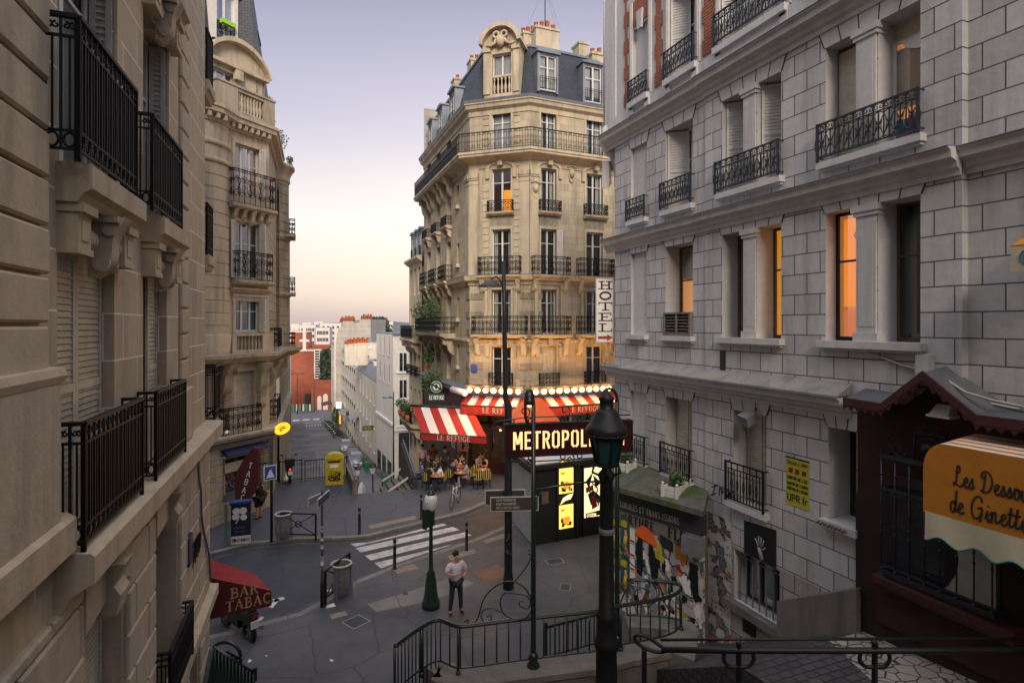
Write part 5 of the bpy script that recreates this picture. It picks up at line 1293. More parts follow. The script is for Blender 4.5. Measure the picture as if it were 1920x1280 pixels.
# big planted balcony on the street side, second floor
b=MB(SFc);b.prof(SL-10.2,SL-2.9,[(-.02,F2-.3),(.6,F2-.3),(.95,F2-.15),(.98,F2),(-.02,F2)]);b.build('balcony_slab',M['cream_dark'],cb)
guard_scroll(SFc,SL-10.1,SL-3.0,F2,1.0,.92,cb,pitch=.5,r=.016)
b=MB(SFc);b.box(SL-10.0,SL-4.6,.86,.88,F2+.1,F2+.95);b.build('balcony_screen',M['black'],cb)
for k in range(5):
 b=MB(SFc);console(b,SL-9.8+k*1.62,.3,F2-.3,1.0,.75);b.build('scroll_bracket',M['cream_dark'],cb)
for s_,z_,r,n_,lab in((SL-9.2,F2+1.25,.75,700,'feathery green shrub on the dark balcony of the cafe building'),(SL-6.4,F2+1.5,.6,450,'climbing plant reaching up the wall above the dark balcony'),(SL-6.0,F2-3.2,.85,700,'mass of ivy hanging under the dark balcony above the round beer sign'),(SL-7.6,F2-1.6,.5,300,'trailing ivy just below the dark balcony floor')):
 x,y,_=SFc(s_,.6,0);p_=thing('balcony_plant',lab,'plant',(x,y,z_));leaves((x,y,z_),r,n_,.10,p_,flat=1.4 if r<.8 else 1.0)
 b=MB(Loc(x,y,z_-r));b.tube([(0,0,-.2),(.05,.05,.4),(-.05,.1,r*1.5)],.025,5);b.lathe([(.14,-.3),(.2,0)],(0,0,0),8);b.build('stem',M['terracotta'],p_)
# mansard
R1=[(9.0,41.3),(9.0,29.8),(11.85,27.5),(24,27.9)]
def mans(ins0,ins1,z0,z1,nm,mat):
 b=MB();lo=[(K0[0]+ins0,K0[1]),(K1[0]+ins0,K1[1]+ins0*.45),(K2[0]+ins0*.5,K2[1]+ins0),(K3[0],K3[1]+ins0)]
 hi=[(K0[0]+ins1,K0[1]),(K1[0]+ins1,K1[1]+ins1*.45),(K2[0]+ins1*.5,K2[1]+ins1),(K3[0],K3[1]+ins1)]
 A=[b.raw((x,y,z0))for x,y in lo];B=[b.raw((x,y,z1))for x,y in hi]
 for k in range(3):b.face((A[k],A[k+1],B[k+1],B[k]))
 b.face(B+[b.raw((K3[0],K0[1],z1))]);return b.build(nm,M[mat],cb),hi
rf,hi=mans(.12,.95,ZR+.12,23.5,'mansard_roof','slate')
b=MB();b.sweep(hi,[(-.1,23.44),(.08,23.44),(.1,23.56),(-.1,23.62)]);b.build('ridge_flashing',M['zinc'],cb)
b=MB();A=[b.raw((x,y,23.56))for x,y in hi];B=[b.raw(q)for q in((13,41.3,24.6),(13,33,24.6),(14,32,24.6),(24,32,24.6))]
for k in range(3):b.face((A[k],A[k+1],B[k+1],B[k]))
b.build('upper_roof',M['zinc'],cb)
def dormer(F_,s0,s1,z0,z1,n,parent,dep=1.3,mat='zinc'):
 b=MB(F_);b.box(s0-.13,s0,n-dep,n,z0-.1,z1+.1).box(s1,s1+.13,n-dep,n,z0-.1,z1+.1).box(s0-.22,s1+.22,n-dep-.3,n+.12,z1+.1,z1+.2).box(s0,s1,n-.1,n-.02,z1,z1+.1)
 b.prism([(s0-.22,z1+.2),(s1+.22,z1+.2),((s0+s1)/2,z1+.36)],n-dep-.3,n+.1)
 d=b.build('dormer',M[mat],parent);w_=window(F_,s0,s1,z0,z1,n-.08,d,2,(.66,),'frame_white','curtain' if mat!='x' else None,cpart=.8)
 guard_bars(F_,s0,s1,z0,.68,n+.02,d,pitch=.16)if False else None
 b=MB(F_);
 for z in(z0+.08,z0+.62,z0+.72):b.bar((s0,n+.05,z),(s1,n+.05,z),.02)
 k=8
 for i in range(k+1):b.bar((s0+(s1-s0)*i/k,n+.05,z0+.05),(s0+(s1-s0)*i/k,n+.05,z0+.72),.014)
 b.build('guard_rail',M['iron'],d);return d
nd=-.12
dormer(RFc,RFc.s(1012,nd),RFc.s(1043,nd),RFc.z(1028,170,nd),RFc.z(1028,104,nd),nd,cb);dormer(RFc,RFc.s(1097,nd),RFc.s(1128,nd),RFc.z(1110,192,nd),RFc.z(1110,124,nd),nd,cb)
for s in(SL-3.6,SL-6.6,SL-9.4):dormer(SFc,s-1.0,s,ZR+.4,ZR+2.4,nd,cb)
# ornate stone dormer of the canted front
nq=.10;q0,q1=CF.s(923,nq),CF.s(958,nq);e0,e1=CF.s(908,nq),CF.s(973,nq)
zd0,zd1,zdt=CF.z(940,175,nq),CF.z(940,140,nq),CF.z(940,100,nq)
b=MB(CF);b.wall(e0,e1,ZR+.1,zdt+.55,[(q0,q1,zd0,zdt,.3)],nq,ends=1.2);b.box(e0-.02,q0-.12,nq,nq+.08,zd0,zdt+.1);b.box(q1+.12,e1+.02,nq,nq+.08,zd0,zdt+.1);b.box(e0-.06,q0-.06,nq,nq+.16,zdt+.1,zdt+.5);b.box(q1+.06,e1+.06,nq,nq+.16,zdt+.1,zdt+.5)
dm=b.build('stone_dormer',M['cream_plain'],cb)
window(CF,q0,q1,zd1,zdt,nq-.2,dm,2,(),'frame_white','curtain')
b=MB(CF);cA=(e0+e1)/2;hw=(e1-e0)/2+.2;zb=zdt+.45
def arcs(hw,rise,zb,k=16,dz=0):
 R=(hw*hw+rise*rise)/(2*rise);a=math.asin(min(1,hw/R));return[(cA+R*math.sin(-a+2*a*i/k),zb+dz+R*math.cos(-a+2*a*i/k)-(R-rise))for i in range(k+1)]
o=arcs(hw,1.05,zb);i_=arcs(hw-.2,.85,zb,dz=-.02)
b.prism(o+i_[::-1],nq-1.0,nq+.42);b.prism(i_,nq-.9,nq+.1);b.build('arched_pediment',M['cream_plain'],dm)
b=MB(CF)
for sg in(-1,1):
 b.tube([(cA+sg*(.22+.16*math.cos(a*.7)),nq+.25,zb+.45+.16*math.sin(a*.7))for a in range(10)],.07,6);b.tube([(cA+sg*x,nq+.2,z)for x,z in((.2,zb+.3),(.3,zb+.05),(.55,zb-.1),(.8,zb-.02))],[.1,.09,.07,.04],6)
b.fr=CF;b.ball((cA,nq+.18,zb+.12),.24,12,8,1.3);b.build('cartouche',M['cream_plain'],dm)
b=MB(CF);baluster_row(b,q0,q1,zd0+.02,zd1-.14,nq-.05,5,.08);b.build('balusters',M['cream_plain'],dm)
b=MB(CF);b.box(q0,q1,nq-.2,nq+.03,zd1-.14,zd1-.02);b.build('window_sill',M['cream_plain'],dm)
# chimneys with pots
def chimney(x,y,z0,z1,wx,wy,pots,parent,mat='cream_plain',rz=0,pr=.13,ph=.55):
 f=Loc(x,y,0,rz);b=MB(f);b.box(-wx/2,wx/2,-wy/2,wy/2,z0,z1);b.box(-wx/2-.06,wx/2+.06,-wy/2-.06,wy/2+.06,z1-.16,z1-.04);c=b.build('chimney',M[mat],parent)
 for k in range(pots):
  hh=ph*(.7+.5*((k*37)%5)/5)
  b=MB(f);b.lathe([(pr*1.15,0),(pr,.05),(pr*.85,hh*.85),(pr,hh*.88),(pr,hh)],(-wx/2+wx*(k+.5)/pots,0,z1-.05),10);b.build('chimney_pot',M['terracotta'],c)
 return c
for px,t_,y0,y1,wx,pots in((1021,33,90,57,1.45,4),(990,33.3,90,66,.9,3),(1088,33.5,105,84,.6,0),(1117,33,115,104,.9,2),(889,38,135,115,.7,2),(858,41,170,150,.7,1)):
 x,y=P(px,t_);chimney(x,y,zat(y0,t_)-1.2,zat(y1,t_),wx,.8,pots,cb)
b=MB(Loc(*P(1022,33.2),0));zt=zat(57,33.2);b.tube([(0,0,zt),(0,0,zt+4.2)],.03,5)
for sg in((1,.4),(-1,.3),(.3,-1)):b.tube([(0,0,zt+2.5),(sg[0]*1.2,sg[1]*1.2,zt-.3)],.006,3)
tag(b.build('mast_aerial',M['dark_grey']),'thin guyed aerial mast beside the chimney pots of the cafe building','aerial')
# enamel street plate
b=MB(CF);sg_=CF.s(880,.08)+.1;b.box(sg_,sg_+.36,.075,.09,CF.z(880,697),CF.z(880,683));tag(b.build('street_plaque',paint('blue_enamel_bright',(.05,.09,.35))),'small bright blue street plaque on the banded pier above the cafe lights','sign')
# ---- cafe front
cf=thing('cafe','dark glazed cafe front under the striped awnings and bulb lights','shop',(10.6,28.5,0))
M['cafe_wood']=paint('dark_red_wood',(.055,.018,.012),.5,.3,4)
M['cafe_glow']=emis('cafe_inside',(1,.42,.12),.022,(.03,.015,.01))
for F_,L in((CF,CW),(RFc,12),(SFc,SL)):
 z0=-9 if F_ is SFc else-.1
 b=MB(F_)
 s_lo=SL-4 if F_ is SFc else 0
 b.box(s_lo,L,-.35,-.3,0,4.3);b.build('inner_wall',M['cafe_glow'],cf)
 n_=max(2,round((L-s_lo)/1.25));w_=(L-s_lo)/n_
 for k in range(n_+1):
  s=s_lo+k*w_;b=MB(F_);b.box(s-.06,s+.06,-.12,.06,.1,4.3);b.build('post',M['cafe_wood'],cf)
 for nm,q0,q1,q2 in(('base_panel',.05,.1,.75),('transom',.05,2.75,2.9),('fascia',.08,3.4,4.36)):
  b=MB(F_);b.box(s_lo,L,-.1,q0,q1,q2);b.build(nm,M['cafe_wood'],cf)
 b=MB(F_);b.quad((s_lo,-.05,.75),(L,-.05,.75),(L,-.05,3.4),(s_lo,-.05,3.4));b.build('shop_glass',M['glass'],cf)
b=MB(SFc);b.box(0,SL-4,-.1,.05,-9,4.3);b.build('side_base',M['cafe_wood'],cf)
random.seed(8)
M['inner_lamp']=emis('inside_lamp',(1,.5,.15),3.0)
for F_,L in((CF,CW),(RFc,10)):
 for k in range(5):b=MB(F_);b.ball((L*(k+.5)/5,-.22,2.6+random.uniform(-.3,.9)),.07,8,5);b.build('inside_lamp',M['inner_lamp'],cf)
# awnings: striped canvas with lettered valance
def awning(F_,s0,s1,n0,n1,z0,z1,val,strip,name,label,txt=None,th=.3,wt='white_awning',endp=True,tw=None,side=True):
 a=thing(name,label,'awning',F_((s0+s1)/2,n0,z1))
 b=MB(F_);k=strip;w_=(s1-s0)/k
 for i in range(k):
  b.cur=i%2;p,q=s0+w_*i,s0+w_*(i+1)
  for(na,za,nb,zb_)in((n0,z0,n0+(n1-n0)*.5,z0+(z1-z0)*.5-.03),(n0+(n1-n0)*.5,z0+(z1-z0)*.5-.03,n1,z1)):
   b.quad((p,na,za),(q,na,za),(q,nb,zb_),(p,nb,zb_));
  b.quad((p,n1,z1-.012),(q,n1,z1-.012),(q,n0,z0-.012),(p,n0,z0-.012))
 b.cur=0
 b.build('canvas',[M['red_awning'],M[wt]],a)
 b=MB(F_);m=16;
 for i in range(m):
  p,q=s0+(s1-s0)*i/m,s0+(s1-s0)*(i+1)/m;b.quad((p,n1+.002,z1),(q,n1+.002,z1),(q,n1+.02+.012*math.sin(i*2+2),z1-val),(p,n1+.02+.012*math.sin(i*2),z1-val))
 v=b.build('valance',M['red_awning'],a)
 if side:
  b=MB(F_)
  for s in(s0,s1):b.quad((s,n1,z1),(s,n1+.02,z1-val),(s,n0+(n1-n0)*.85,z1-val),(s,n0+(n1-n0)*.85,z0+(z1-z0)*.85));
  b.build('side_flap',M['red_awning'],a)
 b=MB(F_);b.tube([(s0-.1,n0,z0+.05),(s1+.1,n0,z0+.05)],.07,8);b.bar((s0,n1,z1-.02),(s1,n1,z1-.02),.05);b.build('roller',M['dark_grey'],a)
 if txt:
  b=MB(F_);wdt=text_w(txt,GL,th,.10);c=tw if tw is not None else(s0+s1)/2
  text(b,txt,GL,lambda x,y:(c-wdt/2+x,n1+.045,z1-val+(val-th)/2+y),th,.15,.10);b.build('lettering',paint('cream_letters',(.62,.55,.48)),v)
 return a
# nearer terrace awning, hanging over the tables (left of the corner), drawn out towards the square
aL,aR=P(773,31.5),P(886,30.5)
AF=Fr(aL,(aR[0]-aL[0],aR[1]-aL[1]));AF.nn=(0,-1)
AW=math.hypot(aR[0]-aL[0],aR[1]-aL[1])
awning(AF,.0,AW,0,2.3,zat(764,31),zat(815,28.8),.36,7,'striped_terrace_awning','broad red and white striped awning over the crowded cafe tables','LE REFUGE',.27)
M['lamp_glow_post']=M['iron']
for s in(.1,AW):
 pass
# second pair of awnings round the canted corner and along the right facade
awning(CF,-.1,CW-.02,.1,1.1,4.42,3.95,.5,9,'cafe_awning','short striped cafe awning round the canted corner below the left half of the lights','LE REFUGE',.28,tw=CF.s(937,1.1))
awning(RFc,.3,7.0,.1,1.1,4.42,3.95,.5,15,'cafe_awning','long striped cafe awning under the right half of the lights','LE REFUGE',.28,tw=RFc.s(1095,1.1))
# rows of bulbs
M['bulb']=emis('lit_bulb',(1,.62,.22),6.0)
bt=None;kk=0
for F_,pxs,y0,y1,lab in((CF,(881,896,911,926,941,956,972),737,738,'left row'),(RFc,(1004,1019,1034,1048,1062,1076,1090,1104,1117,1130,1141),739,729,'right row')):
 rail=thing('bulb_light_rail','yellow rail of round bulbs lit along the '+('canted corner' if F_ is CF else 'right side')+' of the cafe','light',F_(2,1.2,4.8))
 sA,sB=F_.s(pxs[0]-9,1.15),F_.s(pxs[-1]+8,1.15)
 b=MB(F_);b.box(sA,sB,1.0,1.08,4.6,4.9);b.build('backing',M['cafe_wood'],rail)
 b=MB(F_);b.box(sA,sB,.96,1.2,4.95,5.0);b.build('hood',M['dark_grey'],rail)
 for i,px in enumerate(pxs):
  s=F_.s(px,1.15);b=MB(F_);b.ball((s,1.2,4.75),.14,12,8);b.build('bulb',M['bulb'],rail)
  if i%2==0:
   l_=bpy.data.lights.new('bulb_light','POINT');l_.energy=75;l_.color=(1,.52,.16);l_.shadow_soft_size=.12
   lo=bpy.data.objects.new('bulb_light',l_);COL.objects.link(lo);lo.location=F_(s,1.36,4.80)
# furled white awning roll at the left end of the lights
b=MB();b.tube([(*P(847,30.6),zat(729,30.6)),(*P(873,29.9),zat(737,29.9))],.16,10);tag(b.build('rolled_blind',M['white_awning']),'white rolled blind at the left end of the bulb lights','blind')
# round beer sign and green name sign
t_=31.5;bx=P(818,t_);BSF=Fr(bx,(CS,-SN));
if BSF.nn[1]>0:BSF.nn=(-BSF.nn[0],-BSF.nn[1])
rs=thing('round_brewery_sign','round green and red ringed hanging sign above a green name plate','sign',(*bx,zat(725,t_)))
def disc(b,r,n,zc,k=28,n1=None):b.prism([(r*math.cos(2*PI*i/k),zc+r*math.sin(2*PI*i/k))for i in range(k)],n,n+(.01 if n1 is None else n1))
zc_=zat(725,t_)
for r,n,m_,d in((.40,-.06,'black',.06),(.37,.0,'red_trim',.01),(.32,.012,'white',.004),(.30,.018,None,.004),(.18,.024,'white',.004)):
 b=MB(BSF);disc(b,r,n,zc_,n1=d);b.build('ring' if r<.4 else 'drum',M[m_]if m_ else paint('sign_green',(.02,.18,.10)),rs)
b=MB(BSF);b.prism([(-.33,zc_+.12),(-.31,zc_+.2),(.33,zc_-.1),(.31,zc_-.18)],.03,.036);b.build('band',M['black'],rs)
b=MB(BSF);b.prism([(-.1,zc_+.09),(.0,zc_+.16),(.1,zc_+.09),(.05,zc_-.1),(-.05,zc_-.1)],.029,.03);b.bar((0,-.1,zc_),(.0,-1.4,zc_),.05);b.build('bracket',M['red_trim'],rs)
b=MB(BSF);b.box(-.43,.43,-.05,0,zat(750,t_),zat(739,t_));g_=b.build('name_plate',paint('plate_green',(.015,.10,.06)),rs)
b=MB(BSF);text(b,'LE REFUGE',GS,lambda x,y:(-.38+x,.01,zat(748.3,t_)+y),.2,.17,.05,sx=.72);b.build('lettering',M['white'],g_)
# ---------------------------------------------------------------- the lower street and the town beyond
def house(name,label,poly,z0,z1,mat,faces,roof=None,group=None,cat='building',parts=None):
 """poly: plan points; faces: list of (i, cols, rows, w, h, first_z, dz) windows on edge i"""
 cx_=sum(p[0]for p in poly)/len(poly);cy_=sum(p[1]for p in poly)/len(poly)
 t=thing(name,label,cat,(cx_,cy_,z0),0,group)
 m=len(poly)
 for i in range(m):
  A,B=poly[i],poly[(i+1)%m];L=math.hypot(B[0]-A[0],B[1]-A[1]);f=Fr(A,(B[0]-A[0],B[1]-A[1]))
  mid=((A[0]+B[0])/2,(A[1]+B[1])/2)
  if(f.nn[0]*(mid[0]-cx_)+f.nn[1]*(mid[1]-cy_))<0:f.nn=(-f.nn[0],-f.nn[1])
  spec=[q for q in faces if q[0]==i];hs=[]
  for q in spec:
   _,n_,rows,w_,h_,fz,dz=q[:7];m0=q[7]if len(q)>7 else .6
   for r in range(rows):
    for c in range(n_):
     s=m0+(L-2*m0)*(c+.5)/n_;hs.append((s-w_/2,s+w_/2,fz+dz*r,fz+dz*r+h_,.04))
  b=MB(f);b.wall(0,L,z0,z1,hs,0);b.build('wall',M[mat],t)
  for h in hs:
   b=MB(f);b.quad((h[0],-.03,h[2]),(h[1],-.03,h[2]),(h[1],-.03,h[3]),(h[0],-.03,h[3]));w_=b.build('window',M['glass_dark'],t)
   b=MB(f);t_=.07;c=(h[0]+h[1])/2;b.box(h[0],h[0]+t_,-.03,-.015,h[2],h[3]).box(h[1]-t_,h[1],-.03,-.015,h[2],h[3]).box(c-.04,c+.04,-.03,-.015,h[2],h[3]).box(h[0]+t_,h[1]-t_,-.03,-.018,h[3]-t_,h[3]).box(h[0]-.08,h[1]+.08,-.02,.10,h[2]-.12,h[2]);b.build('frame',M['frame_white'],w_)
   if(len(spec[0])>8):
    b=MB(f);b.bar((h[0],.06,h[2]+.8),(h[1],.06,h[2]+.8),.04)
    for k in range(5):s=h[0]+(h[1]-h[0])*k/4;b.bar((s,.06,h[2]),(s,.06,h[2]+.8),.025)
    b.build('guard_rail',M['iron'],w_)
 b=MB();b.slab(poly,z1-.02,z1+.12);b.build('parapet',M['zinc'],t)
 if roof:
  b=MB();c=[(cx_+(x-cx_)*roof[0],cy_+(y-cy_)*roof[0])for x,y in poly]
  A=[b.raw((x,y,z1+.12))for x,y in poly];B=[b.raw((x,y,z1+roof[1]))for x,y in c]
  for k in range(m):b.face((A[k],A[(k+1)%m],B[(k+1)%m],B[k]))
  b.face(B);b.build('roof',M[roof[2]],t)
 return t
def strip(nm,x0,x1,z,fr_,mat,t,d=.15,h=.2):
 b=MB(fr_);b.box(x0,x1,-.02,d,z-h,z);b.build(nm,M[mat],t)
# the lower block joined to the cafe building (grey-cream, dormers), px 775-800
y0,y1=41.3,46.0;X0=9.15
zt=zat(468,47);zq=zat(620,43)
A2=thing('neighbouring_apartment_house','lower cream apartment house with slim dormers just beyond the cafe building','building',(12,44,-5))
F2_=Fr((X0,y1),(0,-1));L2=y1-y0
if F2_.nn[0]>0:F2_.nn=(-F2_.nn[0],-F2_.nn[1])
zg=zat(475,47.5)-.9
hs=[(.35+1.5*k,1.1+1.5*k,z,z+2.1,.3)for k in range(3)for z in(zg-2.8,zg-5.9,zg-9.0,zg-12.1,zg-15.2)]
b=MB(F2_);b.wall(0,L2,-9,zg,hs,0);b.build('wall',M['cream_plain'],A2)
b=MB();b.face([b.raw(q)for q in((X0,y1,-9),(X0+12,y1,-9),(X0+12,y1,zg+2),(X0,y1,zg))]);b.build('end_wall',M['render_grey'],A2)
for h in hs:window(F2_,*h[:4],-.2,A2,2,(.7,),far=True)
b=MB(F2_);b.hexa([(0,0,zg),(L2,0,zg),(L2,-9,zg),(0,-9,zg)],[(0,-1.2,zg+2.4),(L2,-1.2,zg+2.4),(L2,-8,zg+2.6),(0,-8,zg+2.6)]);b.build('roof',M['slate'],A2)
b=MB(F2_);b.prof(-.2,L2,[(-.02,zg-.4),(.15,zg-.3),(.4,zg-.1),(.4,zg+.05),(-.02,zg+.1)]);b.build('cornice',M['cream_plain'],A2)
for k in range(3):dormer(F2_,.35+1.5*k,1.05+1.5*k,zg+.2,zg+2.0,-.1,A2)
for z,n_,s0 in((zg-6.1,.8,.0),(zg-12.4,.8,.0)):
 b=MB(F2_);b.prof(s0,L2-.3,[(-.02,z-.35),(n_*.7,z-.3),(n_,z-.15),(n_,z),(-.02,z)]);sb=b.build('balcony_slab',M['cream_plain'],A2)
 guard_scroll(F2_,s0+.1,L2-.4,z,1.0,n_-.08,A2,pitch=.7,r=.02)
 b=MB(F2_);b.box(s0+.1,L2-.4,n_-.14,n_-.12,z+.05,z+.9);b.build('balcony_screen',M['black'],A2)
 for k in range(5):b=MB(F2_);console(b,s0+.5+k*.85,.3,z-.3,.9,.7);b.build('scroll_bracket',M['cream_plain'],sb)
for k in range(3):guard_scroll(F2_,.3+1.5*k,1.15+1.5*k,zg-9.0,.8,.3,A2,pitch=.5,r=.018)
for k,(s,lab)in enumerate(((.5,'potted plants at the far end of the lower apartment balcony'),(2.0,'potted plant with orange blooms in the middle of the lower apartment balcony'),(3.5,'dark potted shrub at the near end of the lower apartment balcony'))):
 x,y,_=F2_(s,.8,0);p_=thing('balcony_plant',lab,'plant',(x,y,zg-12.3));leaves((x,y,zg-11.3),.42,160,.1,p_);b=MB(Loc(x,y,zg-12.3));b.lathe([(.15,0),(.22,.5)],(0,0,0),8);b.build('pot',M['terracotta'],p_)
# white wedge house, corner at px 735
tc_=60;c_=P(737,tc_);zt=zat(627,tc_);zb_=-9.5
pl=[c_,(c_[0]+8,c_[1]+.6),(c_[0]+8.5,c_[1]+12),(c_[0]-.35,c_[1]+9.6)]
wz=[zat(702,tc_),zat(762,tc_)-.0,zat(822,tc_)]
wh=house('white_corner_house','plain white corner house with three tall windows beside the sloping street',pl,zb_,zt,'render_white',[(0,1,1,1.0,2.1,zat(702,tc_),3,1.2),(3,3,2,.8,2.0,zat(720,tc_)-.1,3.05,.8)],None)
cF=Fr(c_,(pl[1][0]-c_[0],pl[1][1]-c_[1]));
if cF.nn[1]>0:cF.nn=(-cF.nn[0],-cF.nn[1])
s0,s1=cF.s(748),cF.s(763)
for(ya,yb),col in(((662,696),'glass_dark'),((713,746),'glass_dark'),((765,797),'curtain_teal')):
 za,zb2=zat(yb,tc_),zat(ya,tc_);b=MB(cF);b.box(s0-.12,s1+.12,.0,.05,za-.1,zb2+.12);sr=b.build('window',M['white'],wh)
 b=MB(cF);b.box(s0,s1,.03,.06,za,zb2);b.build('pane',M['glass_dark'],sr)
 b=MB(cF);b.box((s0+s1)/2-.04,(s0+s1)/2+.04,.06,.08,za,zb2);b.box(s0,s0+.05,.06,.08,za,zb2);b.box(s1-.05,s1,.06,.08,za,zb2);b.build('frame',M['white'],sr)
 b=MB(cF);b.box(s0,s1,.06,.075,(za+zb2)/2 if col!='glass_dark' else za,zb2 if col!='glass_dark' else za+.5);b.build('blind' if col!='glass_dark' else 'guard_rail',M[col]if col!='glass_dark' else M['iron'],sr)
 b=MB(cF);b.box(s0-.3,s1+.3,0,.16,za-.25,za-.1);b.build('window_sill',M['white'],sr)
strip('string_course',0,8,zat(804,tc_),cF,'white',wh,.2,.25)
b=MB(cF);b.box(.6,3.4,.0,.04,zb_,zat(812,tc_));b.build('shop_window',M['glass_dark'],wh)
b=MB(cF);b.box(-.1,9,-.1,.2,zt-.05,zt+.2);b.build('roof_edge',M['zinc'],wh)
sF=Fr(pl[3],(c_[0]-pl[3][0],c_[1]-pl[3][1]));
if sF.nn[0]>0:sF.nn=(-sF.nn[0],-sF.nn[1])
strip('string_course',0,9.6,zat(804,tc_)+.6,sF,'white',wh,.2,.25)
b=MB(sF);
for k in range(3):b.box(.8+k*3,2.8+k*3,0,.05,-10.5,-6.6)
b.build('shop_window',M['glass_dark'],wh)
# stepped row on the right of the lower street
def row(name,label,ya,yb,xa,xb,ztop,mat,cols,rows,dz,fz,roof=None,extra=None,dep=11,rail=False):
 pl=[(xa,ya),(xb,yb),(xb+dep,yb),(xa+dep,ya)]
 q=(0,cols,rows,1.0,1.75,fz,dz,.6)+((1,)if rail else())
 return house(name,label,pl,zst(yb)-2,ztop,mat,[q],roof)
y_=lambda px,X:X/fac(px)[0]*fac(px)[1]
XR=10.35
h1=row('low_cream_house','low cream house with a bent zinc roof next to the white corner house',70.5,y_(668,XR),XR-.25,XR,zat(715,72),'render_cream',6,3,3.0,zat(715,72)-3.0-5.9,(.86,1.6,'zinc'))
t70=80
b=MB();x,y=P(697,76);b.fr=Loc(x,y,0,0);
chimney(x+1.5,y+2,zat(700,76)-1,zat(688,76)+.6,2.0,1.2,4,h1,'render_white',0,.16,.6)
y2=y_(640,XR)
h2=row('tall_white_house','tall white house with regular windows and a flat zinc roof halfway down the street',y_(668,XR)+.1,y2,XR,XR,zat(668,100),'render_white',8,5,2.95,zat(668,100)-2.6-11.8,(.9,.9,'zinc'),dep=12,rail=True)
# cream box storey beside it, gable towards us
gx,gy=XR+.6,y_(668,XR)-.2;tg=82
b2_=thing('cream_gable_block','blank cream gable with one small window, rising behind the low cream house','building',(gx+5,gy,-8))
zg1=zat(665,80);b=MB();b.slab([(gx+.3,gy-.9),(gx+13,gy-.9),(gx+13,gy+8),(gx+.3,gy+8)],-13,zg1);b.build('wall',M['render_cream'],b2_)
f=Fr((gx+.3,gy-.9),(1,0));b=MB(f);a=f.s(671);c=f.s(676.5);b.box(a,c,-.02 if f.nn[1]<0 else-.03,.03,zat(686,80),zat(672,80));b.build('window',M['glass_dark'],b2_)
zg2=zat(644,80);b=MB();b.slab([P(689,80),P(712,80),P(712,86),P(689,86)],zg1-.1,zg2);b.build('roof_room',M['render_cream'],b2_)
b=MB();b.slab([P(690,79.9),P(697,79.9),P(697,80.2),P(690,80.2)],zat(654,80),zat(650,80));b.build('awning',M['white'],b2_)
b=MB();
x0,yy0=P(690,80);x1,yy1=P(712,80)
for k in range(9):u=k/8;b.bar((x0+(x1-x0)*u,yy0+(yy1-yy0)*u,zg2),(x0+(x1-x0)*u,yy0+(yy1-yy0)*u,zg2+.8),.06)
b.bar((x0,yy0,zg2+.8),(x1,yy1,zg2+.8),.08);b.build('roof_railing',M['mid_grey'],b2_)
for k,(px,pots)in enumerate(((656,5),(664,5),(673,6),(681,5))):
 x,y=P(px,84);chimney(x,y,zat(665,84)-1.5,zat(646-k*1.0,84),1.6,1.0,pots,b2_,'render_cream',0,.17,.9)
# narrow house, grey gable block with pots
y3=y_(629,XR)
h3=row('narrow_grey_house','narrow pale grey house between the white house and the big grey gable',y2+.1,y3,XR,XR,zat(690,115),'render_cream',3,4,2.95,zat(690,115)-2.6-8.9,(.9,.8,'zinc'))
tgb=118;X4=XR-.0
gb=thing('grey_gable_block','big blank grey gable crowned with rows of terracotta chimney pots','building',(15,126,-14))
g0=P(630,tgb);g1=P(695,tgb);zA=zat(640,tgb);
f=Fr(g0,(g1[0]-g0[0],g1[1]-g0[1]));LL=math.hypot(g1[0]-g0[0],g1[1]-g0[1])
if f.nn[1]>0:f.nn=(-f.nn[0],-f.nn[1])
Sx=lambda px:f.s(px);Zx=lambda py:zat(py,tgb)
b=MB(f);b.prism([(Sx(629.5),-17),(LL,-17),(LL,Zx(598)),(Sx(675),Zx(598)),(Sx(675),Zx(604)),(Sx(663),Zx(607)),(Sx(661),Zx(602)),(Sx(643),Zx(602)),(Sx(643),Zx(611)),(Sx(634),Zx(616)),(Sx(630),Zx(640))],-14,0);b.build('gable',M['render_grey'],gb)
b=MB(f);b.prism([(Sx(629.3)-.35,-17),(Sx(629.3),-17),(Sx(630),Zx(640)),(Sx(634),Zx(615)),(Sx(634)-.5,Zx(615)),(Sx(629.3)-.45,Zx(640))],-18,-.4);b.build('street_front',M['render_cream'],gb)
b=MB(f);b.box(Sx(620),Sx(632),-15,-1,Zx(640)-.2,Zx(640));b.build('terrace',M['zinc'],gb)
for pa,pb,n_,zz in((636,643,5,603),(643,661,14,602),(675,695,9,598)):
 for k in range(n_):
  s=Sx(pa)+(Sx(pb)-Sx(pa))*(k+.5)/n_;b=MB(f);hh=.7+.4*((k*7)%3)/2;b.lathe([(.2,0),(.17,hh),(.2,hh+.05)],(s,-.8-(k%2)*.6,Zx(zz)-.05),7);b.build('chimney_pot',M['terracotta'],gb)
h5=row('brick_banded_house','slim house with red brick and white bands at the end of the right side',139,150.5,XR-.15,XR-.2,zat(646,140),'render_white',2,5,3.0,zat(646,140)-17,(.95,.5,'zinc'))
f5=Fr((XR-.3,139),(1,0));
if f5.nn[1]>0:f5.nn=(-f5.nn[0],-f5.nn[1])
for k in range(5):
 b=MB(f5);z=zat(646,140)-1.5-k*3.6;b.box(-.0,1.6,0,.06,z-1.6,z);b.build('brick_band',M['far_brick'],h5)
h6=row('street_end_house','pale end house in shadow behind the lit shop sign',y3+.1,138.8,XR,XR,zat(672,122),'render_grey',6,5,3.0,zat(672,122)-15,(.95,.5,'zinc'))
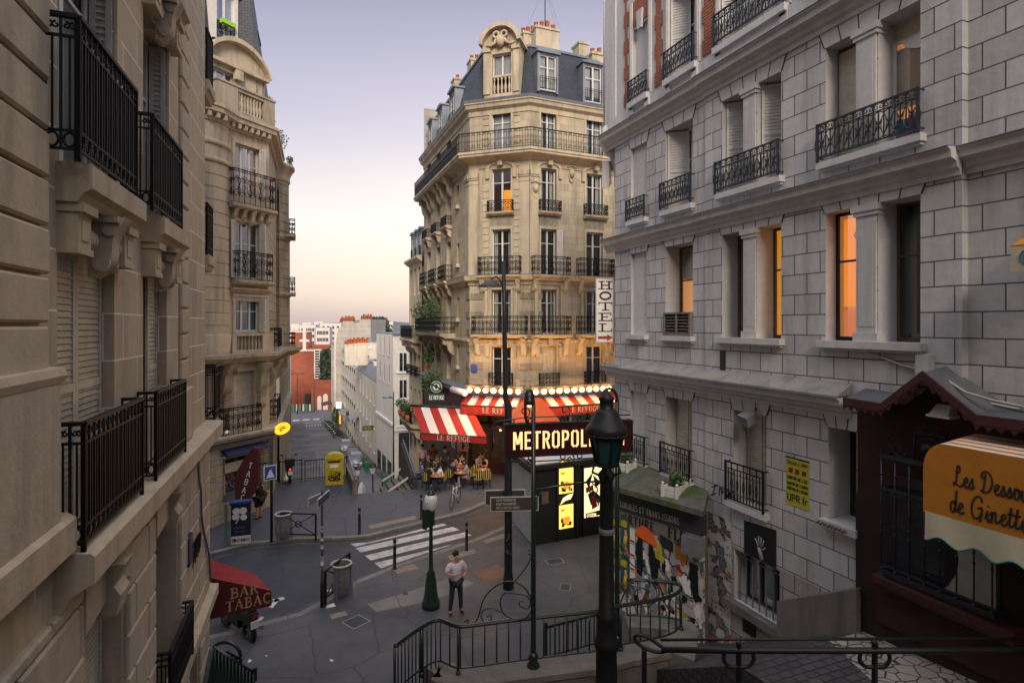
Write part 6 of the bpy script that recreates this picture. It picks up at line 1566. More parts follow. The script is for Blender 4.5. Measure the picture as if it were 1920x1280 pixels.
# left side of the lower street, seen as a thin sliver
lh_=thing('left_street_terrace','pale rendered houses seen edge on along the left pavement of the lower street','building',(-3,70,-8))
f=Fr((.1,47),(.006,1));hsx=[(3+5*k,4.2+5*k,-4+3*r-.09*(5*k)*1.0,-2+3*r-.09*(5*k),.2)for k in range(18)for r in range(2)]
b=MB(f);b.wall(0,100,-20,6.0,[],0);b.build('wall',M['render_white'],lh_)
for k,h in enumerate(hsx):b=MB(f);b.box(h[0],h[1],-.02,.03,h[2],h[3]);b.build('window',M['glass_dark'],lh_)
b=MB(f);b.quad((0,0,-20),(0,-8,-20),(0,-8,6),(0,0,6));b.quad((0,0,6),(100,0,6),(100,-8,6),(0,-8,6));b.build('end_wall',M['render_white'],lh_)
# awnings, lit sign, plants in the lower street
def small_awning(px,py,t,w_,d_,lab,mat):
 z=zat(py,t);x,y=P(px,t);b=MB(Loc(XR,y,z));b.hexa([(-.05,0,0),(-.05,w_,0),(-d_,w_,-.5),(-d_,0,-.5)],[(-.05,0,.12),(-.05,w_,.12),(-d_,w_,-.38),(-d_,0,-.38)]);b.box(-d_-.03,-d_,0,w_,-.8,-.4)
 tag(b.build('shop_awning',M[mat]),lab,'awning')
small_awning(611,757,141,6,2.4,'deep red shop awning at the far end of the street','maroon')
small_awning(637,772,103,4,1.6,'grey blue shop awning halfway down the street, the farther one','zinc')
small_awning(650,783,88,4,1.4,'grey blue shop awning halfway down the street, the nearer one','zinc')
t_=122;x,y=P(635,112);z=zat(759,112)
b=MB(Loc(x,y,z));b.box(-.45,.45,-.12,.12,-.65,.65);st_=thing('lit_shop_sign','bright white lit box sign standing out over the lower street','sign',(x,y,z));b.build('light_box',emis('white_light_box',(1,.9,.66),2.2),st_)
b=MB(Loc(x,y,z));b.box(-.5,.5,-.14,.14,.65,.72).box(-.5,.5,-.14,.14,-.72,-.65).bar((.45,0,0),(2.6,0,0),.08);b.build('frame',M['dark_grey'],st_)
x,y=P(637.5,104);z=zat(778,104);b=MB(Loc(x,y,z));b.box(-.15,.15,-.1,.1,-1.6,.4).bar((0,0,.2),(.9,0,.2),.06);tag(b.build('vertical_shop_sign',emis('amber_sign',(1,.38,.05),1.1)),'narrow amber lit sign under the bright box sign','sign')
x,y=P(691,72);z=zat(802,72);b=MB(Loc(x,y,z));b.box(-.75,.75,-.05,.05,-.28,.28);s5=tag(b.build('green_shop_sign',paint('dark_green_sign',(.01,.05,.03))),'dark green sign with small yellow lettering by the low cream house','sign')
b=MB(Fr((x,y-.06),(1,0)));
if b.fr.nn[1]>0:b.fr.nn=(-b.fr.nn[0],-b.fr.nn[1])
text(b,'HOTEL',GS,lambda u,v:(-.6+u,.01,z-.12+v),.26,.16,.05,sx=1.2);b.build('lettering',M['yellow'],s5)
# parked two-wheelers, cars, bins
def wheel(b,c,r,w_,n=14,ax='x'):
 k=n
 for rr,ww in((r,w_),):
  pr=[(r*.62,-w_/2),(r*.95,-w_/2),(r,-w_*.25),(r,w_*.25),(r*.95,w_/2),(r*.62,w_/2)]
  rings=[]
  for q,o in pr:
   rings.append([b.p(*((c[0]+o,c[1]+q*math.cos(2*PI*j/k),c[2]+q*math.sin(2*PI*j/k))if ax=='x' else(c[0]+q*math.cos(2*PI*j/k),c[1]+o,c[2]+q*math.sin(2*PI*j/k))))for j in range(k)])
  for A,B in zip(rings,rings[1:]+rings[:1]):
   for j in range(k):b.face((A[j],A[(j+1)%k],B[(j+1)%k],B[j]))
def motorbike(name,label,loc,rz,col='black',group=None,scooter=False):
 t=thing(name,label,'motorcycle',loc,rz,group);f=ID
 for x in(-.68,.68):
  b=MB();wheel(b,(x,0,.31),.31,.12,16,'y');w_=b.build('wheel',M['black'],t,world=False);b=MB();b.fr=lambda a,c,z,x=x:(x+a,z*0+c,z)
  b=MB();
  for k in range(5):a=2*PI*k/5;b.bar((x,0,.31),(x+.2*math.cos(a),0,.31+.2*math.sin(a)),.03)
  b.build('rim',M['steel'],w_,world=False)
 b=MB()
 b.hexa([(-.35,-.13,.32),(.25,-.13,.32),(.25,.13,.32),(-.35,.13,.32)],[(-.3,-.16,.72),(.3,-.15,.78),(.3,.15,.78),(-.3,.16,.72)]);b.hexa([(-.95,-.09,.62),(-.3,-.15,.55),(-.3,.15,.55),(-.95,.09,.62)],[(-.98,-.1,.86),(-.3,-.14,.78),(-.3,.14,.78),(-.98,.1,.86)])
 b.build('body',M[col],t,world=False)
 b=MB();b.ball((.22,0,.86),.22,10,7,.75);b.build('tank',M[col],t,world=False)
 b=MB();b.hexa([(-.85,-.13,.84),(.02,-.13,.78),(.02,.13,.78),(-.85,.13,.84)],[(-.85,-.11,.95),(.0,-.12,.86),(.0,.12,.86),(-.85,.11,.95)]);b.build('seat',M['dark_grey'],t,world=False)
 b=MB();b.tube([(.68,-.1,.31),(.5,-.1,.85),(.42,-.1,1.0)],.025,6);b.tube([(.68,.1,.31),(.5,.1,.85),(.42,.1,1.0)],.025,6);b.tube([(.25,-.38,1.05),(.42,-.16,1.05),(.45,0,1.02),(.42,.16,1.05),(.25,.38,1.05)],.018,6);b.build('handlebar',M['steel'],t,world=False)
 b=MB();b.ball((.60,0,.92),.11,10,6);b.build('headlight',M['white_lamp'],t,world=False)
 for sg in(-1,1):
  b=MB();b.bar((.3,sg*.25,1.05),(.32,sg*.34,1.24),.014);b.prism([(.28,1.2),(.4,1.2),(.42,1.28),(.3,1.29)],sg*.28,sg*.42);b.build('mirror',M['dark_grey'],t,world=False)
 b=MB();b.tube([(.1,-.16,.3),(-.4,-.2,.3),(-.95,-.22,.42)],[.03,.035,.055],8);b.build('exhaust',M['steel'],t,world=False)
 b=MB();b.box(-1.02,-.98,-.1,.1,.5,.68);b.build('number_plate',M['white'],t,world=False)
 b=MB();b.box(-1.0,-.96,-.07,.07,.74,.82);b.build('tail_light',M['red_awning'],t,world=False)
 return t
mb0=motorbike('parked_motorbike','dark motorbike at the near end of the parked row in the lower street',(8.6,100,zst(100)),PI,'black','motorbikes parked along the lower street')
x,y=P(636,104)
spots=[(636,848-0)]
for k in range(9):
 px=634-2.9*k;t_=104+4.0*k;x,y=P(px,t_);x=min(x,8.6)
 if k==0:mb0.location=(x,y,zst(y));mb0.rotation_euler=(0,0,PI*.93)
 else:place(mb0,(x,y,zst(y)),PI*.93+random.uniform(-.3,.3),'dark motorbike parked in the long row along the lower street','motorbikes parked along the lower street')
mb0['label']='dark motorbike nearest the grey car in the lower street, parked across the kerb'
def car(name,label,loc,rz,col,hatch=True):
 t=thing(name,label,'car',loc,rz)
 W2=.84;sec=[(-2.0,.35,.62,.72),(-1.95,.28,.95,.80),(-1.2,.22,1.0,.84),(-.3,.22,.98,.84),(.75,.22,.96,.84),(1.55,.24,.82,.80),(1.95,.3,.66,.70)]
 b=MB();rows=[]
 for x,z0,z1,w_ in sec:rows.append([b.p(x,-w_*.92,z0),b.p(x,-w_,z0+(z1-z0)*.45),b.p(x,-w_*.93,z1),b.p(x,w_*.93,z1),b.p(x,w_,z0+(z1-z0)*.45),b.p(x,w_*.92,z0)])
 for A,B in zip(rows,rows[1:]):
  for j in range(6):b.face((A[j],A[(j+1)%6],B[(j+1)%6],B[j]),True)
 b.face(rows[0][::-1]);b.face(rows[-1]);b.build('body',M[col],t,world=False)
 b=MB();lo=[(-1.75,-.76,.94),(.85,-.78,.94),(.85,.78,.94),(-1.75,.76,.94)];hi=[(-1.35,-.6,1.42),(.1,-.62,1.44),(.1,.62,1.44),(-1.35,.6,1.42)]
 b.hexa(lo,hi);b.build('windows',M['glass_dark'],t,world=False)
 b=MB();b.hexa([(-1.38,-.62,1.415),(.12,-.64,1.435),(.12,.64,1.435),(-1.38,.62,1.415)],[(-1.25,-.5,1.47),(.0,-.52,1.49),(.0,.52,1.49),(-1.25,.5,1.47)])
 for x,y_ in((-.65,-1),(-.65,1)):b.bar((x,y_*.775,.94),(x,y_*.62,1.43),.07)
 b.build('roof',M[col],t,world=False)
 for x in(-1.25,1.25):
  for y_ in(-.76,.76):b=MB();wheel(b,(x,y_,.3),.3,.2,16,'y');b.lathe([(.001,0),(.19,0)],(0,0,0),4);b.build('wheel',M['black'],t,world=False)
 for y_ in(-.55,.55):
  b=MB();b.ball((1.88,y_,.62),.13,8,6);b.build('headlight',M['white_lamp'],t,world=False)
  b=MB();b.ball((.75,y_*1.68,1.0),.09,8,6);b.build('mirror',M[col],t,world=False)
 b=MB();b.box(1.95,2.0,-.26,.26,.38,.48);b.build('number_plate',M['white'],t,world=False)
 b=MB();b.box(1.9,1.97,-.45,.45,.5,.58);b.build('grille',M['black'],t,world=False)
 return t
M['car_silver']=paint('silver_car_paint',(.30,.33,.38),.3,.1,2,.5);M['car_red']=paint('dark_red_car_paint',(.14,.02,.025),.3,.15,2,.2);M['car_grey']=paint('pale_grey_car_paint',(.32,.34,.36),.3,.1,2,.4)
for px,t_,col,lab in((668,71,'car_silver','silver hatchback facing uphill, nearest of the three cars in the lower street'),(661.5,77.5,'car_red','dark red car parked between the silver and the pale grey car'),(649,86,'car_grey','pale grey car behind the red one, farthest of the three cars')):
 x,y=P(px,t_);car('parked_car',lab,(min(x,8.4),y,zst(y)),-PI/2-.1,col)
def bin_(px,t_,lab,lid='metro_green'):
 x,y=P(px,t_);z=zst(y)+.13;t=thing('wheelie_bin',lab,'bin',(x,y,z));b=MB();b.hexa([(-.25,-.3,.08),(.25,-.3,.08),(.25,.3,.08),(-.25,.3,.08)],[(-.32,-.37,.98),(.32,-.37,.98),(.32,.37,.98),(-.32,.37,.98)]);b.build('bin_body',M['bin_green'],t,world=False)
 b=MB();b.hexa([(-.34,-.4,.98),(.34,-.4,.98),(.34,.4,.98),(-.34,.4,.98)],[(-.3,-.36,1.06),(.3,-.36,1.06),(.3,.3,1.12),(-.3,.3,1.12)]);b.build('lid',M[lid],t,world=False)
 b=MB();wheel(b,(-.26,.3,.1),.1,.06,10);wheel(b,(.26,.3,.1),.1,.06,10);b.build('wheels',M['black'],t,world=False)
M['bin_green']=paint('bin_green',(.01,.14,.05),.5,.2)
for a in((688,66,'green wheelie bin by the kerb next to the silver car, nearest of the upper pair'),(683,70,'green wheelie bin by the kerb, farther of the pair beside the silver car'),(648,89,'green wheelie bin beside the pale grey car'),(622,118,'green wheelie bin among the far motorbikes'),(722,57,'green wheelie bin against the white corner house'),(541,65,'green wheelie bin at the foot of the left pavement wall')):bin_(*a)
bin_(575,47,'green bin with a yellow lid behind the scooter railing','yellow')
# red brick drum building closing the street
M['drum']=M['far_brick'];tR=172
rb2=thing('round_brick_building','modern red brick building with rounded drums closing the end of the street','building',(*P(580,tR),-17))
def bdrum(px,t_,r,z0,z1,nm='drum'):
 x,y=P(px,t_);b=MB();b.lathe([(r,z0),(r,z1)],(x,y,0),48,True);b.build(nm,M['far_brick'],rb2)
 b=MB();b.lathe([(r+.15,z1-.05),(r+.15,z1+.5),(r-.3,z1+.5)],(x,y,0),48,False,False);b.build('rim',M['far_white'],rb2)
bdrum(568,186,9.2,-19,zat(658,178));bdrum(556,196,5.0,-19,zat(623,190),'tower')
b=MB();a=P(585,188);c=P(618,188);b.slab([a,c,(c[0]+3,c[1]+14),(a[0],a[1]+14)],-19,zat(648,188));b.build('wing',M['far_brick'],rb2)
b=MB();a=P(590,168);c=P(616,168);f=Fr(a,(c[0]-a[0],c[1]-a[1]));LLL=math.hypot(c[0]-a[0],c[1]-a[1])
if f.nn[1]>0:f.nn=(-f.nn[0],-f.nn[1])
b.fr=f;z0,z1=-18,zat(716,168)
def arch_poly(s0,s1,z0,zs,k=10):r=(s1-s0)/2;return[(s0+r-r*math.cos(PI*i/k),zs+r*math.sin(PI*i/k))for i in range(k+1)]
b.box(-1,LLL+1.5,-2,0,z0,z1+.6);b.build('arcade_wall',M['far_brick'],rb2)
for s0,s1 in((.8,2.0),(2.5,3.9)):
 b=MB(f);b.prism([(s0,z0)]+arch_poly(s0,s1,z0,z0+4.5 if s0<1 else z0+5)+[(s1,z0)],.0,.05);b.build('arch',M['far_white'],rb2)
b=MB();x,y=P(593,172);z0,z1=zat(708,172),zat(654,172);
b.fr=Loc(x,y-2.5,0,-.1);b.box(-.7,.9,-.3,0,z0,z1);b.build('glazed_strip',M['far_white'],rb2)
for k in range(11):
 b=MB(Loc(x,y-2.5,0,-.1));b.box(-.45,.75,-.36,-.3,z0+.3+k*(z1-z0-.4)/11,z0+.3+(k+.65)*(z1-z0-.4)/11);b.build('pane',M['glass_dark'],rb2)
b=MB();x,y=P(565,176);b.fr=Loc(x,y-9.5,0);b.box(.2,1.1,-.3,.3,zat(655,170),zat(612,170));b.box(-.7,2.0,-.2,.2,zat(640,170),zat(636,170));b.build('white_mast',M['far_white'],rb2)
b=MB(Loc(*P(580,172.5),0));b.box(-1.4,1.6,-4,-2,-18,zat(736,172));b.build('entrance',M['black'],rb2)
# hoarding of green and white boards in front of it
hb=thing('site_hoarding','green and white site hoarding across the foot of the brick building','fence',(*P(570,164),-17))
for k in range(14):
 px=547+3.1*k;x,y=P(px,163);b=MB(Loc(x,y,zst(160)));b.box(-.22,.22,-.05,.05,.1,2.0 if px<590 else 1.4);b.build('panel',M[('bin_green','far_white','metro_green','mid_grey')[(k*3)%4]],hb)
# lamp columns in front of the brick building
def far_lamp(px,t_,py0,py1,lab,arms=((-1,),(1,)),al=1.4,name='street_lamp',cobra=False):
 x,y=P(px,t_);z0,z1=zat(py1,t_),zat(py0,t_);t=thing(name,lab,'lamp',(x,y,z0))
 b=MB(Loc(x,y,0));b.tube([(0,0,z0-1),(0,0,z1)],[.11,.06],8);b.build('pole',M['dark_grey'],t)
 for a in arms:
  b=MB(Loc(x,y,0));s=a[0];b.tube([(0,0,z1),(s*al*.5,0,z1+.1),(s*al,0,z1)],.05,6);b.build('arm',M['dark_grey'],t);b=MB(Loc(x,y,0));b.lathe([(.05,.15),(.35,.0),(.38,-.12)],(s*al,0,z1-.05),10);b.build('lamp_head',M['dark_grey'],t)
far_lamp(557.5,150,700,770,'twin headed lamp post in front of the big brick drum');far_lamp(589,152,702,765,'lamp post with one arm to the right of the brick drum',((1,),))
# pale towers on the horizon, hill, trees
random.seed(11)
fb=[(548,560,262,618,'slab block with a stepped white front at the far left of the skyline'),(562,592,255,609,'broad white block above the brick building'),(592,618,240,614,'white balconied block left of the grey gable'),(600,640,300,606,'long pale block far behind the grey gable')]
for px0,px1,t_,yt,lab in fb:
 a,c=P(px0,t_),P(px1,t_);house('distant_apartment_block',lab,[a,c,(c[0]+2,c[1]+12),(a[0],a[1]+12)],-20,zat(yt,t_),'far_white',[(0,4,5,1.4,1.5,zat(yt,t_)-14.5,2.9)])
for k in range(9):
 px=545+22*k;t_=420+40*(k%3);a,c=P(px,t_),P(px+16,t_);b=MB();b.slab([a,c,(c[0],c[1]+20),(a[0],a[1]+20)],-20,zat(607-(k%3)*2,t_))
 tag(b.build('skyline_block',M['far_white']),'hazy low block on the horizon beyond the town','building','hazy blocks on the horizon')
b=MB();ii=[]
for k in range(31):
 x=-500+60*k;ii.append((b.raw((x,900,-20)),b.raw((x,980,8.5+5*math.sin(k*.7)+4*math.sin(k*1.9+1)))))
for p,q in zip(ii,ii[1:]):b.face((p[0],q[0],q[1],p[1]),True)
struct('hills',b,paint('hazy_hill',(.10,.12,.15),.9,.2,.01))
def tree(name,lab,x,y,z0,h,r,n_,size=.5,mat='tree_far'):
 t=thing(name,lab,'tree',(x,y,z0));b=MB(Loc(x,y,z0));b.tube([(0,0,0),(.1,0,h*.4),(0,.1,h*.75)],[.3,.22,.1],7)
 for k in range(5):a=k*1.3;b.tube([(0,0,h*.4),(r*.6*math.cos(a),r*.6*math.sin(a),h*.7)],[.12,.05],5)
 b.build('trunk',M['frame_brown'],t)
 cb_=MB()
 for _ in range(n_):
  k=random.random();th=random.uniform(0,2*PI);cl=(int(th*2)*.37)%1
  rr=r*(.55+.45*random.random())*(.75+.3*cl);ph=random.uniform(-.5,1.0)
  p_=Vector((x+rr*math.cos(th)*math.cos(ph*1.2),y+rr*math.sin(th)*math.cos(ph*1.2),z0+h*.68+h*.36*math.sin(ph*1.4)+random.uniform(-.3,.3)))
  a=Vector((random.gauss(0,1),random.gauss(0,1),random.gauss(0,.6))).normalized();e=a.orthogonal().normalized();s=size*random.uniform(.5,1.2)
  cb_.face([cb_.raw(p_-a*s),cb_.raw(p_+e*s*.5),cb_.raw(p_+a*s),cb_.raw(p_-e*s*.5)])
 cb_.build('crown',M[mat],t)
x,y=P(605,178);tree('tree','dark green tree beside the glazed strip of the brick building',x+.6,y-8,-18,18,2.6,2000)
x,y=P(634,116);tree('small_tree','small green tree over the far pavement by the lit box sign',x-.3,y,zst(y),4.6,1.2,500,.25,'plant')
for px0,lab in((700,'dark wooded rise left of the white corner house roof'),(711,'dark wooded rise touching the white corner house roof')):
 x,y=P(px0,330);tree('distant_tree',lab,x,y,-12,23,9,900,1.6)
# ---------------------------------------------------------------- underground entrance in the foreground
ZT,ZC=2.45,1.55
def tp(px,t):return P(px,t)
RAILP=[tp(740,10.15),tp(762,10.45),tp(790,10.8),tp(812,11.02),tp(826,11.05),tp(842,10.93),tp(859,10.83),tp(887,10.87),tp(940,11.0),tp(1000,11.14),tp(1060,11.27),tp(1124,11.42),tp(1164,11.62),tp(1215,11.8),tp(1251,11.98),tp(1268,12.15),tp(1277,12.4),tp(1270,12.6),tp(1230,12.75),tp(1175,12.8)]
me=thing('metro_entrance','underground entrance with a stone kerb and dark green curved railing in the foreground','entrance',(4.6,10.4,ZC))
def dense(P_,k=3):
 q=sp(P_,k);return q
RD=dense(RAILP,3)
def along(path,step):
 out=[];acc=0;out.append(path[0])
 for a,c in zip(path,path[1:]):
  L=math.hypot(c[0]-a[0],c[1]-a[1]);d=step-acc
  while d<=L:out.append((a[0]+(c[0]-a[0])*d/L,a[1]+(c[1]-a[1])*d/L));d+=step
  acc=(acc+L)%step
 return out
b=MB();b.tube([(x,y,ZT)for x,y in RD],.032,8);b.tube([(x,y,ZT+.03)for x,y in RD],.022,6);b.build('handrail',M['green_iron'],me)
b=MB();b.tube([(x,y,ZC+.12)for x,y in RD],.022,6);b.build('lower_rail',M['green_iron'],me)
b=MB();bars=along(RD[12:],.235)
for x,y in bars:b.tube([(x,y,ZC+.12),(x,y,ZT)],.016,5)
for x,y in along(RD[:12],.10):b.tube([(x,y,ZC-.35),(x,y,ZT)],.015,5)
tag(b.build('balusters',M['green_iron'],me),None,None)
for i in(0,6,18,27,36,48):
 x,y=RD[min(i,len(RD)-1)];b=MB();b.tube([(x,y,ZC-.05),(x,y,ZT+.0)],.026,6);b.ball((x,y,ZC+.02),.05,8,5);b.build('post',M['green_iron'],me)
# stone kerb under it
def offs(path,d):
 out=[]
 for k in range(len(path)):
  a=Vector(path[max(k-1,0)]);c=Vector(path[min(k+1,len(path)-1)]);t=(c-a).normalized();out.append((path[k][0]+t.y*d,path[k][1]-t.x*d))
 return out
K_=RD[8:];b=MB();b.sweep(K_,[(-.25,-.2),(-.25,ZC-.02),(-.2,ZC),(.32,ZC),(.36,ZC-.03),(.36,ZC-.14),(.30,ZC-.2),(.30,-.2)]);b.build('stone_kerb',M['concrete'],me)
b=MB();b.slab([tp(1255,11.6),tp(1302,11.3),tp(1308,11.9),tp(1290,12.5),tp(1250,12.6)],-.1,ZC-.02);b.build('end_stone',M['concrete'],me)
# descending flight railing inside
b=MB();a,c=tp(1023,11.95),tp(1122,12.45);zt0,zt1=zat(1175,11.95),zat(1150,12.45)
b.bar((*a,zt0),(*c,zt1),.05);b.bar((*a,zt0-.62),(*c,zt1-.62),.03);
for k in range(13):u=k/12;x,y=a[0]+(c[0]-a[0])*u,a[1]+(c[1]-a[1])*u;z=zt0+(zt1-zt0)*u;b.bar((x,y,z-.62),(x,y,z),.02)
b.bar((*a,zt0-.8),(*a,zt0+.1),.06);b.build('inner_rail',M['green_iron'],me)
# sign posts with looped heads and small lamps
PT=[(1000,11.08,735,985),(1157,11.7,728,1146)]
HFm=Fr(tp(948,11.0),(tp(1182,11.52)[0]-tp(948,11.0)[0],tp(1182,11.52)[1]-tp(948,11.0)[1]))
if HFm.nn[1]>0:HFm.nn=(-HFm.nn[0],-HFm.nn[1])
for px,t_,pyt,pxl in PT:
 x,y=tp(px,t_);zt=zat(pyt+22,t_);t=thing('sign_post','iron post with looped lamp head, '+('at the left half of the red station sign' if px<1100 else 'just behind the black lamp post'),'post',(x,y,ZC))
 b=MB();b.tube([(x,y,ZC-.02),(x,y,ZC+.5),(x,y,4.0),(x,y,zt)],[.07,.055,.05,.045],8);b.lathe([(.13,0),(.13,.05),(.08,.12),(.1,.22),(.06,.3)],(x,y,ZC-.02),10);b.build('shaft',M['green_iron'],t)
 # loop in the sign plane, leaning left
 s_,_=HFm.st(px);W=.16 if px<1100 else .34
 f=HFm.sub(s_,0);pts=[(0,0,zt)]+[(-W/2+W/2*math.cos(a),0,zt+.05+.22*math.sin(a))for a in[PI*k/10 for k in range(11)]]+[(-W,0,zt-.25),(-W+.05,0,zt-.42),(-W*.4,0,zt-.45),(0,0,zt-.3)]
 b=MB(f);b.tube(pts,.032,6);b.build('loop_head',M['green_iron'],t)
 b=MB(f);b.lathe([(.03,.18),(.08,.1),(.10,0)],(-W/2,0,zt-.02),10);b.build('lamp_hood',M['green_iron'],t)
 b=MB(f);b.ball((-W/2,0,zt-.02),.045,8,6);b.build('bulb',M['bulb'],t)
# the hanging sign
ms=thing('metro_sign','dark red METROPOLITAIN sign with glowing cream stencil letters','sign',(*tp(1060,11.2),5.6))
SW=math.hypot(tp(1182,11.52)[0]-tp(948,11.0)[0],tp(1182,11.52)[1]-tp(948,11.0)[1]);zb_,zt_=zat(854,11.0),zat(798,11.0)
b=MB(HFm);b.box(0,SW,-.09,.04,zb_,zt_);b.build('board',paint('oxblood_enamel',(.045,.006,.008),.35,.25,4),ms)
b=MB(HFm)
for a,c,z0,z1 in((-.03,SW+.03,zt_,zt_+.035),(-.03,SW+.03,zb_-.035,zb_)):b.box(a,c,-.11,.06,z0,z1)
for a,c in((-.03,0),(SW,SW+.03)):b.box(a,c,-.11,.06,zb_,zt_)
b.build('frame',M['black'],ms)
GM={}
def gm(ch,w,*st):GM[ch]=(w,tuple((s,1)for s in st))
gm('M',.62,[(.08,0),(.08,1)],[(.12,.98),(.29,.3)],[(.33,.3),(.50,.98)],[(.54,0),(.54,1)]);gm('E',.46,[(.08,0),(.08,1)],[(.14,.94),(.42,.94)],[(.14,.5),(.38,.5)],[(.14,.06),(.42,.06)])
gm('T',.48,[(.24,0),(.24,.86)],[(.0,.94),(.48,.94)]);gm('R',.50,[(.08,0),(.08,1)],[(.2,.94),(.36,.9),(.42,.76),(.36,.56),(.2,.52)],[(.27,.46),(.44,0)])
gm('O',.54,[(.2,.95),(.08,.84),(.08,.16),(.2,.05)],[(.32,.95),(.44,.84),(.44,.16),(.32,.05)]);gm('P',.5,[(.08,0),(.08,1)],[(.2,.94),(.36,.9),(.42,.74),(.36,.5),(.2,.46)])
gm('L',.42,[(.08,0),(.08,1)],[(.14,.06),(.4,.06)]);gm('I',.2,[(.1,0),(.1,1)]);gm('A',.54,[(.06,0),(.22,.98)],[(.3,.98),(.46,0)],[(.18,.28),(.36,.28)]);gm('N',.56,[(.08,0),(.08,1)],[(.12,.98),(.42,.06)],[(.47,0),(.47,1)]);GM[' ']=(.3,())
b=MB(HFm);lh=.345;s_0=HFm.s(961);tgt=HFm.s(1172)-s_0;w0=text_w('METROPOLITAIN',GM,lh,.10);sxx=(tgt/lh-13*.10)/(w0/lh-13*.10)
text(b,'METROPOLITAIN',GM,lambda x,y:(s_0+x,.046,zb_+.115+y),lh,.125,.10,sx=sxx)
b.build('lettering',emis('cream_lit_letters',(1,.64,.27),1.0,(.4,.3,.15)),ms)
# wrought scrolls above and below the sign
b=MB(HFm)
b.tube([(-.25,.0,zb_+.1),(-.27,0,zt_-.05),(-.2,0,zt_+.08),(.3,0,zt_+.14),(1.0,0,zt_+.15),(SW,0,zt_+.13)],.014,5)
b.tube([(-.1,0,zb_-.12),(.4,0,zb_-.14),(1.4,0,zb_-.13),(SW,0,zb_-.12)],.014,5)
for s in(.12,.5,1.15,1.5,2.1):b.tube(ell(s,zt_+.08,.05,.05,0,10),.012,4,True);b.tube(ell(s,zb_-.07,.05,.05,0,10),.012,4,True)
for s in(.38,1.2):b.tube(spiral(s,zt_+.26,.12,1.2,-PI/2,0,1),.013,5);b.tube(spiral(s+.1,zb_-.12,.10,1.2,PI/2,0,-1),.013,5)
b.build('scrollwork',M['green_iron'],ms)
# scroll brackets between posts and handrail
def scrollpx(pts,t,r,parent,nm='scrollwork'):
 b=MB();b.tube([PZ(x,y,t)for x,y in sp(pts,4)],r,6);return b.build(nm,M['green_iron'],parent)
T1=11.05
scrollpx([(870,1166),(878,1160),(876,1168),(868,1172),(880,1174),(895,1160),(908,1120),(930,1098),(955,1089),(980,1098),(995,1120),(998,1138),(988,1156),(966,1160),(945,1150),(938,1130),(945,1112),(965,1112),(985,1115),(995,1128),(988,1140),(974,1134),(976,1126),(982,1127)],T1,.014,me)
scrollpx([(940,1148),(925,1140),(908,1142),(902,1155),(910,1166),(920,1162),(920,1152),(913,1156)],T1,.012,me)
scrollpx([(990,1032),(995,1030),(997,1036),(990,1038),(996,1042),(988,1060),(965,1090),(958,1104)],T1,.012,me)
T2=11.75
scrollpx([(1163,1130),(1178,1098),(1200,1085),(1222,1092),(1232,1112),(1225,1130),(1205,1136),(1190,1124),(1192,1106),(1206,1102),(1214,1112),(1206,1120)],T2,.014,me)
scrollpx([(1162,1020),(1170,1040),(1190,1062),(1215,1075),(1235,1096),(1244,1118)],T2,.012,me)
b=MB();b.tube([PZ(1001,919,11.08),PZ(1060,908,11.3),PZ(1135,900,11.55)],.02,6);b.tube([PZ(1002,950,11.08),PZ(1004,935,11.08),PZ(1015,922,11.1),PZ(1028,919,11.15)],.014,5);b.tube([PZ(x,y,11.5)for x,y in sp([(1110,905),(1120,915),(1116,926),(1106,922),(1108,914)],4)],.014,5);b.build('cross_bar',M['green_iron'],me)
# foreground lantern
tl=6.1;x,y=P(1137,tl);lp=thing('black_lamp_post','large black fluted lamp post with an unlit teal lantern, nearest of all the lamps','lamp',(x,y,2.9))
zz=lambda py:zat(py,tl);L0=Loc(x,y,0)
b=MB(L0);b.lathe([(.19,2.6),(.16,3.3),(.115,zz(1262)),(.11,zz(1215)),(.128,zz(1212)),(.132,zz(1200)),(.11,zz(1192)),(.105,zz(1160)),(.115,zz(1155)),(.115,zz(1148)),(.085,zz(1142)),(.07,zz(900)),(.085,zz(896)),(.09,zz(888)),(.05,zz(880)),(.05,zz(868))],(0,0,0),16);b.build('column',M['black'],lp)
b=MB(L0)
for k in range(4):
 a=PI/4+PI/2*k+.35;ca,sa=math.cos(a),math.sin(a)
 b.tube([(.05*ca,.05*sa,zz(893)),(.15*ca,.15*sa,zz(885)),(.13*ca,.13*sa,zz(872))],.014,6)
b.build('cradle',M['black'],lp)
b=MB(L0);n=6
def hexr(r,z,rot=.35):return[(r*math.cos(2*PI*k/n+rot),r*math.sin(2*PI*k/n+rot),z)for k in range(n)]
lo,hi_=hexr(.115,zz(870)),hexr(.175,zz(818))
for k in range(n):b.bar(lo[k],hi_[k],.022);b.bar(lo[k],lo[(k+1)%n],.03);b.bar(hi_[k],hi_[(k+1)%n],.03)
fr_=b.build('lantern_frame',M['black'],lp)
b=MB(L0);g_=MB(L0);lo2,hi2=hexr(.108,zz(869)),hexr(.168,zz(819))
for k in range(n):b.face([b.p(*lo2[k]),b.p(*lo2[(k+1)%n]),b.p(*hi2[(k+1)%n]),b.p(*hi2[k])])
b.build('lantern_glass',paint('teal_dark_glass',(.004,.045,.058),.25,.3,6,0,0,None,.8),fr_)
b=MB(L0);b.lathe([(.18,zz(822)),(.213,zz(815)),(.222,zz(806)),(.205,zz(798)),(.185,zz(796)),(.12,zz(772)),(.10,zz(768)),(.075,zz(766)),(.07,zz(752)),(.088,zz(748)),(.065,zz(742)),(.028,zz(738)),(.012,zz(728))],(0,0,0),24);b.build('cap',M['black'],lp)
b=MB(L0)
b.tube([(.217*math.cos(2*PI*k/24),.217*math.sin(2*PI*k/24),zz(814))for k in range(24)],.008,4,True)
for k in range(16):a=2*PI*k/16;b.ball((.217*math.cos(a),.217*math.sin(a),zz(814)),.018,6,4)
b.build('beading',M['black'],lp)
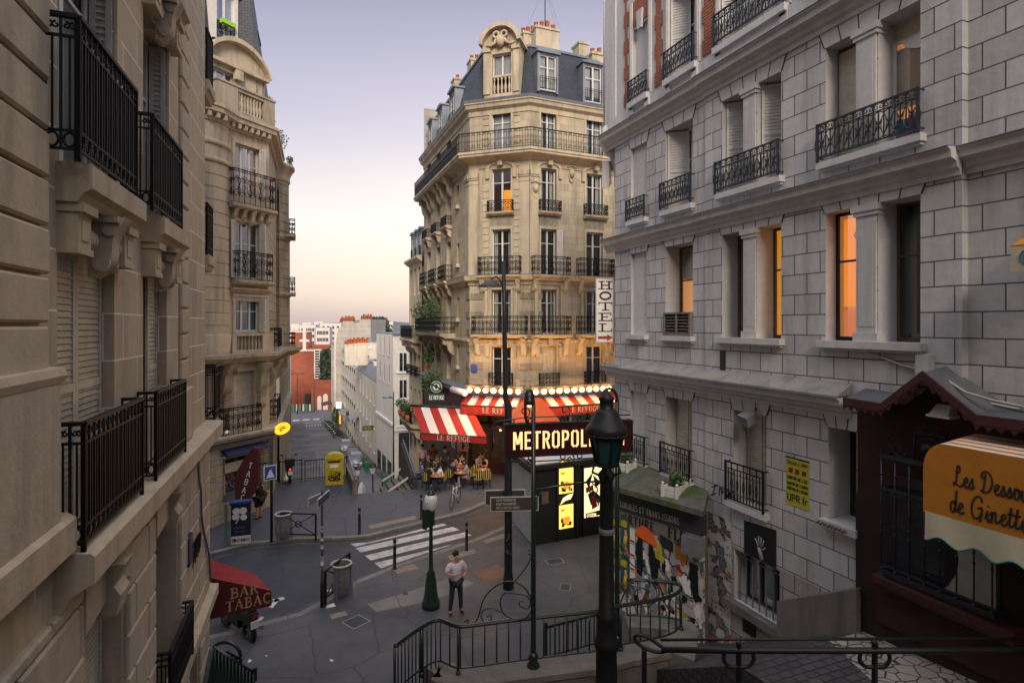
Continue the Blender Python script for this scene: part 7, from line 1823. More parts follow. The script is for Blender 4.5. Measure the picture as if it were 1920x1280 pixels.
b=MB(L0);b.lathe([(.078,zz(1000)),(.083,zz(999)),(.083,zz(990)),(.078,zz(989))],(0,0,0),16);b.build('sticker_band',M['mid_grey'],lp)
# near handrail on the right
nh=thing('handrail','heavy double iron handrail crossing the bottom right corner above the cobbled path','railing',(*P(1500,8.1),2.6))
tA,tB=8.7,7.7
def hp(px,py,u=None):t=tA+(tB-tA)*(px-1190)/730;return PZ(px,py,t)
b=MB();b.tube([hp(1240,1217),hp(1400,1219),hp(1640,1219),hp(1990,1219)],.045,8);b.build('top_rail',M['black'],nh)
b=MB();b.tube([(x,y+.16,z)for x,y,z in(hp(1250,1209),hp(1400,1208),hp(1990,1208))],.022,8);b.build('back_rail',M['black'],nh)
b=MB();b.tube([hp(x,y)for x,y in sp([(1260,1217),(1235,1222),(1205,1212),(1190,1198),(1196,1189),(1215,1194),(1232,1206),(1245,1215)],4)],.028,8);b.build('curled_end',M['black'],nh)
for px,r in((1385,1),(1640,1),(1208,0)):
 b=MB();x,y,z=hp(px,1219);b.bar((x,y,1.2),(x,y,z+.09*r),.055);b.ball((x,y,z+.11*r),.042,8,6);p_=b.build('post',M['black'],nh)
 if r:
  for sg in(-1,1):
   b=MB();b.tube([hp(px+sg*q,w_)for q,w_ in sp([(26,1222),(28,1236),(20,1247),(8,1250),(0,1248)],4)],.03,6);b.build('u_bracket',M['black'],p_)
# bottom left green stair guard with hoop
gg=thing('green_stair_guard','dark green ribbed stair guard with a hoop and pale edge at the bottom left corner','railing',(*P(430,9.5),1.0))
tq=9.6
A=[PZ(400,1213,tq),PZ(478,1262,tq+.3),PZ(476,1400,tq+.3),PZ(360,1400,tq-.5)]
b=MB();i=[b.raw(q)for q in A];j=[b.raw((q[0],q[1]+.05,q[2]))for q in A];b.face(i);b.face(j[::-1])
for k in range(4):b.face((i[k],i[(k+1)%4],j[(k+1)%4],j[k]))
b.build('panel',M['green_iron'],gg)
b=MB()
for k in range(12):
 u=(k+.5)/12;q=[A[0][m]+(A[1][m]-A[0][m])*u for m in range(3)];b.tube([(q[0],q[1]-.03,q[2]),(q[0],q[1]-.03,q[2]-1.2)],.018,5)
b.tube([A[0],A[1]],.03,6);b.build('ribs',M['green_iron'],gg)
b=MB();b.bar((A[0][0]-.02,A[0][1]-.04,A[0][2]),(A[3][0],A[3][1]-.04,A[3][2]),.055);b.build('pale_edge',M['steel'],gg)
b=MB();b.tube([PZ(x,y,tq+.2)for x,y in sp([(400,1212),(412,1205),(430,1204),(446,1214),(452,1230)],4)],.03,6);b.build('hoop',M['green_iron'],gg)
b=MB();b.bar(PZ(478,1250,tq+.3),PZ(478,1275,tq+.3),.07)
b.build('end_post',M['green_iron'],gg)
b=MB()
for k in range(4):b.bar(PZ(427+8*k,1222+4*k,tq+.2),PZ(427+8*k,1240+4*k,tq+.2),.05)
b.bar(PZ(425,1220,tq+.2),PZ(455,1236,tq+.2),.03);b.bar(PZ(425,1240,tq+.2),PZ(455,1254,tq+.2),.03);b.build('crest',M['black'],gg)
# ---------------------------------------------------------------- newspaper kiosk
kA,kB,kC=P(955,23.8),P(1000,20.8),P(1141,22.2)
ki=thing('news_kiosk','dark newspaper kiosk with a ribbed shutter side and glowing yellow poster panels','kiosk',(*kB,KH))
zk=zat(880,20.8)
kD=(kA[0]+kC[0]-kB[0],kA[1]+kC[1]-kB[1])
b=MB();b.slab([kB,kC,kD,kA],KH,zk);b.build('body',M['black'],ki)
b=MB();cxk,cyk=(kA[0]+kC[0])/2,(kA[1]+kC[1])/2
o=[(cxk+(q[0]-cxk)*1.12,cyk+(q[1]-cyk)*1.12)for q in(kB,kC,kD,kA)];b.slab(o,zk,zk+.16);b.build('roof',M['black'],ki)
b=MB();o=[(cxk+(q[0]-cxk)*1.0,cyk+(q[1]-cyk)*1.0)for q in(kB,kC,kD,kA)];b.slab(o,zk+.16,zk+.2);b.build('roof_sheet',M['white_lamp'],ki)
b=MB();b.lathe([(1.0,0),(.98,.25),(.8,.6),(.5,.85),(.15,1.0),(.06,1.15),(.02,1.5)],(cxk+.6,cyk,zk+.18),16,False);b.build('ribbed_dome',M['zinc'],ki)
KS=Fr(kA,(kB[0]-kA[0],kB[1]-kA[1]));KF=Fr(kB,(kC[0]-kB[0],kC[1]-kB[1]));LS=math.hypot(kB[0]-kA[0],kB[1]-kA[1])
if KS.nn[0]>0:KS.nn=(-KS.nn[0],-KS.nn[1])
if KF.nn[1]>0:KF.nn=(-KF.nn[0],-KF.nn[1])
b=MB(KS);z=KH+.05
while z<zk-.3:b.hexa([(.08,0,z),(LS-.02,0,z),(LS-.02,.035,z),(.08,.035,z)],[(.08,0,z+.10),(LS-.02,0,z+.10),(LS-.02,.012,z+.10),(.08,.012,z+.10)]);z+=.105
b.build('roller_shutter',paint('ribbed_grey',(.27,.28,.28),.5,.25,4),ki)
KX=lambda px:KF.s(px,.03)
def KZ(px,py):return KF.z(px,py,.03)
def panel(px0,px1,py0,py1,mat,nm,n=.03,par=None):
 b=MB(KF);b.box(KX(px0),KX(px1),.0,n,KZ(px0,py1),KZ(px0,py0));return b.build(nm,mat,par or ki)
M['ad_yellow']=emis('yellow_backlit_ad',(1,.60,.10),1.2,(.5,.4,.1));M['ad_cream']=emis('cream_backlit_ad',(1,.80,.42),1.0,(.5,.4,.3))
lab={}
p1=panel(1049,1075,864,876,emis('lit_name_board',(.5,.3,.04),.35),'name_board')
b=MB(KF);text(b,'Presse'.upper()if 0 else 'PrEssE',dict(GC,P=GC['D'],r=GC['n'],E=GC['e'],s=GC['s']),lambda x,y:(KX(1052)+x,.04,KZ(1050,874)+y),.17,.16,.0,sx=.85);b.build('lettering',M['ad_yellow'],p1)
for y0,y1 in((879,926),(948,992)):
 p1=panel(1049,1075,y0,y1,M['ad_yellow'],'lit_poster')
 b=MB(KF);s0,s1=KX(1050),KX(1074);zb2=KZ(1050,y1)
 random.seed(int(y0))
 for k in range(14):s=random.uniform(s0,s1-.1);z=zb2+random.uniform(.05,.35);b.box(s,s+random.uniform(.05,.14),.032,.034,z,z+random.uniform(.04,.16))
 b.build('picture',paint('sepia_print',(.16,.09,.01)),p1)
 b=MB(KF);b.ball(((s0+s1)/2,.03,zb2+.32),.16,10,8);
 b=MB(KF);disc(b,.17,.035,zb2+.3,18,.037);b.fr=KF;
 bb2=MB(KF);bb2.prism([((s0+s1)/2+.15*math.cos(a),zb2+.3+.15*math.sin(a))for a in[2*PI*i/16 for i in range(16)]],.035,.037);bb2.build('sun_disc',emis('deep_yellow_disc',(1,.38,.02),.8),p1)
 b=MB(KF);text(b,'BOIT',GS,lambda x,y:(s0+.05+x,.034,KZ(1050,y0)-.22+y),.08,.2,.05);b.build('lettering',M['maroon'],p1)
b=MB(KF);b.prism([(KX(1050),KZ(1050,946)),(KX(1056),KZ(1050,934)),(KX(1066),KZ(1050,929)),(KX(1075),KZ(1050,928)),(KX(1070),KZ(1050,938)),(KX(1060),KZ(1050,940))],.03,.035);b.build('lit_logo',M['ad_cream'],ki)
p2=panel(1096,1130,878,971,M['ad_cream'],'large_lit_poster')
b=MB(KF)
def kpoly(pts,mat,nm,n=.034):b=MB(KF);b.prism([(KX(x),KZ(1113,y))for x,y in pts],n,n+.002);b.build(nm,mat,p2)
kpoly([(1098,900),(1112,884),(1104,915)],M['black'],'dark_wedge');kpoly([(1112,890),(1127,906),(1116,915)],M['black'],'dark_triangle');kpoly([(1098,912),(1112,908),(1113,918),(1099,922)],M['red_awning'],'red_block')
kpoly([(1102,925),(1112,918),(1124,930),(1128,945),(1116,940),(1108,946)],M['black'],'black_shape');kpoly([(1108,930),(1116,928),(1120,950),(1110,954)],M['red_awning'],'red_figure',.037);kpoly([(1117,934),(1124,936),(1122,952)],M['curtain_teal'],'teal_shape',.038);kpoly([(1098,960),(1129,957),(1129,966),(1098,969)],M['black'],'title_bar',.036)
b=MB(KF);text(b,'CITIZENK',GS,lambda x,y:(KX(1100)+x,.04,KZ(1113,967)+y),.11,.2,.08,sx=.8);b.build('lettering',M['ad_cream'],p2)
b=MB(KF)
for px in(1001,1044,1080,1092,1133):b.box(KX(px),KX(px)+.06,0,.06,KH,zk)
b.build('uprights',M['black'],ki)
b=MB(KF);b.box(KX(1016),KX(1029),.0,.02,KZ(1020,945),KZ(1020,920));b.build('small_poster',M['frame_brown'],ki)
# umbrella / terrace parasol shape behind the sign: orange canopy
t_=25.5;x,y=P(1001,t_);po=thing('orange_parasol','orange four sided parasol on the cafe terrace behind the station sign','parasol',(x,y,KH))
zt=zat(747,t_);ze=zat(786,t_);hw_=1.0
b=MB(Loc(x,y,0,-.25));ap=[(-.32,-.32),(.32,-.32),(.32,.32),(-.32,.32)];lo=[(-1.05,-1.05),(1.05,-1.05),(1.05,1.05),(-1.05,1.05)]
A=[b.p(*q,zt)for q in ap];B=[b.p(*q,ze)for q in lo];C_=[b.p(*q,ze-.35)for q in lo]
for k in range(4):b.face((A[k],A[(k+1)%4],B[(k+1)%4],B[k]));b.face((B[k],B[(k+1)%4],C_[(k+1)%4],C_[k]))
b.face(A);b.build('canopy',paint('vermilion_canvas',(.72,.12,.03),.8,.15,4),po);b=MB(Loc(x,y,0));b.tube([(0,0,KH),(0,0,zt)],.03,6);b.build('pole',M['dark_grey'],po)
# ---------------------------------------------------------------- flower shop lean-to with the poster wall
sA,sB=P(1147,16.4),P(1318,14.2)
WF=Fr(sA,(sB[0]-sA[0],sB[1]-sA[1]));WL=math.hypot(sB[0]-sA[0],sB[1]-sA[1])
if WF.nn[0]>0:WF.nn=(-WF.nn[0],-WF.nn[1])
fs=thing('flower_shop','small shuttered flower shop leaning on the white building, its wall thick with torn posters','shop',(9.4,13,0))
zr1=3.55
m,nt,bb2=new_mat('torn_posters');vo=nt.nodes.new('ShaderNodeTexVoronoi');vo.inputs['Scale'].default_value=4.6;vo.distance='CHEBYCHEV';tcx=nt.nodes.new('ShaderNodeTexCoord');nz=nt.nodes.new('ShaderNodeTexNoise');nz.inputs['Scale'].default_value=2.5;nz.inputs['Detail'].default_value=8
lk(nt,tcx.outputs['UV'],nz.inputs['Vector']);mv=nt.nodes.new('ShaderNodeMixRGB');mv.inputs[0].default_value=.16;lk(nt,tcx.outputs['UV'],mv.inputs[1]);lk(nt,nz.outputs[1],mv.inputs[2]);lk(nt,mv.outputs[0],vo.inputs['Vector'])
hs_=nt.nodes.new('ShaderNodeSeparateColor');lk(nt,vo.outputs['Color'],hs_.inputs[0])
c=ramp(nt,hs_.outputs[0],[(0,(.50,.49,.47)),(.24,(.02,.02,.025)),(.42,(.55,.54,.52)),(.56,(.05,.06,.08)),(.64,(.46,.45,.43)),(.73,(.40,.035,.02)),(.79,(.38,.37,.36)),(.86,(.50,.32,.03)),(.93,(.02,.09,.10))]);nt.nodes[-1].color_ramp.interpolation='CONSTANT'
v2=nt.nodes.new('ShaderNodeTexNoise');v2.inputs['Scale'].default_value=9;v2.inputs['Detail'].default_value=9;v2.inputs['Roughness'].default_value=.75;lk(nt,tcx.outputs['UV'],v2.inputs['Vector'])
c=mixc(nt,ramp(nt,v2.outputs[0],[(.475,0.0),(.485,1.0),(.50,1.0),(.51,0.0)]),c,(.50,.49,.46));c=mixc(nt,ramp(nt,v2.outputs[0],[(.57,0.0),(.585,1.0)]),c,(.02,.02,.022))
lk(nt,c,bb2.inputs['Base Color']);bb2.inputs['Roughness'].default_value=.7;bump(nt,bb2,v2.outputs[0],.3,.01);M['torn']=m
b=MB(WF);b.box(0,WL,-.1,0,-.1,2.95);b.build('poster_wall',M['torn'],fs)
b=MB(WF);b.box(-.05,WL+.05,-.1,.04,2.95,zr1-.1);b.build('signboard',M['dark_grey'],fs)
b=MB();b.slab([(sA[0]+.12,sA[1]+.02),(9.99,sA[1]+.1),(9.99,sB[1]+.2),(sB[0]+.12,sB[1]+.02)],-.1,zr1-.15);b.build('body',M['concrete'],fs)
m2=stone('mossy_zinc',(.12,.12,.11),.8,var=.3,scale=3);nt=m2.node_tree;bb2=nt.nodes['Principled BSDF'];src=bb2.inputs['Base Color'].links[0].from_socket
lk(nt,mixc(nt,ramp(nt,noise(nt,1.7,8,.7),[(.48,0.0),(.6,1.0)]),src,(.055,.085,.02)),bb2.inputs['Base Color'])
b=MB();r0=[P(1141,16.35),P(1318,14.02),(9.98,P(1318,14)[1]+.55),(9.98,15.9)]
# thick roof with a drooping lip
A=[b.raw((r0[0][0]-.25,r0[0][1]-.15,zr1+.15)),b.raw((r0[1][0]-.2,r0[1][1]-.25,zr1+.15)),b.raw((r0[2][0],r0[2][1]-.2,zr1+.42)),b.raw((r0[3][0],r0[3][1]+.4,zr1+.42))]
B=[b.raw((b.v[k][0],b.v[k][1],b.v[k][2]-.14))for k in A];b.face(A);b.face(B[::-1])
for k in range(4):b.face((A[k],A[(k+1)%4],B[(k+1)%4],B[k]))
b.build('roof',m2,fs)
def WP(px):return WF.s(px,.02)
def WZ(px,py):return WF.z(px,py,.02)
b=MB(WF);text(b,'FLORALES ET TRANSMISSIONS',GL,lambda x,y:(WP(1160)+x,.05,WZ(1160,948)+y-x*.0),.17,.17,.08,sx=.62);b.build('lettering',M['shutter'],fs)
b=MB(WF);text(b,'ARTHRE',GL,lambda x,y:(WP(1168)+x,.012,2.62+y),.26,.2,.1,sx=.8);b.build('lettering',M['black'],fs);b=MB(WF);text(b,'FLEU',GL,lambda x,y:(WP(1252)+x,.012,2.60+y),.30,.2,.1,sx=.8);b.build('lettering',M['black'],fs)
b=MB(WF);b.box(0,WL,0,.008,2.55,2.93);b.build('painted_band',M['concrete'],fs)
def wpatch(pts,mat,nm='poster',n=.012,par=fs):b=MB(WF);b.prism([(WP(x),WZ(x,y))for x,y in pts],n,n+.003);return b.build(nm,mat,par)
# a pair of figures under a real orange umbrella, pasted life size
pst=fs
for k,(x0,y0)in enumerate(((1144,960),(1163,962),(1144,1032),(1163,1036))):
 x1=x0+17;kp=wpatch([(x0,y0),(x1,y0+8),(x1,y0+78),(x0,y0+68)],paint('teal_poster%d'%k,(.03,.09,.085)),'poster')
 b=MB(WF);s=WP(x0+3);z=WZ(x0,y0)
 text(b,'KINI',GS,lambda x,y:(s-.02+x,.019,z-.34+y),.17,.28,.06,sx=.5);b.build('lettering',M['yellow'],kp)
 b=MB(WF);b.tube([(s+.13,.022,z-.42),(s+.15,.022,z-.6),(s+.10,.022,z-.85),(s+.22,.022,z-1.15)],[.03,.05,.06,.04],6);b.build('printed_figure',M['skin'],kp)
 b=MB(WF);b.tube([(s+.15,.026,z-.58),(s+.10,.026,z-.88)],[.055,.065],6);b.build('printed_swimsuit',M['yellow'],kp)
for k in range(4):wpatch([(1181,992+26*k),(1190,996+26*k),(1190,1020+26*k),(1181,1016+26*k)],M['white'],'poster',.016)
for k in range(4):wpatch([(1181.5,1010+26*k),(1189.5,1014+26*k),(1189.5,1018+26*k),(1181.5,1014+26*k)],M['red_awning'],'red_strip',.020)
um=wpatch([(1190,1000),(1194,990),(1204,984),(1214,989),(1224,1000),(1231,1014),(1232,1026),(1222,1020),(1208,1012)],M['orange_plastic'],'painted_umbrella',.03)
for pts in([(1197,1006),(1205,1010),(1206,1060),(1204,1082),(1194,1072),(1193,1020)],[(1217,1018),(1224,1024),(1228,1040),(1235,1060),(1233,1098),(1222,1092),(1219,1060),(1216,1040)]):wpatch(pts,M['black'],'pasted_figure',.022)
for pts in([(1196,1072),(1203,1082),(1202,1110),(1195,1104)],[(1219,1086),(1228,1094),(1230,1128),(1234,1160),(1226,1158),(1220,1120)]):wpatch(pts,paint('lilac_grey_paint',(.22,.21,.26)),'pasted_legs',.02)
for pts,m_ in(([(1237,1000),(1262,1016),(1262,1036),(1240,1024)],'iron_blue'),([(1265,1018),(1290,1036),(1286,1056),(1266,1044)],'orange'),([(1228,1030),(1245,1044),(1244,1056),(1228,1044)],'yellow'),([(1292,1052),(1308,1060),(1310,1130),(1296,1120)],'black'),([(1270,1078),(1290,1090),(1300,1120),(1285,1112)],'white'),([(1278,1130),(1302,1144),(1304,1160),(1280,1146)],'shutter'),([(1262,1090),(1274,1096),(1272,1120),(1262,1112)],'shutter')):
 wpatch(pts,M[m_],'torn_poster',.017)
random.seed(21)
for k,m_ in enumerate(('black','white','shutter','mid_grey','red_awning','yellow','curtain_teal','white','black','skin')):
 b=MB(WF)
 for j in range(26 if k in(0,1,2,3,7,8)else 7):
  s,z,r=random.uniform(.75,WL-.05),random.uniform(.15,2.35),random.uniform(.04,.16);a0_=random.uniform(0,6);q=random.choice((4,5,6,7))
  b.prism([(min(WL,s+r*random.uniform(.4,1.1)*math.cos(a0_+2*PI*i/q)),z+r*random.uniform(.5,1.6)*math.sin(a0_+2*PI*i/q))for i in range(q)],.004,.0045+.0011*k+.00003*j)
 b.build('paper_scrap_pattern',M[m_],fs)
b=MB(WF);s=WP(1312);b.box(s-.35,s+.15,.0,.3,2.45,2.9);b.build('shutter_box',M['mid_grey'],fs)
# strip of posters between shop and window
b=MB(RF);b.box(RF.s(1374),RF.s(1322),.0,.064,.3,3.45);tag(b.build('poster_strip',M['torn'],rb),None,None)
# planters on the lean-to roof
def planter(px,py,t_,w_,lab):
 x,y,z=PZ(px,py,t_);t=thing('planter_box',lab,'planter',(x,y,z),.45)
 for k in range(3):
  b=MB();h=.1;z0=.03+k*.11;b.box(-w_,w_,-.2,-.17,z0,z0+h).box(-w_,w_,.17,.2,z0,z0+h).box(-w_,-w_+.03,-.17,.17,z0,z0+h).box(w_-.03,w_,-.17,.17,z0,z0+h);b.build('board_course',M['shutter_white'],t,world=False)
 for sx_ in(-w_,w_):
  for sy in(-.2,.2):b=MB();b.box(sx_-.035,sx_+.035,sy-.035,sy+.035,0,.38);b.ball((sx_,sy,.42),.042,8,6);b.build('corner_post',M['shutter_white'],t,world=False)
 b=MB();b.box(-w_+.03,w_-.03,-.17,.17,.05,.3);b.build('soil',M['frame_brown'],t,world=False)
 pl_=thing('potted_plant','small straggly green plant growing in the '+('nearer' if px>1200 else 'farther')+' white planter box','plant',(x,y,z+.3));leaves((0,0,.18),.22,140,.08,pl_,world=False);b=MB();b.tube([(0,0,-.05),(.03,0,.3)],.012,4);b.tube([(0,0,-.05),(-.1,.05,.25)],.01,4);b.build('stem',M['plant'],pl_,world=False)
planter(1268,932,14.9,.36,'weathered white slatted planter box, the nearer one on the mossy shop roof');planter(1173,888,17.0,.22,'weathered white slatted planter box, the farther one on the mossy shop roof')
# ---------------------------------------------------------------- dark red shop on the right
rs_=thing('dark_red_shop','dark red shopfront with a scalloped gable roof set into the white building','shop',(9.8,5,2.5))
b=MB(RF);b.box(-4,7.50,.0,.14,1.0,6.8);b.prism([(5.24,6.8),(6.64,6.8),(6.0,7.35)],0,.13);b.build('wall',M['red_wall'],rs_)
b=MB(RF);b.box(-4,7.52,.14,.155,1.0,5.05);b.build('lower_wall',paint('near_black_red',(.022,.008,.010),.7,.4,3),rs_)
b=MB(RF);roofp=[(7.40,6.86),(6.70,6.84),(6.02,7.44),(5.26,6.86),(-4,6.94)]
for(a,za),(c,zc2)in zip(roofp,roofp[1:]):
 b.quad((a,.0,za+.17 if a!=6.02 else za+.08),(c,.0,zc2+.17 if c!=6.02 else zc2+.08),(c,.62,zc2),(a,.62,za));b.quad((a,.60,za-.02),(c,.60,zc2-.02),(c,.0,zc2+.1),(a,.0,za+.1))
b.build('roof',paint('dull_lead',(.10,.105,.115),.6,.35,2),rs_)
b=MB(RF)
for(a,za),(c,zc2)in zip(roofp,roofp[1:]):b.hexa([(a,.60,za-.12),(c,.60,zc2-.12),(c,.64,zc2-.12),(a,.64,za-.12)],[(a,.60,za+.02),(c,.60,zc2+.02),(c,.64,zc2+.02),(a,.64,za+.02)])
s_all=[];
for(a,za),(c,zc2)in zip(roofp,roofp[1:]):
 L=abs(c-a);k_=max(2,round(L/.15))if L<3 else 40
 if c==-4:c=1.5;zc2=6.90;L=a-c;k_=24
 for k in range(k_):
  u0,u1=k/k_,(k+1)/k_;s0,z0=a+(c-a)*u0,za+(zc2-za)*u0-.118;s1,z1=a+(c-a)*u1,za+(zc2-za)*u1-.118
  pts=[(s0,z0)]+[(s0+(s1-s0)*(.5-.5*math.cos(PI*i/5)),z0+(z1-z0)*(.5-.5*math.cos(PI*i/5))-.09*abs(math.cos(PI*i/5)))for i in range(6)]+[(s1,z1)]
  b.prism(pts,.605,.63)
b.build('scalloped_fascia',M['red_trim'],rs_)
# window with grille
b=MB(RF);b.box(5.2,6.8,.15,.17,3.9,5.6);wn=b.build('window',M['glass_dark'],rs_)
b=MB(RF);b.prism([(5.25,3.95),(5.95,3.95),(5.95,5.0),(5.25,5.0)],.172,.178);cu=b.build('curtain',M['shutter'],wn)
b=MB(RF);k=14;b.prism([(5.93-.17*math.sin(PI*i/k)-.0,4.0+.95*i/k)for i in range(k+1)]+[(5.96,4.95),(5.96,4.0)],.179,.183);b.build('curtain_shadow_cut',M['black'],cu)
gr_=thing('window_grille','projecting black wrought iron window grille with a scrolled crest on the dark red shop','grille',RF(6,.35,3.9))
b=MB(RF);
for z,w_ in((5.92,.07),(5.35,.05),(5.28,.03),(3.92,.06),(4.02,.03)):
 b.bar((5.15,.36,z),(6.88,.36,z),w_);b.bar((6.88,.36,z),(6.88,.14,z),w_);b.bar((5.15,.36,z),(5.15,.14,z),w_)
b.build('rails',M['iron_blue'],gr_)
for k in range(8):
 s=5.2+k*.24;b=MB(RF);b.tube([(s,.36,3.92),(s,.36,5.95)],.014,6)
 for z in(4.6,4.75,5.6):b.ball((s,.36,z),.026,6,4)
 b.ball((s,.36,3.96),.03,6,4);b.build('bar',M['iron_blue'],gr_)
b=MB(RF);
for k in range(12):b.ball((5.2+k*.145,.39,5.315),.018,6,4)
b.build('studs',M['iron_blue'],gr_)
b=MB(RF);c=6.1;n_=.36
for sg in(-1,1):
 b.tube([(x,n_,z)for x,_,z in spiral(c+sg*.48,6.06,.14,1.3,PI,0,sg)],.018,5);b.tube([(c+sg*q,n_,z)for q,z in sp([(.18,5.98),(.35,5.95),(.55,6.0),(.68,6.18),(.64,6.28),(.58,6.22)],4)],.016,5)
 b.bar((c+sg*.24,n_,5.95),(c+sg*.20,n_,6.4),.03);b.tube([(x,n_,z)for x,_,z in spiral(c+sg*.28,6.3,.08,1.2,0,0,sg)],.013,5);b.tube([(x,n_,z)for x,_,z in spiral(c+sg*.13,6.5,.09,1.2,PI/2,0,sg)],.014,5)
b.bar((c-.26,n_,6.42),(c+.26,n_,6.42),.04);b.tube(ell(c,6.18,.17,.17,n_,16),.015,5,True);b.ball((c,n_,6.18),.1,10,7);b.tube(ell(c,6.6,.07,.08,n_,10),.013,4,True)
b.bar((6.86,n_,5.92),(6.86,n_,6.2),.025);b.build('crest',M['iron'],gr_)
b=MB(RF);b.box(5.75,6.1,.15,.42,6.72,6.76);b.hexa([(5.78,.15,6.76),(6.07,.15,6.76),(6.07,.4,6.76),(5.78,.4,6.76)],[(5.82,.15,6.92),(6.03,.15,6.92),(6.03,.26,6.92),(5.82,.26,6.92)]);tag(b.build('floodlight',M['shutter_white']),'white hooded floodlight under the peak of the dark red gable','light')
# ledge of the shop
b=MB(RF);b.prof(4.9,7.0,[(.15,3.62),(.4,3.62),(.44,3.7),(.44,3.8),(.15,3.84)]);b.build('window_sill',M['red_trim'],rs_)
b=MB(RF);b.box(4.7,7.1,.15,.2,2.9,3.6);b.build('lower_panel',M['red_wall'],rs_)
# orange awning with script lettering
aw=thing('orange_awning','orange rounded awning lettered Les Dessous de Ginette with a scalloped cream edge','awning',(9.1,4.5,5.4))
XO=1.0;s1_=RF.s(1731,XO);zt_,zb2=RF.z(1800,838,XO),RF.z(1731,958,XO)
pf=[(s1_,zb2)]+[(s1_-.30+.30*math.cos(PI/2*i/8),zt_-.42+.42*math.sin(PI/2*i/8))for i in range(9)]+[(1.9,zt_+.02),(1.9,zb2)]
b=MB(RF);b.prism(pf,XO-.03,XO);b.build('front_panel',M['orange'],aw)
b=MB(RF);b.cur=0;m=len(pf);k_=10
top_=pf[4:10]
for(p,q)in zip(pf[1:10],pf[2:11]):
 for j in range(k_):
  b.cur=j%2;n0,n1=XO*(j/k_)+.14*(1-j/k_)-.02,XO*((j+1)/k_)+.14*(1-(j+1)/k_)-.02
  b.quad((p[0],n0,p[1]+.10*(1-j/k_)),(q[0],n0,q[1]+.10*(1-j/k_)),(q[0],n1,q[1]+.10*(1-(j+1)/k_)),(p[0],n1,p[1]+.10*(1-(j+1)/k_)))
b.build('striped_top',[M['orange'],M['white_awning']],aw)
b=MB(RF);s=s1_-.03;seg_=30;wv=.46
P_=[]
for i in range(seg_*4+1):
 x=s-(s-1.9)*i/(seg_*4);ph=(s-x)/wv*2*PI;P_.append((x,XO+.015+.02*math.sin(ph*.5),zb2-.36-.05*math.cos(ph)))
for p,q in zip(P_,P_[1:]):b.quad((p[0],XO+.005,zb2+.02),(q[0],XO+.005,zb2+.02),q,p)
b.quad((s,XO,zb2+.02),(s,.2,zb2+.02),(s,.2,zb2-.36),P_[0]);b.build('scalloped_edge',M['cream_canvas'],aw)
b=MB(RF);b.tube([(x,n+.002,z)for x,n,z in P_],.012,4);b.build('teal_piping',paint('teal_piping',(.02,.16,.16)),aw)
ink=paint('dark_ink',(.03,.026,.022));s0=RF.s(1787,XO)
sA_=RF.s(1781,XO)
b=MB(RF);text(b,'Les Dessous',GC,lambda x,y:(s0-x,XO+.006,RF.z(1787,908,XO)+y),.29,.085,.0,sx=.70);b.build('lettering',ink,aw)
b=MB(RF);text(b,'de Ginette',GC,lambda x,y:(sA_-x,XO+.006,RF.z(1781,957,XO)+y),.31,.085,.0,sx=.74);b.build('lettering',ink,aw)
# small cloth awning at the right edge, higher up
fa=thing('cream_orange_awning','edge of a small cream and orange awning with a teal ring at the far right','awning',(9.2,4,9))
f_=RF.sub(0,.9);s0=f_.s(1893);z0,z1=f_.z(1905,510),f_.z(1905,462);
b=MB(f_);b.prism([(s0,z0),(s0-.02,z1),(s0-1.2,z1+.06),(s0-1.2,z0+.05)],-.02,0);b.build('valance',M['cream_canvas'],fa)
b=MB(f_);b.hexa([(s0,-.9,z1+.4),(s0-1.2,-.9,z1+.4),(s0-1.2,0,z1),(s0,0,z1)],[(s0-.02,-.9,z1+.42),(s0-1.2,-.9,z1+.42),(s0-1.2,0,z1+.02),(s0-.02,0,z1+.02)]);b.build('canopy',M['orange'],fa)
b=MB(f_);b.tube(ell(s0-.22,(z0+z1)/2+.02,.1,.1,.004,16),.012,4,True);b.tube(ell(s0-.22,(z0+z1)/2+.02,.06,.06,.004,14),.012,4,True);b.build('ring_emblem',paint('teal_print',(.02,.15,.2)),fa)
# cables, junction box, wall floodlight
for k,pts in enumerate(([(1608,645),(1614,655),(1640,665),(1690,684),(1740,697),(1775,712),(1810,735),(1860,750),(1925,763)],[(1660,670),(1700,690),(1745,702),(1790,728),(1850,755),(1925,770)])):
 b=MB(RF);off=[.08,.08,.1,.1,.14,.3,.42,.45,.3][:len(pts)]
 b.tube([(RF.s(x,o),o,RF.z(x,y,o))for(x,y),o in zip(sp(pts,1),off)],.02,6);tag(b.build('cable',M['shutter']),['pale cable looping from the orange window sill over the red gable','second pale cable joining it over the red gable'][k],'cable')
b=MB(RF.sub(0,NP));s=RF.s(1742);b.box(s-.12,s+.12,0,.12,7.35,7.7);b.box(s-.1,s+.1,.12,.13,7.38,7.67);tag(b.build('junction_box',M['white_plain']),'small grey junction box below the right end of the large window sill','box')
b=MB(RF.sub(0,NP));s=RF.s(1420);b.hexa([(s-.15,.12,6.0),(s+.12,.12,6.05),(s+.12,.36,5.93),(s-.15,.36,5.88)],[(s-.15,.16,6.2),(s+.12,.16,6.25),(s+.12,.42,6.14),(s-.15,.42,6.09)]);b.bar((s-.05,0,6.3),(s-.1,.2,6.15),.03);tag(b.build('wall_floodlight',M['mid_grey']),'grey floodlight bracketed above the railed window left of the yellow poster','light')
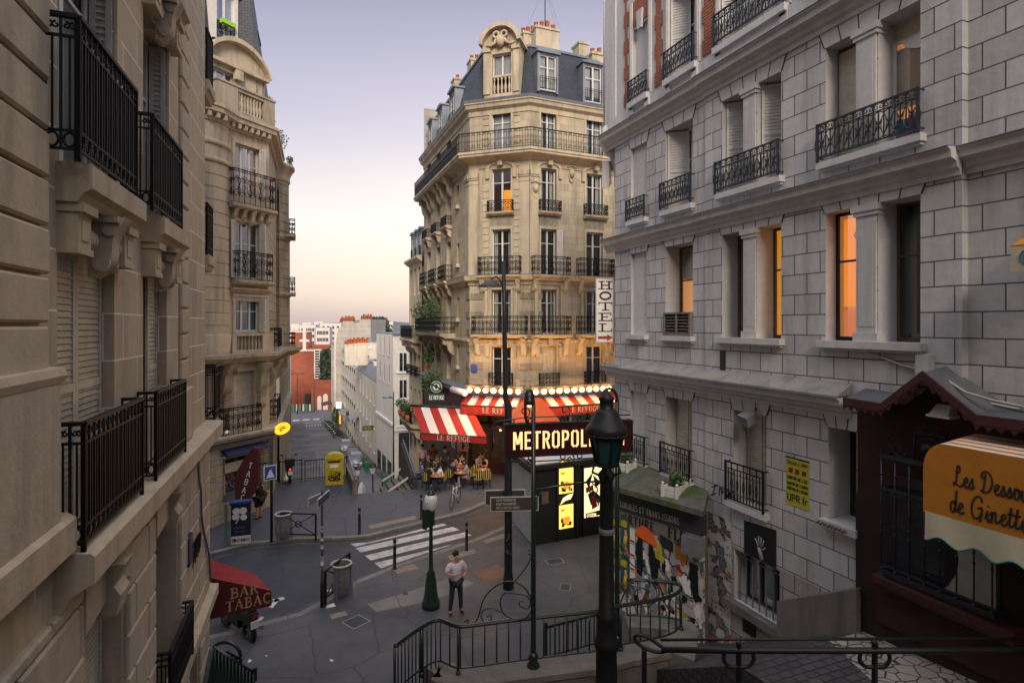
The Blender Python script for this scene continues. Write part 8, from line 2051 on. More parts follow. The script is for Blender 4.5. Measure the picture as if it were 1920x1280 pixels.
# posters on the white wall
yp=thing('yellow_poster','yellow political poster with three small emblems and UPR.fr in black','poster',RF(9,.06,4.8))
f_=RF.sub(0,NP+.004);px0=RF.s(1478);px1=RF.s(1521);z0,z1=4.37,5.36
b=MB(f_);b.box(px1,px0,0,.006,z0,z1);b.build('sheet',paint('poster_yellow',(.47,.42,.03),.6,.1),yp)
b=MB(f_);b.box(px1,px0,0,.009,z1,z1+.03);b.build('top_tape',M['black'],yp)
W_=px0-px1
for txt_,zz,h_,wgt in(('SEULE L UPR',z1-.12,.06,.2),('SORTIR DE L\'UE',z1-.44,.062,.24),('SORTIR DE L\'EURO',z1-.56,.058,.24),('SORTIR DE L\'OTAN',z1-.67,.058,.24),('UPR.fr',z1-.90,.15,.17)):
 b=MB(f_);w0=text_w(txt_,GS,h_,.06);sxx=min(1.3,(W_-.06)/w0)
 text(b,txt_,GS,lambda x,y:(px0-.03-x,.009,zz+y),h_,wgt,.06*sxx,sx=sxx);b.build('lettering',M['black'],yp)
for k in range(3):
 c=px0-.12-k*(W_-.24)/2;b=MB(f_);b.box(c-.05,c+.05,.006,.009,z1-.30,z1-.2)if k!=1 else b.tube(ell(c,z1-.25,.04,.04,.009,10),.01,4,True);b.build('emblem',M['iron_blue']if k!=1 else M['black'],yp)
 b=MB(f_);b.bar((c-.04,.012,z1-.29),(c+.05,.012,z1-.2),.016);b.bar((c+.05,.012,z1-.29),(c-.04,.012,z1-.2),.016);b.build('red_cross',M['red_awning'],yp)
bp=thing('hand_poster','black square poster of a pale raised hand above the barred basement window','poster',RF(9.9,.06,3.2))
f_=RF.sub(0,NP+.004);sA2,sB2=RF.s(1399),RF.s(1459);b=MB(f_);b.prism([(sA2,2.86),(sB2,2.86),(sB2,3.70),(sA2,3.62)],0,.01);b.build('sheet',M['black'],bp)
b=MB(f_);hx=RF.s(1428);
for pts,r in(([(hx-.08,2.9),(hx-.03,3.05),(hx,3.15)],[.05,.045,.05]),([(hx+.02,3.15),(hx+.08,3.27),(hx+.13,3.32)],[.03,.02,.012]),([(hx,3.18),(hx+.02,3.3),(hx+.02,3.40)],[.025,.018,.01]),([(hx-.03,3.18),(hx-.05,3.32),(hx-.05,3.4)],[.025,.018,.01]),([(hx-.05,3.16),(hx-.11,3.28),(hx-.13,3.36)],[.025,.016,.01]),([(hx-.04,3.1),(hx-.13,3.16),(hx-.17,3.22)],[.025,.016,.01])):
 b.tube([(s,.012,z)for s,z in pts],r,6)
b.build('printed_hand',paint('lavender_grey',(.30,.29,.36)),bp)
def scrawl(fr_,pts_list,n,r,lab=None,parent=rb):
 b=MB(fr_)
 for pts in pts_list:b.tube([(s,n,z)for s,z in sp(pts,4)],r,4)
 return b.build('graffiti',M['black'],parent)
def gpx(pts,n=NP+.01):return[(RF.s(x,n),RF.z(x,y,n))for x,y in pts]
scrawl(RF,[gpx(q)for q in([(1334,912),(1345,908),(1340,912),(1337,925)],[(1333,927),(1342,924)],[(1348,928),(1350,912),(1354,925),(1356,912)],[(1358,928),(1364,917),(1368,926),(1360,930),(1372,922)],[(1366,935),(1372,918),(1376,932),(1380,945)],[(1368,930),(1384,934)])],NP+.012,.011)
scrawl(RF.sub(0,.16),[[(8.3-.08*k,4.24),(8.26-.08*k,4.32),(8.22-.08*k,4.25+.03*(k%2)),(8.27-.08*k,4.27)]for k in range(8)],NP+.006,.007)
# ---------------------------------------------------------------- street furniture
def at(px,py,z=KH):x,y,_=G(px,py,z);return x,y
# small station lamp post: green column, opal globe, red box
x,y=at(808,1137);tt=(CZ-KH)*FL/(1137-HY);Z=lambda py:zat(py,tt)
t=thing('station_lamp_post','slender dark green lamp post with an opal globe and red sign box in mid square','lamp',(x,y,KH));L0=Loc(x,y,0)
b=MB(L0);b.lathe([(.26,KH),(.26,Z(1128)),(.22,Z(1122)),(.19,Z(1112)),(.15,Z(1085)),(.11,Z(1078)),(.13,Z(1074)),(.07,Z(1068)),(.06,Z(1055)),(.05,Z(990)),(.07,Z(984)),(.075,Z(968)),(.05,Z(962))],(0,0,0),16);b.build('column',M['metro_green'],t)
b=MB(L0);b.lathe([(.08,Z(958)),(.15,Z(952)),(.19,Z(942)),(.18,Z(932)),(.12,Z(925))],(0,0,0),16);b.build('globe',M['white_lamp'],t)
b=MB(L0);b.lathe([(.13,Z(928)),(.14,Z(924)),(.09,Z(920)),(.05,Z(917)),(.06,Z(914)),(.015,Z(908))],(0,0,0),12)
for k in range(4):a=PI/4+k*PI/2;b.tube([(.19*math.cos(a),.19*math.sin(a),Z(942)),(.13*math.cos(a),.13*math.sin(a),Z(925))],.012,4)
b.build('cap',M['metro_green'],t)
b=MB(Loc(x,y,0,-.9));b.box(-.06,.06,-.28,.1,Z(984),Z(952));b.box(-.075,.075,-.3,-.28,Z(986),Z(950));q=b.build('sign_box',M['metro_green'],t)
b=MB(Loc(x,y,0,-.9));b.box(-.068,-.06,-.26,.08,Z(982),Z(954));b.build('red_face',emis('red_sign_face',(.8,.06,.02),.35,(.4,.03,.02)),q)
b=MB(Loc(x,y,0,-.9));b.bar((-.075,-.22,Z(978)),(-.075,-.18,Z(958)),.03);b.bar((-.075,-.02,Z(978)),(-.075,.03,Z(958)),.03);b.bar((-.075,-.18,Z(960)),(-.075,-.09,Z(972)),.03);b.bar((-.075,-.09,Z(972)),(-.075,.0,Z(960)),.03);b.build('white_mark',M['white'],q)
# tall street lamp and fingerpost
x,y=at(953,1102);tt=(CZ-KH)*FL/(1102-HY);Z=lambda py:zat(py,tt);L0=Loc(x,y,0)
t=thing('tall_street_lamp','tall dark street lamp pole with two dish lamps rising past the cafe building','lamp',(x,y,KH))
xt,yt=P(944,tt);
b=MB(L0);b.tube([(0,0,KH),(0,0,Z(1085)),(0,0,Z(1070)),(0,0,Z(760)),((xt-x)*.6,(yt-y)*.6,Z(745)),((xt-x)*.8,(yt-y)*.8,Z(600)),(xt-x,yt-y,Z(490))],[.17,.16,.125,.115,.08,.07,.06],12);b.build('pole',M['black'],t)
f=Loc(xt,yt,0,math.radians(-22));b=MB(f);b.tube([(0,0,Z(545)),(-.1,0,Z(525)),(-.22,0,Z(518)),(-.36,0,Z(522)),(-.38,0,Z(528))],.03,6);b.build('arm',M['dark_grey'],t)
b=MB(f);b.lathe([(.05,.17),(.12,.14),(.26,.06),(.36,-.02),(.37,-.05),(.3,-.05)],(-.40,0,Z(535)),18);b.build('lamp_head',M['dark_grey'],t)
f=Loc(x,y,0,math.radians(-22));b=MB(f);b.tube([(0,0,Z(812)),(-.3,0,Z(800)),(-.55,0,Z(806))],.025,6);b.build('arm',M['dark_grey'],t)
b=MB(L0);random.seed(2)
for k in range(9):a=-1.9+random.uniform(-.5,.5);z=Z(random.uniform(985,1040));b.box(.128*math.cos(a)-.02,.128*math.cos(a)+.02,-.132,-.126,z,z+random.uniform(.03,.08))
b.build('sticker',M['mid_grey'],t)
for k,(px0,px1,p0,p1,dt_,lab)in enumerate(((919,1010,928,947,-.3,'brown fingerpost board reading Sacre Montmartre, the nearer of the pair'),(909,985,925,946,.25,'grey fingerpost board just behind the brown one'))):
 a,c=P(px0,tt+dt_),P(px1,tt+dt_+.1);f=Fr(a,(c[0]-a[0],c[1]-a[1]));
 if f.nn[1]>0:f.nn=(-f.nn[0],-f.nn[1])
 W_=math.hypot(c[0]-a[0],c[1]-a[1]);t2=thing('direction_sign',lab,'sign',(*a,3));z0,z1=zat(p1+6,tt),zat(p0-2,tt)
 b=MB(f);b.box(0,W_,-.03,.0,z0,z1);b.build('board',M['shutter'],t2);b=MB(f);b.box(.03,W_-.03,0,.006,z0+.03,z1-.03);fc=b.build('face',paint('brown_sign_face',(.05,.04,.035))if k==0 else M['dark_grey'],t2)
 if k==0:
  for j,tx in enumerate(('SACRE MONTMARTRE','MUSEE MONTMARTRE','PAR LA RUE DES SAULES')):
   b=MB(f);text(b,tx,GS,lambda x_,y_:(.18+x_,.009,z1-.13-.115*j+y_),.065,.16,.08,sx=.8);b.build('lettering',M['shutter'],fc)
  b=MB(f);b.bar((W_-.2,.009,z1-.14),(W_-.08,.009,z1-.14),.02);b.bar((W_-.12,.01,z1-.10),(W_-.08,.01,z1-.14),.015);b.build('arrow',M['shutter'],fc)
# sticker covered sign pole on the left pavement
x,y=at(604,1137);tt=(CZ-KH)*FL/(1137-HY);Z=lambda py:zat(py,tt);L0=Loc(x,y,0)
t=thing('street_sign_pole','thin sign pole covered in stickers with two blue street signs at its top','sign',(x,y,KH))
b=MB(L0);b.tube([(0,0,KH),(0,0,Z(1090)),(0,0,Z(1089)),(0,0,Z(920))],[.055,.055,.04,.038],8);b.build('pole',M['black'],t)
random.seed(9)
for k in range(16):
 py=random.uniform(985,1070);h_=random.uniform(.04,.12);b=MB(L0);b.lathe([(.0405,Z(py)),(.0405,Z(py)+h_)],(0,0,0),8,False,False);b.build('sticker',M[random.choice(['white','mid_grey','curtain_teal','shutter','maroon'])],t)
for px0,py0,px1,py1,h_,m_ in((578,944,603,928,.2,'shutter'),(595,944,617,926,.22,'iron_blue')):
 a=PZ(px0,py0,tt+.3 if px0<590 else tt-.5);c=PZ(px1,py1,tt+.9 if px0<590 else tt+.5)
 b=MB();A_=[a,c,(c[0],c[1],c[2]+.0-.22),(a[0],a[1],a[2]-.24)];zm=(a[2]+c[2])/2
 A_=[(a[0],a[1],zm-.11),(c[0],c[1],zm-.11),(c[0],c[1],zm+.11),(a[0],a[1],zm+.11)]
 f=Fr(a[:2],(c[0]-a[0],c[1]-a[1]));L_=math.hypot(c[0]-a[0],c[1]-a[1]);b=MB(f);b.box(0,L_,-.02,.02,zm-.12,zm+.12);s_=b.build('name_board',M['shutter'],t)
 b=MB(f);b.box(.02,L_-.02,-.024,.024,zm-.1,zm+.1);b.build('name_face',paint('sign_blue'+m_,(.02,.035,.10))if m_=='iron_blue' else M['mid_grey'],s_)
# crossing sign pole by the tobacco shop
x,y=at(509,1015);tt=(CZ-KH)*FL/(1015-HY);Z=lambda py:zat(py,tt);L0=Loc(x,y,0)
t=thing('crossing_sign','black pole with a small blue pedestrian crossing sign beside the tobacco shop','sign',(x,y,KH));b=MB(L0);b.tube([(0,0,KH),(0,0,Z(820))],.05,8);b.build('pole',M['black'],t)
f=Loc(x,y,0,.35);b=MB(f);b.box(-.30,.16,-.08,-.05,Z(898),Z(871));q=b.build('blue_plate',M['white'],t);b=MB(f);b.box(-.27,.13,-.088,-.08,Z(896.5),Z(872.5));b.build('blue_face',paint('crossing_blue',(.03,.09,.30)),q)
b=MB(f);zc2=Z(885);b.hexa([(-.22,-.094,zc2-.17),(.08,-.094,zc2-.17),(.08,-.09,zc2-.17),(-.22,-.09,zc2-.17)],[(-.08,-.094,zc2+.14),(-.06,-.094,zc2+.14),(-.06,-.09,zc2+.14),(-.08,-.09,zc2+.14)]);b.build('white_triangle',M['white'],q)
# oval yellow post sign
tt=25.2;x,y=P(529,tt);z=zat(803,tt);t=thing('oval_yellow_sign','glowing oval yellow sign with dark swoosh marks above the street corner','sign',(x,y,z));f=Loc(x,y,z,.15)
b=MB(f);k=28;b.prism([(.33*math.cos(2*PI*i/k)*1.0,.25*math.sin(2*PI*i/k)+.06*math.cos(2*PI*i/k))for i in range(k)],-.07,.07);b.build('light_box',emis('yellow_oval',(1,.50,.02),1.15,(.5,.3,.02)),t)
for pts in([(-.16,.10),(.14,.12),(.05,.06)],[(-.18,.02),(.20,.06),(.12,.01),(-.1,-.02)],[(-.12,-.05),(.06,-.03),(-.08,-.12)]):b=MB(f);b.prism(pts,-.078,-.072);b.build('swoosh',M['iron_blue'],t)
b=MB(f);b.bar((-.33,0,0),(-.75,.15,0),.05);b.build('arm',M['dark_grey'],t)
# tobacco lozenge sign
tt=21.6;t=thing('tobacco_lozenge_sign','tall dark red lozenge sign reading TABAC upright','sign',(*P(465,tt),zat(900,tt)))
aL2,aR2=P(440,tt),P(488,tt+.0);f=Fr(aL2,(aR2[0]-aL2[0],aR2[1]-aL2[1]));
if f.nn[1]>0:f.nn=(-f.nn[0],-f.nn[1])
def q_(px,py):return(f.s(px),f.z(px,py))
b=MB(f);b.prism([q_(*p_)for p_ in((476,838),(487,839),(486,905),(462,948),(444,956),(443,900),(448,880),(458,862))],-.12,.12);b.build('body',paint('dark_red_sign',(.075,.008,.012),.5,.2,4),t)
b=MB(f)
for ch,px,py in(('T',468,876),('A',464,891),('B',460,906),('A',456,921),('C',453,935)):
 s0,z0=q_(px,py);text(b,ch,GS,lambda x_,y_:(s0+x_+y_*.25,.125,z0+y_-x_*.15),.21,.13,0,sx=1.0)
b.build('lettering',M['white'],t)
b=MB(f);b.bar((f.s(486),0,zat(870,tt)),(f.s(500),-.1,zat(868,tt)),.05);b.build('bracket',M['black'],t)
# lottery board
t=thing('lottery_board','dark blue standing board with a white clover and LOTO balls','sign',(*at(451,1020),KH));a,c=at(433,1022),at(470,1018);f=Fr(a,(c[0]-a[0],c[1]-a[1]));W_=math.hypot(c[0]-a[0],c[1]-a[1])
if f.nn[1]>0:f.nn=(-f.nn[0],-f.nn[1])
tt=(CZ-KH)*FL/(1020-HY);Z=lambda py:zat(py,tt)
b=MB(f);b.box(0,W_,-.1,0,KH,Z(942));b.build('board',paint('navy_board',(.012,.02,.045),.5,.2),t)
b=MB(f);b.tube([(-.04,-.03,Z(941)),(W_+.04,-.03,Z(941))],.1,8);b.build('rounded_top',paint('blue_top',(.03,.07,.25)),t)
b=MB(f);b.box(0,W_,0,.006,Z(1019),Z(1004));pan=b.build('white_band',M['white'],t)
cx2=W_*.45
for a_,r_ in((.9,.13),(2.3,.13),(-.7,.11),(3.6,.11)):
 b=MB(f);c_=(cx2+.17*math.cos(a_),Z(964)+.17*math.sin(a_));b.prism([(c_[0]+r_*math.cos(u)*1.05,c_[1]+r_*math.sin(u))for u in[2*PI*i/14 for i in range(14)]],.0,.008);b.build('clover_leaf',M['white'],t)
b=MB(f);b.tube([(cx2,.008,Z(964)),(cx2-.06,.008,Z(974)),(cx2-.14,.008,Z(980))],.014,4);b.build('clover_stem',M['white'],t)
for j,tx in enumerate(('FRANCAISE','DES JEUX')):b=MB(f);text(b,tx,GS,lambda x_,y_:(.1+.03*j+x_,.01,Z(990+7*j)+y_),.07,.14,.1,sx=.9);b.build('lettering',M['mid_grey'],t)
for j,ch in enumerate('LOTO'):
 b=MB(f);c_=.1+j*(W_-.2)/3;zc2=Z(1011.5);b.prism([(c_+.075*math.cos(u),zc2+.075*math.sin(u))for u in[2*PI*i/14 for i in range(14)]],.006,.014);q=b.build('ball',M['iron_blue']if j!=1 and j!=3 else M['red_awning'],pan)
 b=MB(f);text(b,ch,GS,lambda x_,y_:(c_-.035+x_,.018,zc2-.05+y_),.1,.2,0);b.build('letter',M['white'],q)
# galvanised frame beside the board
t=thing('steel_barrier','grey galvanised steel rail frame at the left of the lottery board','barrier',(*at(417,1040),0));b=MB();a,c=P(375,21.0),P(424,20.7);z3=[zat(q,20.8)for q in(858,902,1027)]
b.bar((*c,0),(*c,zat(945,20.7)),.10);b.build('post',M['steel'],t);b=MB();b.tube([(*a,z3[0]-.2),(*P(420,20.8),z3[0]),(*P(424,20.8),z3[0]-.05)],.03,6);b.build('rail',M['steel'],t)
for z in z3[1:]:b=MB();b.bar((*a,z-.1),(*c,z),.05);b.build('rail',M['steel'],t)
# cross braced barriers
def xbar(px0,py0,px1,py1,hpx,lab):
 a,c=at(px0,py0),at(px1,py1);L_=math.hypot(c[0]-a[0],c[1]-a[1]);f=Fr(a,(c[0]-a[0],c[1]-a[1]));h=KH+.98;t=thing('cross_barrier',lab,'barrier',(*a,KH));b=MB(f)
 for s in(0,L_):b.bar((s,0,KH-.02),(s,0,h),.06)
 for z in(h,KH+.2):b.bar((0,0,z),(L_,0,z),.05)
 b.build('frame',M['black'],t);b=MB(f);b.bar((0,.01,h),(L_,.01,KH+.2),.03);b.bar((0,-.01,KH+.2),(L_,-.01,h),.03);b.tube(ell(L_/2,(h+KH+.2)/2,.12,.12,0,12),.02,5,True);b.build('cross_brace',M['black'],t)
xbar(527,1010,592,1012,0,'black cross braced barrier on the far pavement by the tobacco shop');xbar(610,1133,655,1095,0,'black cross braced barrier on the near kerb behind the bag bin')
# bag bins
M['bag']=paint('clear_grey_bag',(.16,.165,.165),.3,.5,7,0,.6,None,.6)
def bagbin(px,py,lab):
 x,y=at(px,py);t=thing('bag_bin',lab,'bin',(x,y,KH));b=MB(Loc(x,y,KH));k=22
 for j in range(9):
  pass
 rings=[];random.seed(px)
 for z,r in((.05,.2),(.2,.27),(.45,.28),(.7,.26),(.85,.24),(.93,.27)):rings.append([b.p((r+random.uniform(-.02,.02))*math.cos(2*PI*i/k),(r+random.uniform(-.02,.02))*math.sin(2*PI*i/k),z+random.uniform(-.01,.01))for i in range(k)])
 for A,B in zip(rings,rings[1:]):
  for i in range(k):b.face((A[i],A[(i+1)%k],B[(i+1)%k],B[i]),True)
 b.build('bag',M['bag'],t);b=MB(Loc(x,y,KH));b.tube([(.29*math.cos(2*PI*i/16),.29*math.sin(2*PI*i/16),.95)for i in range(16)],.035,6,True);b.build('rim',M['shutter'],t)
 b=MB(Loc(x,y,KH));
 for a in(0,2.1,4.2):b.bar((.3*math.cos(a),.3*math.sin(a),0),(.3*math.cos(a),.3*math.sin(a),.95),.03)
 b.bar((.3,0,0),(.3,0,.95),.05);b.build('frame',M['zinc'],t)
bagbin(531,1010,'ring litter bin with a clear bag by the far barrier');bagbin(640,1116,'ring litter bin with a bulging clear bag by the near barrier')
# bollards
def bollard(px,py,lab):
 x,y=at(px,py);t=thing('bollard',lab,'bollard',(x,y,KH),0,'black bollards along the kerbs');b=MB(Loc(x,y,KH));b.lathe([(.075,0),(.075,.03),(.055,.05),(.05,.9),(.06,.91),(.06,.96),(.045,1.0),(.0,1.02)],(0,0,0),12);b.build('shaft',M['black'],t);b=MB(Loc(x,y,KH));b.lathe([(.053,.78),(.053,.88)],(0,0,0),12,False,False);b.build('pale_band',M['mid_grey'],t)
for a in((674,1000,'black bollard on the far pavement left of the crossing'),(740,1066,'black bollard at the near left corner of the crossing'),(875,1031,'black bollard at the near right corner of the crossing'),(790,972,'black bollard on the far kerb behind the globe lamp post')):bollard(*a)
# yellow letter box
x,y=at(627,906);t=thing('yellow_mailbox','scribbled yellow mailbox with a rounded top against the terrace railing','mailbox',(x,y,KH),-.1);tt=(CZ-KH)*FL/(906-HY);
b=MB();k=10;w_=.42;b.prism([(-w_,.05),(w_,.05),(w_,1.38)]+[(w_*math.cos(PI*i/k),1.38+.2*math.sin(PI*i/k))for i in range(1,k)]+[(-w_,1.38)],-.25,.25);b.build('body',M['yellow'],t,world=False)
b=MB();b.box(-w_-.03,w_+.03,-.28,.28,1.30,1.36).box(-w_-.02,w_+.02,-.27,.27,.0,.08);b.build('trim',M['yellow'],t,world=False)
b=MB();b.box(-.3,.3,-.262,-.25,1.12,1.22);b.build('slot',M['black'],t,world=False);b=MB();b.box(-.2,.2,-.258,-.25,.88,1.02);b.build('notice',M['white'],t,world=False)
b=MB();random.seed(4)
for k in range(7):b.tube([(q[0],-.262,q[1])for q in sp([(random.uniform(-.35,.35),random.uniform(.15,.7))for _ in range(5)],4)],.012,4)
b.build('graffiti',M['black'],t,world=False)
# terrace railings, parapet, scooter
def baluster_rail(pts,h,lab,z0=KH,step=.14):
 t=thing('terrace_railing',lab,'railing',(*pts[0],z0));b=MB()
 for a,c in zip(pts,pts[1:]):b.bar((*a,z0+h),(*c,z0+h),.05);b.bar((*a,z0+.12),(*c,z0+.12),.03)
 b.build('rails',M['iron'],t);b=MB()
 for x,y in along(pts,step):b.bar((x,y,z0),(x,y,z0+h),.018)
 b.build('balusters',M['iron'],t)
 for p_ in pts:b=MB();b.bar((*p_,z0-.02),(*p_,z0+h+.05),.05);b.build('post',M['iron'],t)
yb=31.3
def Py(px,y):a,b_=fac(px);return(a*y/b_,y)
baluster_rail([Py(572,yb),Py(613,yb)],1.05,'black terrace railing left of the yellow mailbox');baluster_rail([Py(641,yb),Py(650,yb)],1.05,'short black terrace railing right of the yellow mailbox');baluster_rail([Py(524,yb),Py(566,yb)],1.1,'black railing behind the parked scooter')
b=MB();b.box(2.86,3.06,27.95,31.5,-6,.75);b.box(2.82,3.10,27.9,31.5,.75,.84);tag(b.build('parapet_wall',M['concrete']),'low concrete parapet wall running away from the terrace edge','wall')
b=MB();b.box(-.9,2.86,31.35,31.6,-6,.12);tag(b.build('terrace_wall',M['concrete']),'low retaining wall under the terrace railings','wall')
b=MB();b.bar((2.97,28.0,.95),(2.97,31.4,1.35),.05);b.bar((2.97,28.0,.8),(2.97,28.0,1.0),.05);b.bar((2.97,31.4,.8),(2.97,31.4,1.4),.05);tag(b.build('parapet_handrail',M['steel']),'pale handrail on top of the low parapet wall','railing')
sx_,sy_=at(542,905);sc1=motorbike('parked_scooter','dark scooter parked on the terrace with its red tail light facing the square',(sx_,sy_+.6,KH),PI/2+.05,'black');b=MB();b.box(-1.05,-.65,-.22,.22,.95,1.3);b.build('top_box',M['black'],sc1,world=False)
b=MB();b.ball((-.99,0,.78),.06,8,6);b.build('lit_tail_light',emis('tail_red',(1,.05,.02),1.0),sc1,world=False)
m2_=motorbike('parked_motorbike','motorbike parked under the red BAR TABAC awning, showing plate and pale exhaust',(-1.25,16.7,0),PI/2-.15,'black');m2_.rotation_euler.z=math.radians(118)
# white stair handrails and stair beyond the terrace corner
t=thing('stair_handrail','pair of pale slanting handrails on the steps left of the cafe tables','railing',(5,29.5,-1))
for(p0,p1,t0_)in(((717,901),(768,868),31.3),((727,922),(765,895),29.3)):
 a,c=PZ(*p0,t0_),PZ(*p1,t0_);b=MB();b.bar(a,c,.10);b.build('rail',M['shutter_white'],t)
 for u in(0,.33,.66,1):q=tuple(a[i]+(c[i]-a[i])*u for i in range(3));b=MB();b.bar(q,(q[0],q[1],q[2]-1.3),.05);b.build('post',M['dark_grey'],t)
b=MB()
for k in range(14):b.box(5.9-.32*(k+1),5.9-.32*k,28.1,31.3,-8,KH-.17*(k+1))
struct('steps',b,M['concrete'])
b=MB();b.hexa([(5.75,27.85,-.1),(6.0,27.85,-.1),(6.0,31.3,-.1),(5.75,31.3,-.1)],[(5.75,27.85,.5),(6.0,27.85,.5),(6.0,31.3,1.7),(5.75,31.3,1.7)]);wl_=tag(b.build('stair_side_wall',M['dark_grey']),'dark sloping side wall beside the cafe tables at the head of the steps','wall')
b=MB();b.bar((5.88,27.9,.62),(5.88,31.3,1.85),.05);tag(b.build('side_wall_handrail',M['steel']),'thin pale handrail above the dark sloping wall by the tables','railing')
# lamps of the lower street near the steps
def gaslamp(px,t_,py0,lab):
 x,y=P(px,t_);zt=zat(py0,t_);z0=zst(y);t=thing('old_street_lantern',lab,'lamp',(x,y,z0),0,'old lanterns below the terrace edge');b=MB(Loc(x,y,0));b.tube([(0,0,z0),(0,0,z0+1),(0,0,zt-.9)],[.12,.07,.05],8);b.build('post',M['black'],t)
 b=MB(Loc(x,y,0));b.lathe([(.1,-.85),(.24,-.35),(.27,-.33),(.16,-.12),(.05,-.08),(.03,0)],(0,0,zt),6,False);b.build('lantern',M['black'],t);b=MB(Loc(x,y,0));b.lathe([(.12,-.8),(.235,-.38)],(0,0,zt),6,False,False);b.build('glass',M['white_lamp'],t)
gaslamp(671.5,44,871,'old street lantern beyond the terrace edge, the one further left');gaslamp(699,40,866,'old street lantern beyond the terrace edge, beside the pale handrails')
b=MB();x,y=P(678,40);b.lathe([(.35,-7.0),(.3,-4.0),(.22,zat(912,40)),(.02,zat(903,40))],(x,y,0),4,False);tag(b.build('stone_obelisk',M['white_lamp']),'small white pointed stone beyond the terrace edge','stone')
x,y=P(738,55);t=thing('hooked_street_lamp','tall thin street lamp with a drooping dish head in front of the white corner house','lamp',(x,y,zst(y)));b=MB(Loc(x,y,0));b.tube([(0,0,zst(y)),(0,0,zat(735,55))],[.1,.05],8);b.build('pole',M['dark_grey'],t)
b=MB(Loc(x,y,0,-.38));b.tube([(0,0,zat(748,55)),(-.3,0,zat(743,55)),(-.6,0,zat(742,55))],.04,6);b.build('arm',M['dark_grey'],t);b=MB(Loc(x,y,0,-.38));b.lathe([(.06,.2),(.3,.08),(.45,-.1)],(-.65,0,zat(744,55)),12);b.build('lamp_head',M['zinc'],t)
# BAR TABAC awning on the left house
t=thing('bar_awning','dark red BAR TABAC awning jutting from the brown stone house','awning',(-1.2,13.5,2))
tt=12.6;bz0,bz1,bzt=zat(1152,tt),zat(1105,tt),zat(1062,tt)
a=P(388,tt-.1);c=P(509,tt+.4);f=Fr(a,(c[0]-a[0],c[1]-a[1]));
if f.nn[1]>0:f.nn=(-f.nn[0],-f.nn[1])
W_=math.hypot(c[0]-a[0],c[1]-a[1]);zl,zr_,zm_=f.z(398,1160),f.z(509,1135),f.z(509,1107)
b=MB(f);D=-.8;zt2=f.z(404,1079)
b.face([b.p(*q)for q in((0,0,zl),(W_,0,zr_),(W_,0,zm_),(0,0,zt2))]);b.build('side_flap',M['maroon'],t)
b=MB(f);b.quad((0,0,zt2),(W_,0,zm_),(W_-.35,D,zm_+.1),(0,D,zt2+.08));b.build('canopy',paint('red_canopy',(.24,.012,.015),.8,.2,5,bmp=.2),t);b=MB(f);b.quad((W_,0,zm_),(W_,0,zr_),(W_-.35,D,zr_),(W_-.35,D,zm_+.1));b.build('front_flap',M['maroon'],t)
gold=paint('gold_letters',(.50,.33,.16))
b=MB(f);s0,z0=f.s(432),f.z(432,1122);text(b,'BAR',GL,lambda x_,y_:(s0+x_,.012,z0+y_+x_*.06),.23,.16,.06,sx=1.1);b.build('lettering',gold,t)
b=MB(f);s0,z0=f.s(423),f.z(423,1147);text(b,'TABAC',GL,lambda x_,y_:(s0+x_,.012,z0+y_+x_*.06),.23,.16,.06,sx=1.05);b.build('lettering',gold,t)
# bicycle at the kerb
def bicycle(loc,rz,lab):
 t=thing('bicycle',lab,'bicycle',loc,rz)
 for x in(-.52,.52):
  b=MB();b.tube([(x+.33*math.cos(2*PI*i/20),0,.34+.33*math.sin(2*PI*i/20))for i in range(20)],.018,5,True);w_=b.build('wheel',M['black'],t,world=False);b=MB()
  for i in range(12):b.bar((x,0,.34),(x+.32*math.cos(2*PI*i/12),0,.34+.32*math.sin(2*PI*i/12)),.005)
  b.build('spokes',M['steel'],w_,world=False)
 b=MB();fm_=((-.52,.34,-.1,.3),(-.52,.34,-.2,.82),(-.1,.3,-.22,.86),(-.1,.3,.38,.72),(-.2,.8,.36,.82),(.34,.95,.52,.34))
 for x0,z0,x1,z1 in fm_:b.tube([(x0,0,z0),(x1,0,z1)],.018,6)
 b.build('frame',M['shutter_white'],t,world=False);b=MB();b.tube([(.42,-.28,1.02),(.36,-.1,1.0),(.34,0,.98),(.36,.1,1.0),(.42,.28,1.02)],.014,5);b.tube([(.34,0,.95),(.34,0,1.0)],.014,5);b.build('handlebar',M['steel'],t,world=False)
 b=MB();b.ball((-.24,0,.92),.08,8,5,.45);b.hexa([(-.36,-.06,.9),(-.1,-.02,.9),(-.1,.02,.9),(-.36,.06,.9)],[(-.36,-.07,.94),(-.1,-.02,.93),(-.1,.02,.93),(-.36,.07,.94)]);b.build('saddle',M['frame_brown'],t,world=False)
 b=MB();b.box(-.75,-.35,-.08,.08,.70,.72);b.tube([(-.1+.1*math.cos(2*PI*i/12),.03,.3+.1*math.sin(2*PI*i/12))for i in range(12)],.008,4,True);b.build('rack',M['steel'],t,world=False)
x,y=at(858,952);bicycle((x,y+.35,KH),math.radians(238),'pale city bicycle standing at the kerb before the cafe tables')
# utility covers in the paving
for k,(px,py,w_,d_,lab)in enumerate(((1040,1052,.3,.2,'small square utility cover in the paving before the kiosk'),(668,1165,.28,.28,'square utility cover in the open paving at lower left'),(1060,1100,.22,.16,'small worn cover in the paving right of the looped sign post'),(760,1112,.12,.09,'little brass coloured cap set in the pale slabs'))):
 x,y=at(px,py);t=thing('utility_cover',lab,'cover',(x,y,KH),.5*k);b=MB();b.box(-w_,w_,-d_,d_,-.01,.006);b.build('frame',M['zinc'],t,world=False);b=MB();b.box(-w_*.88,w_*.88,-d_*.86,d_*.86,.006,.010)
 for j in range(5):b.box(-w_*.8,w_*.8,-d_*.7+j*d_*.33,-d_*.62+j*d_*.33,.010,.013)
 b.build('lid',M['dark_grey'],t,world=False)
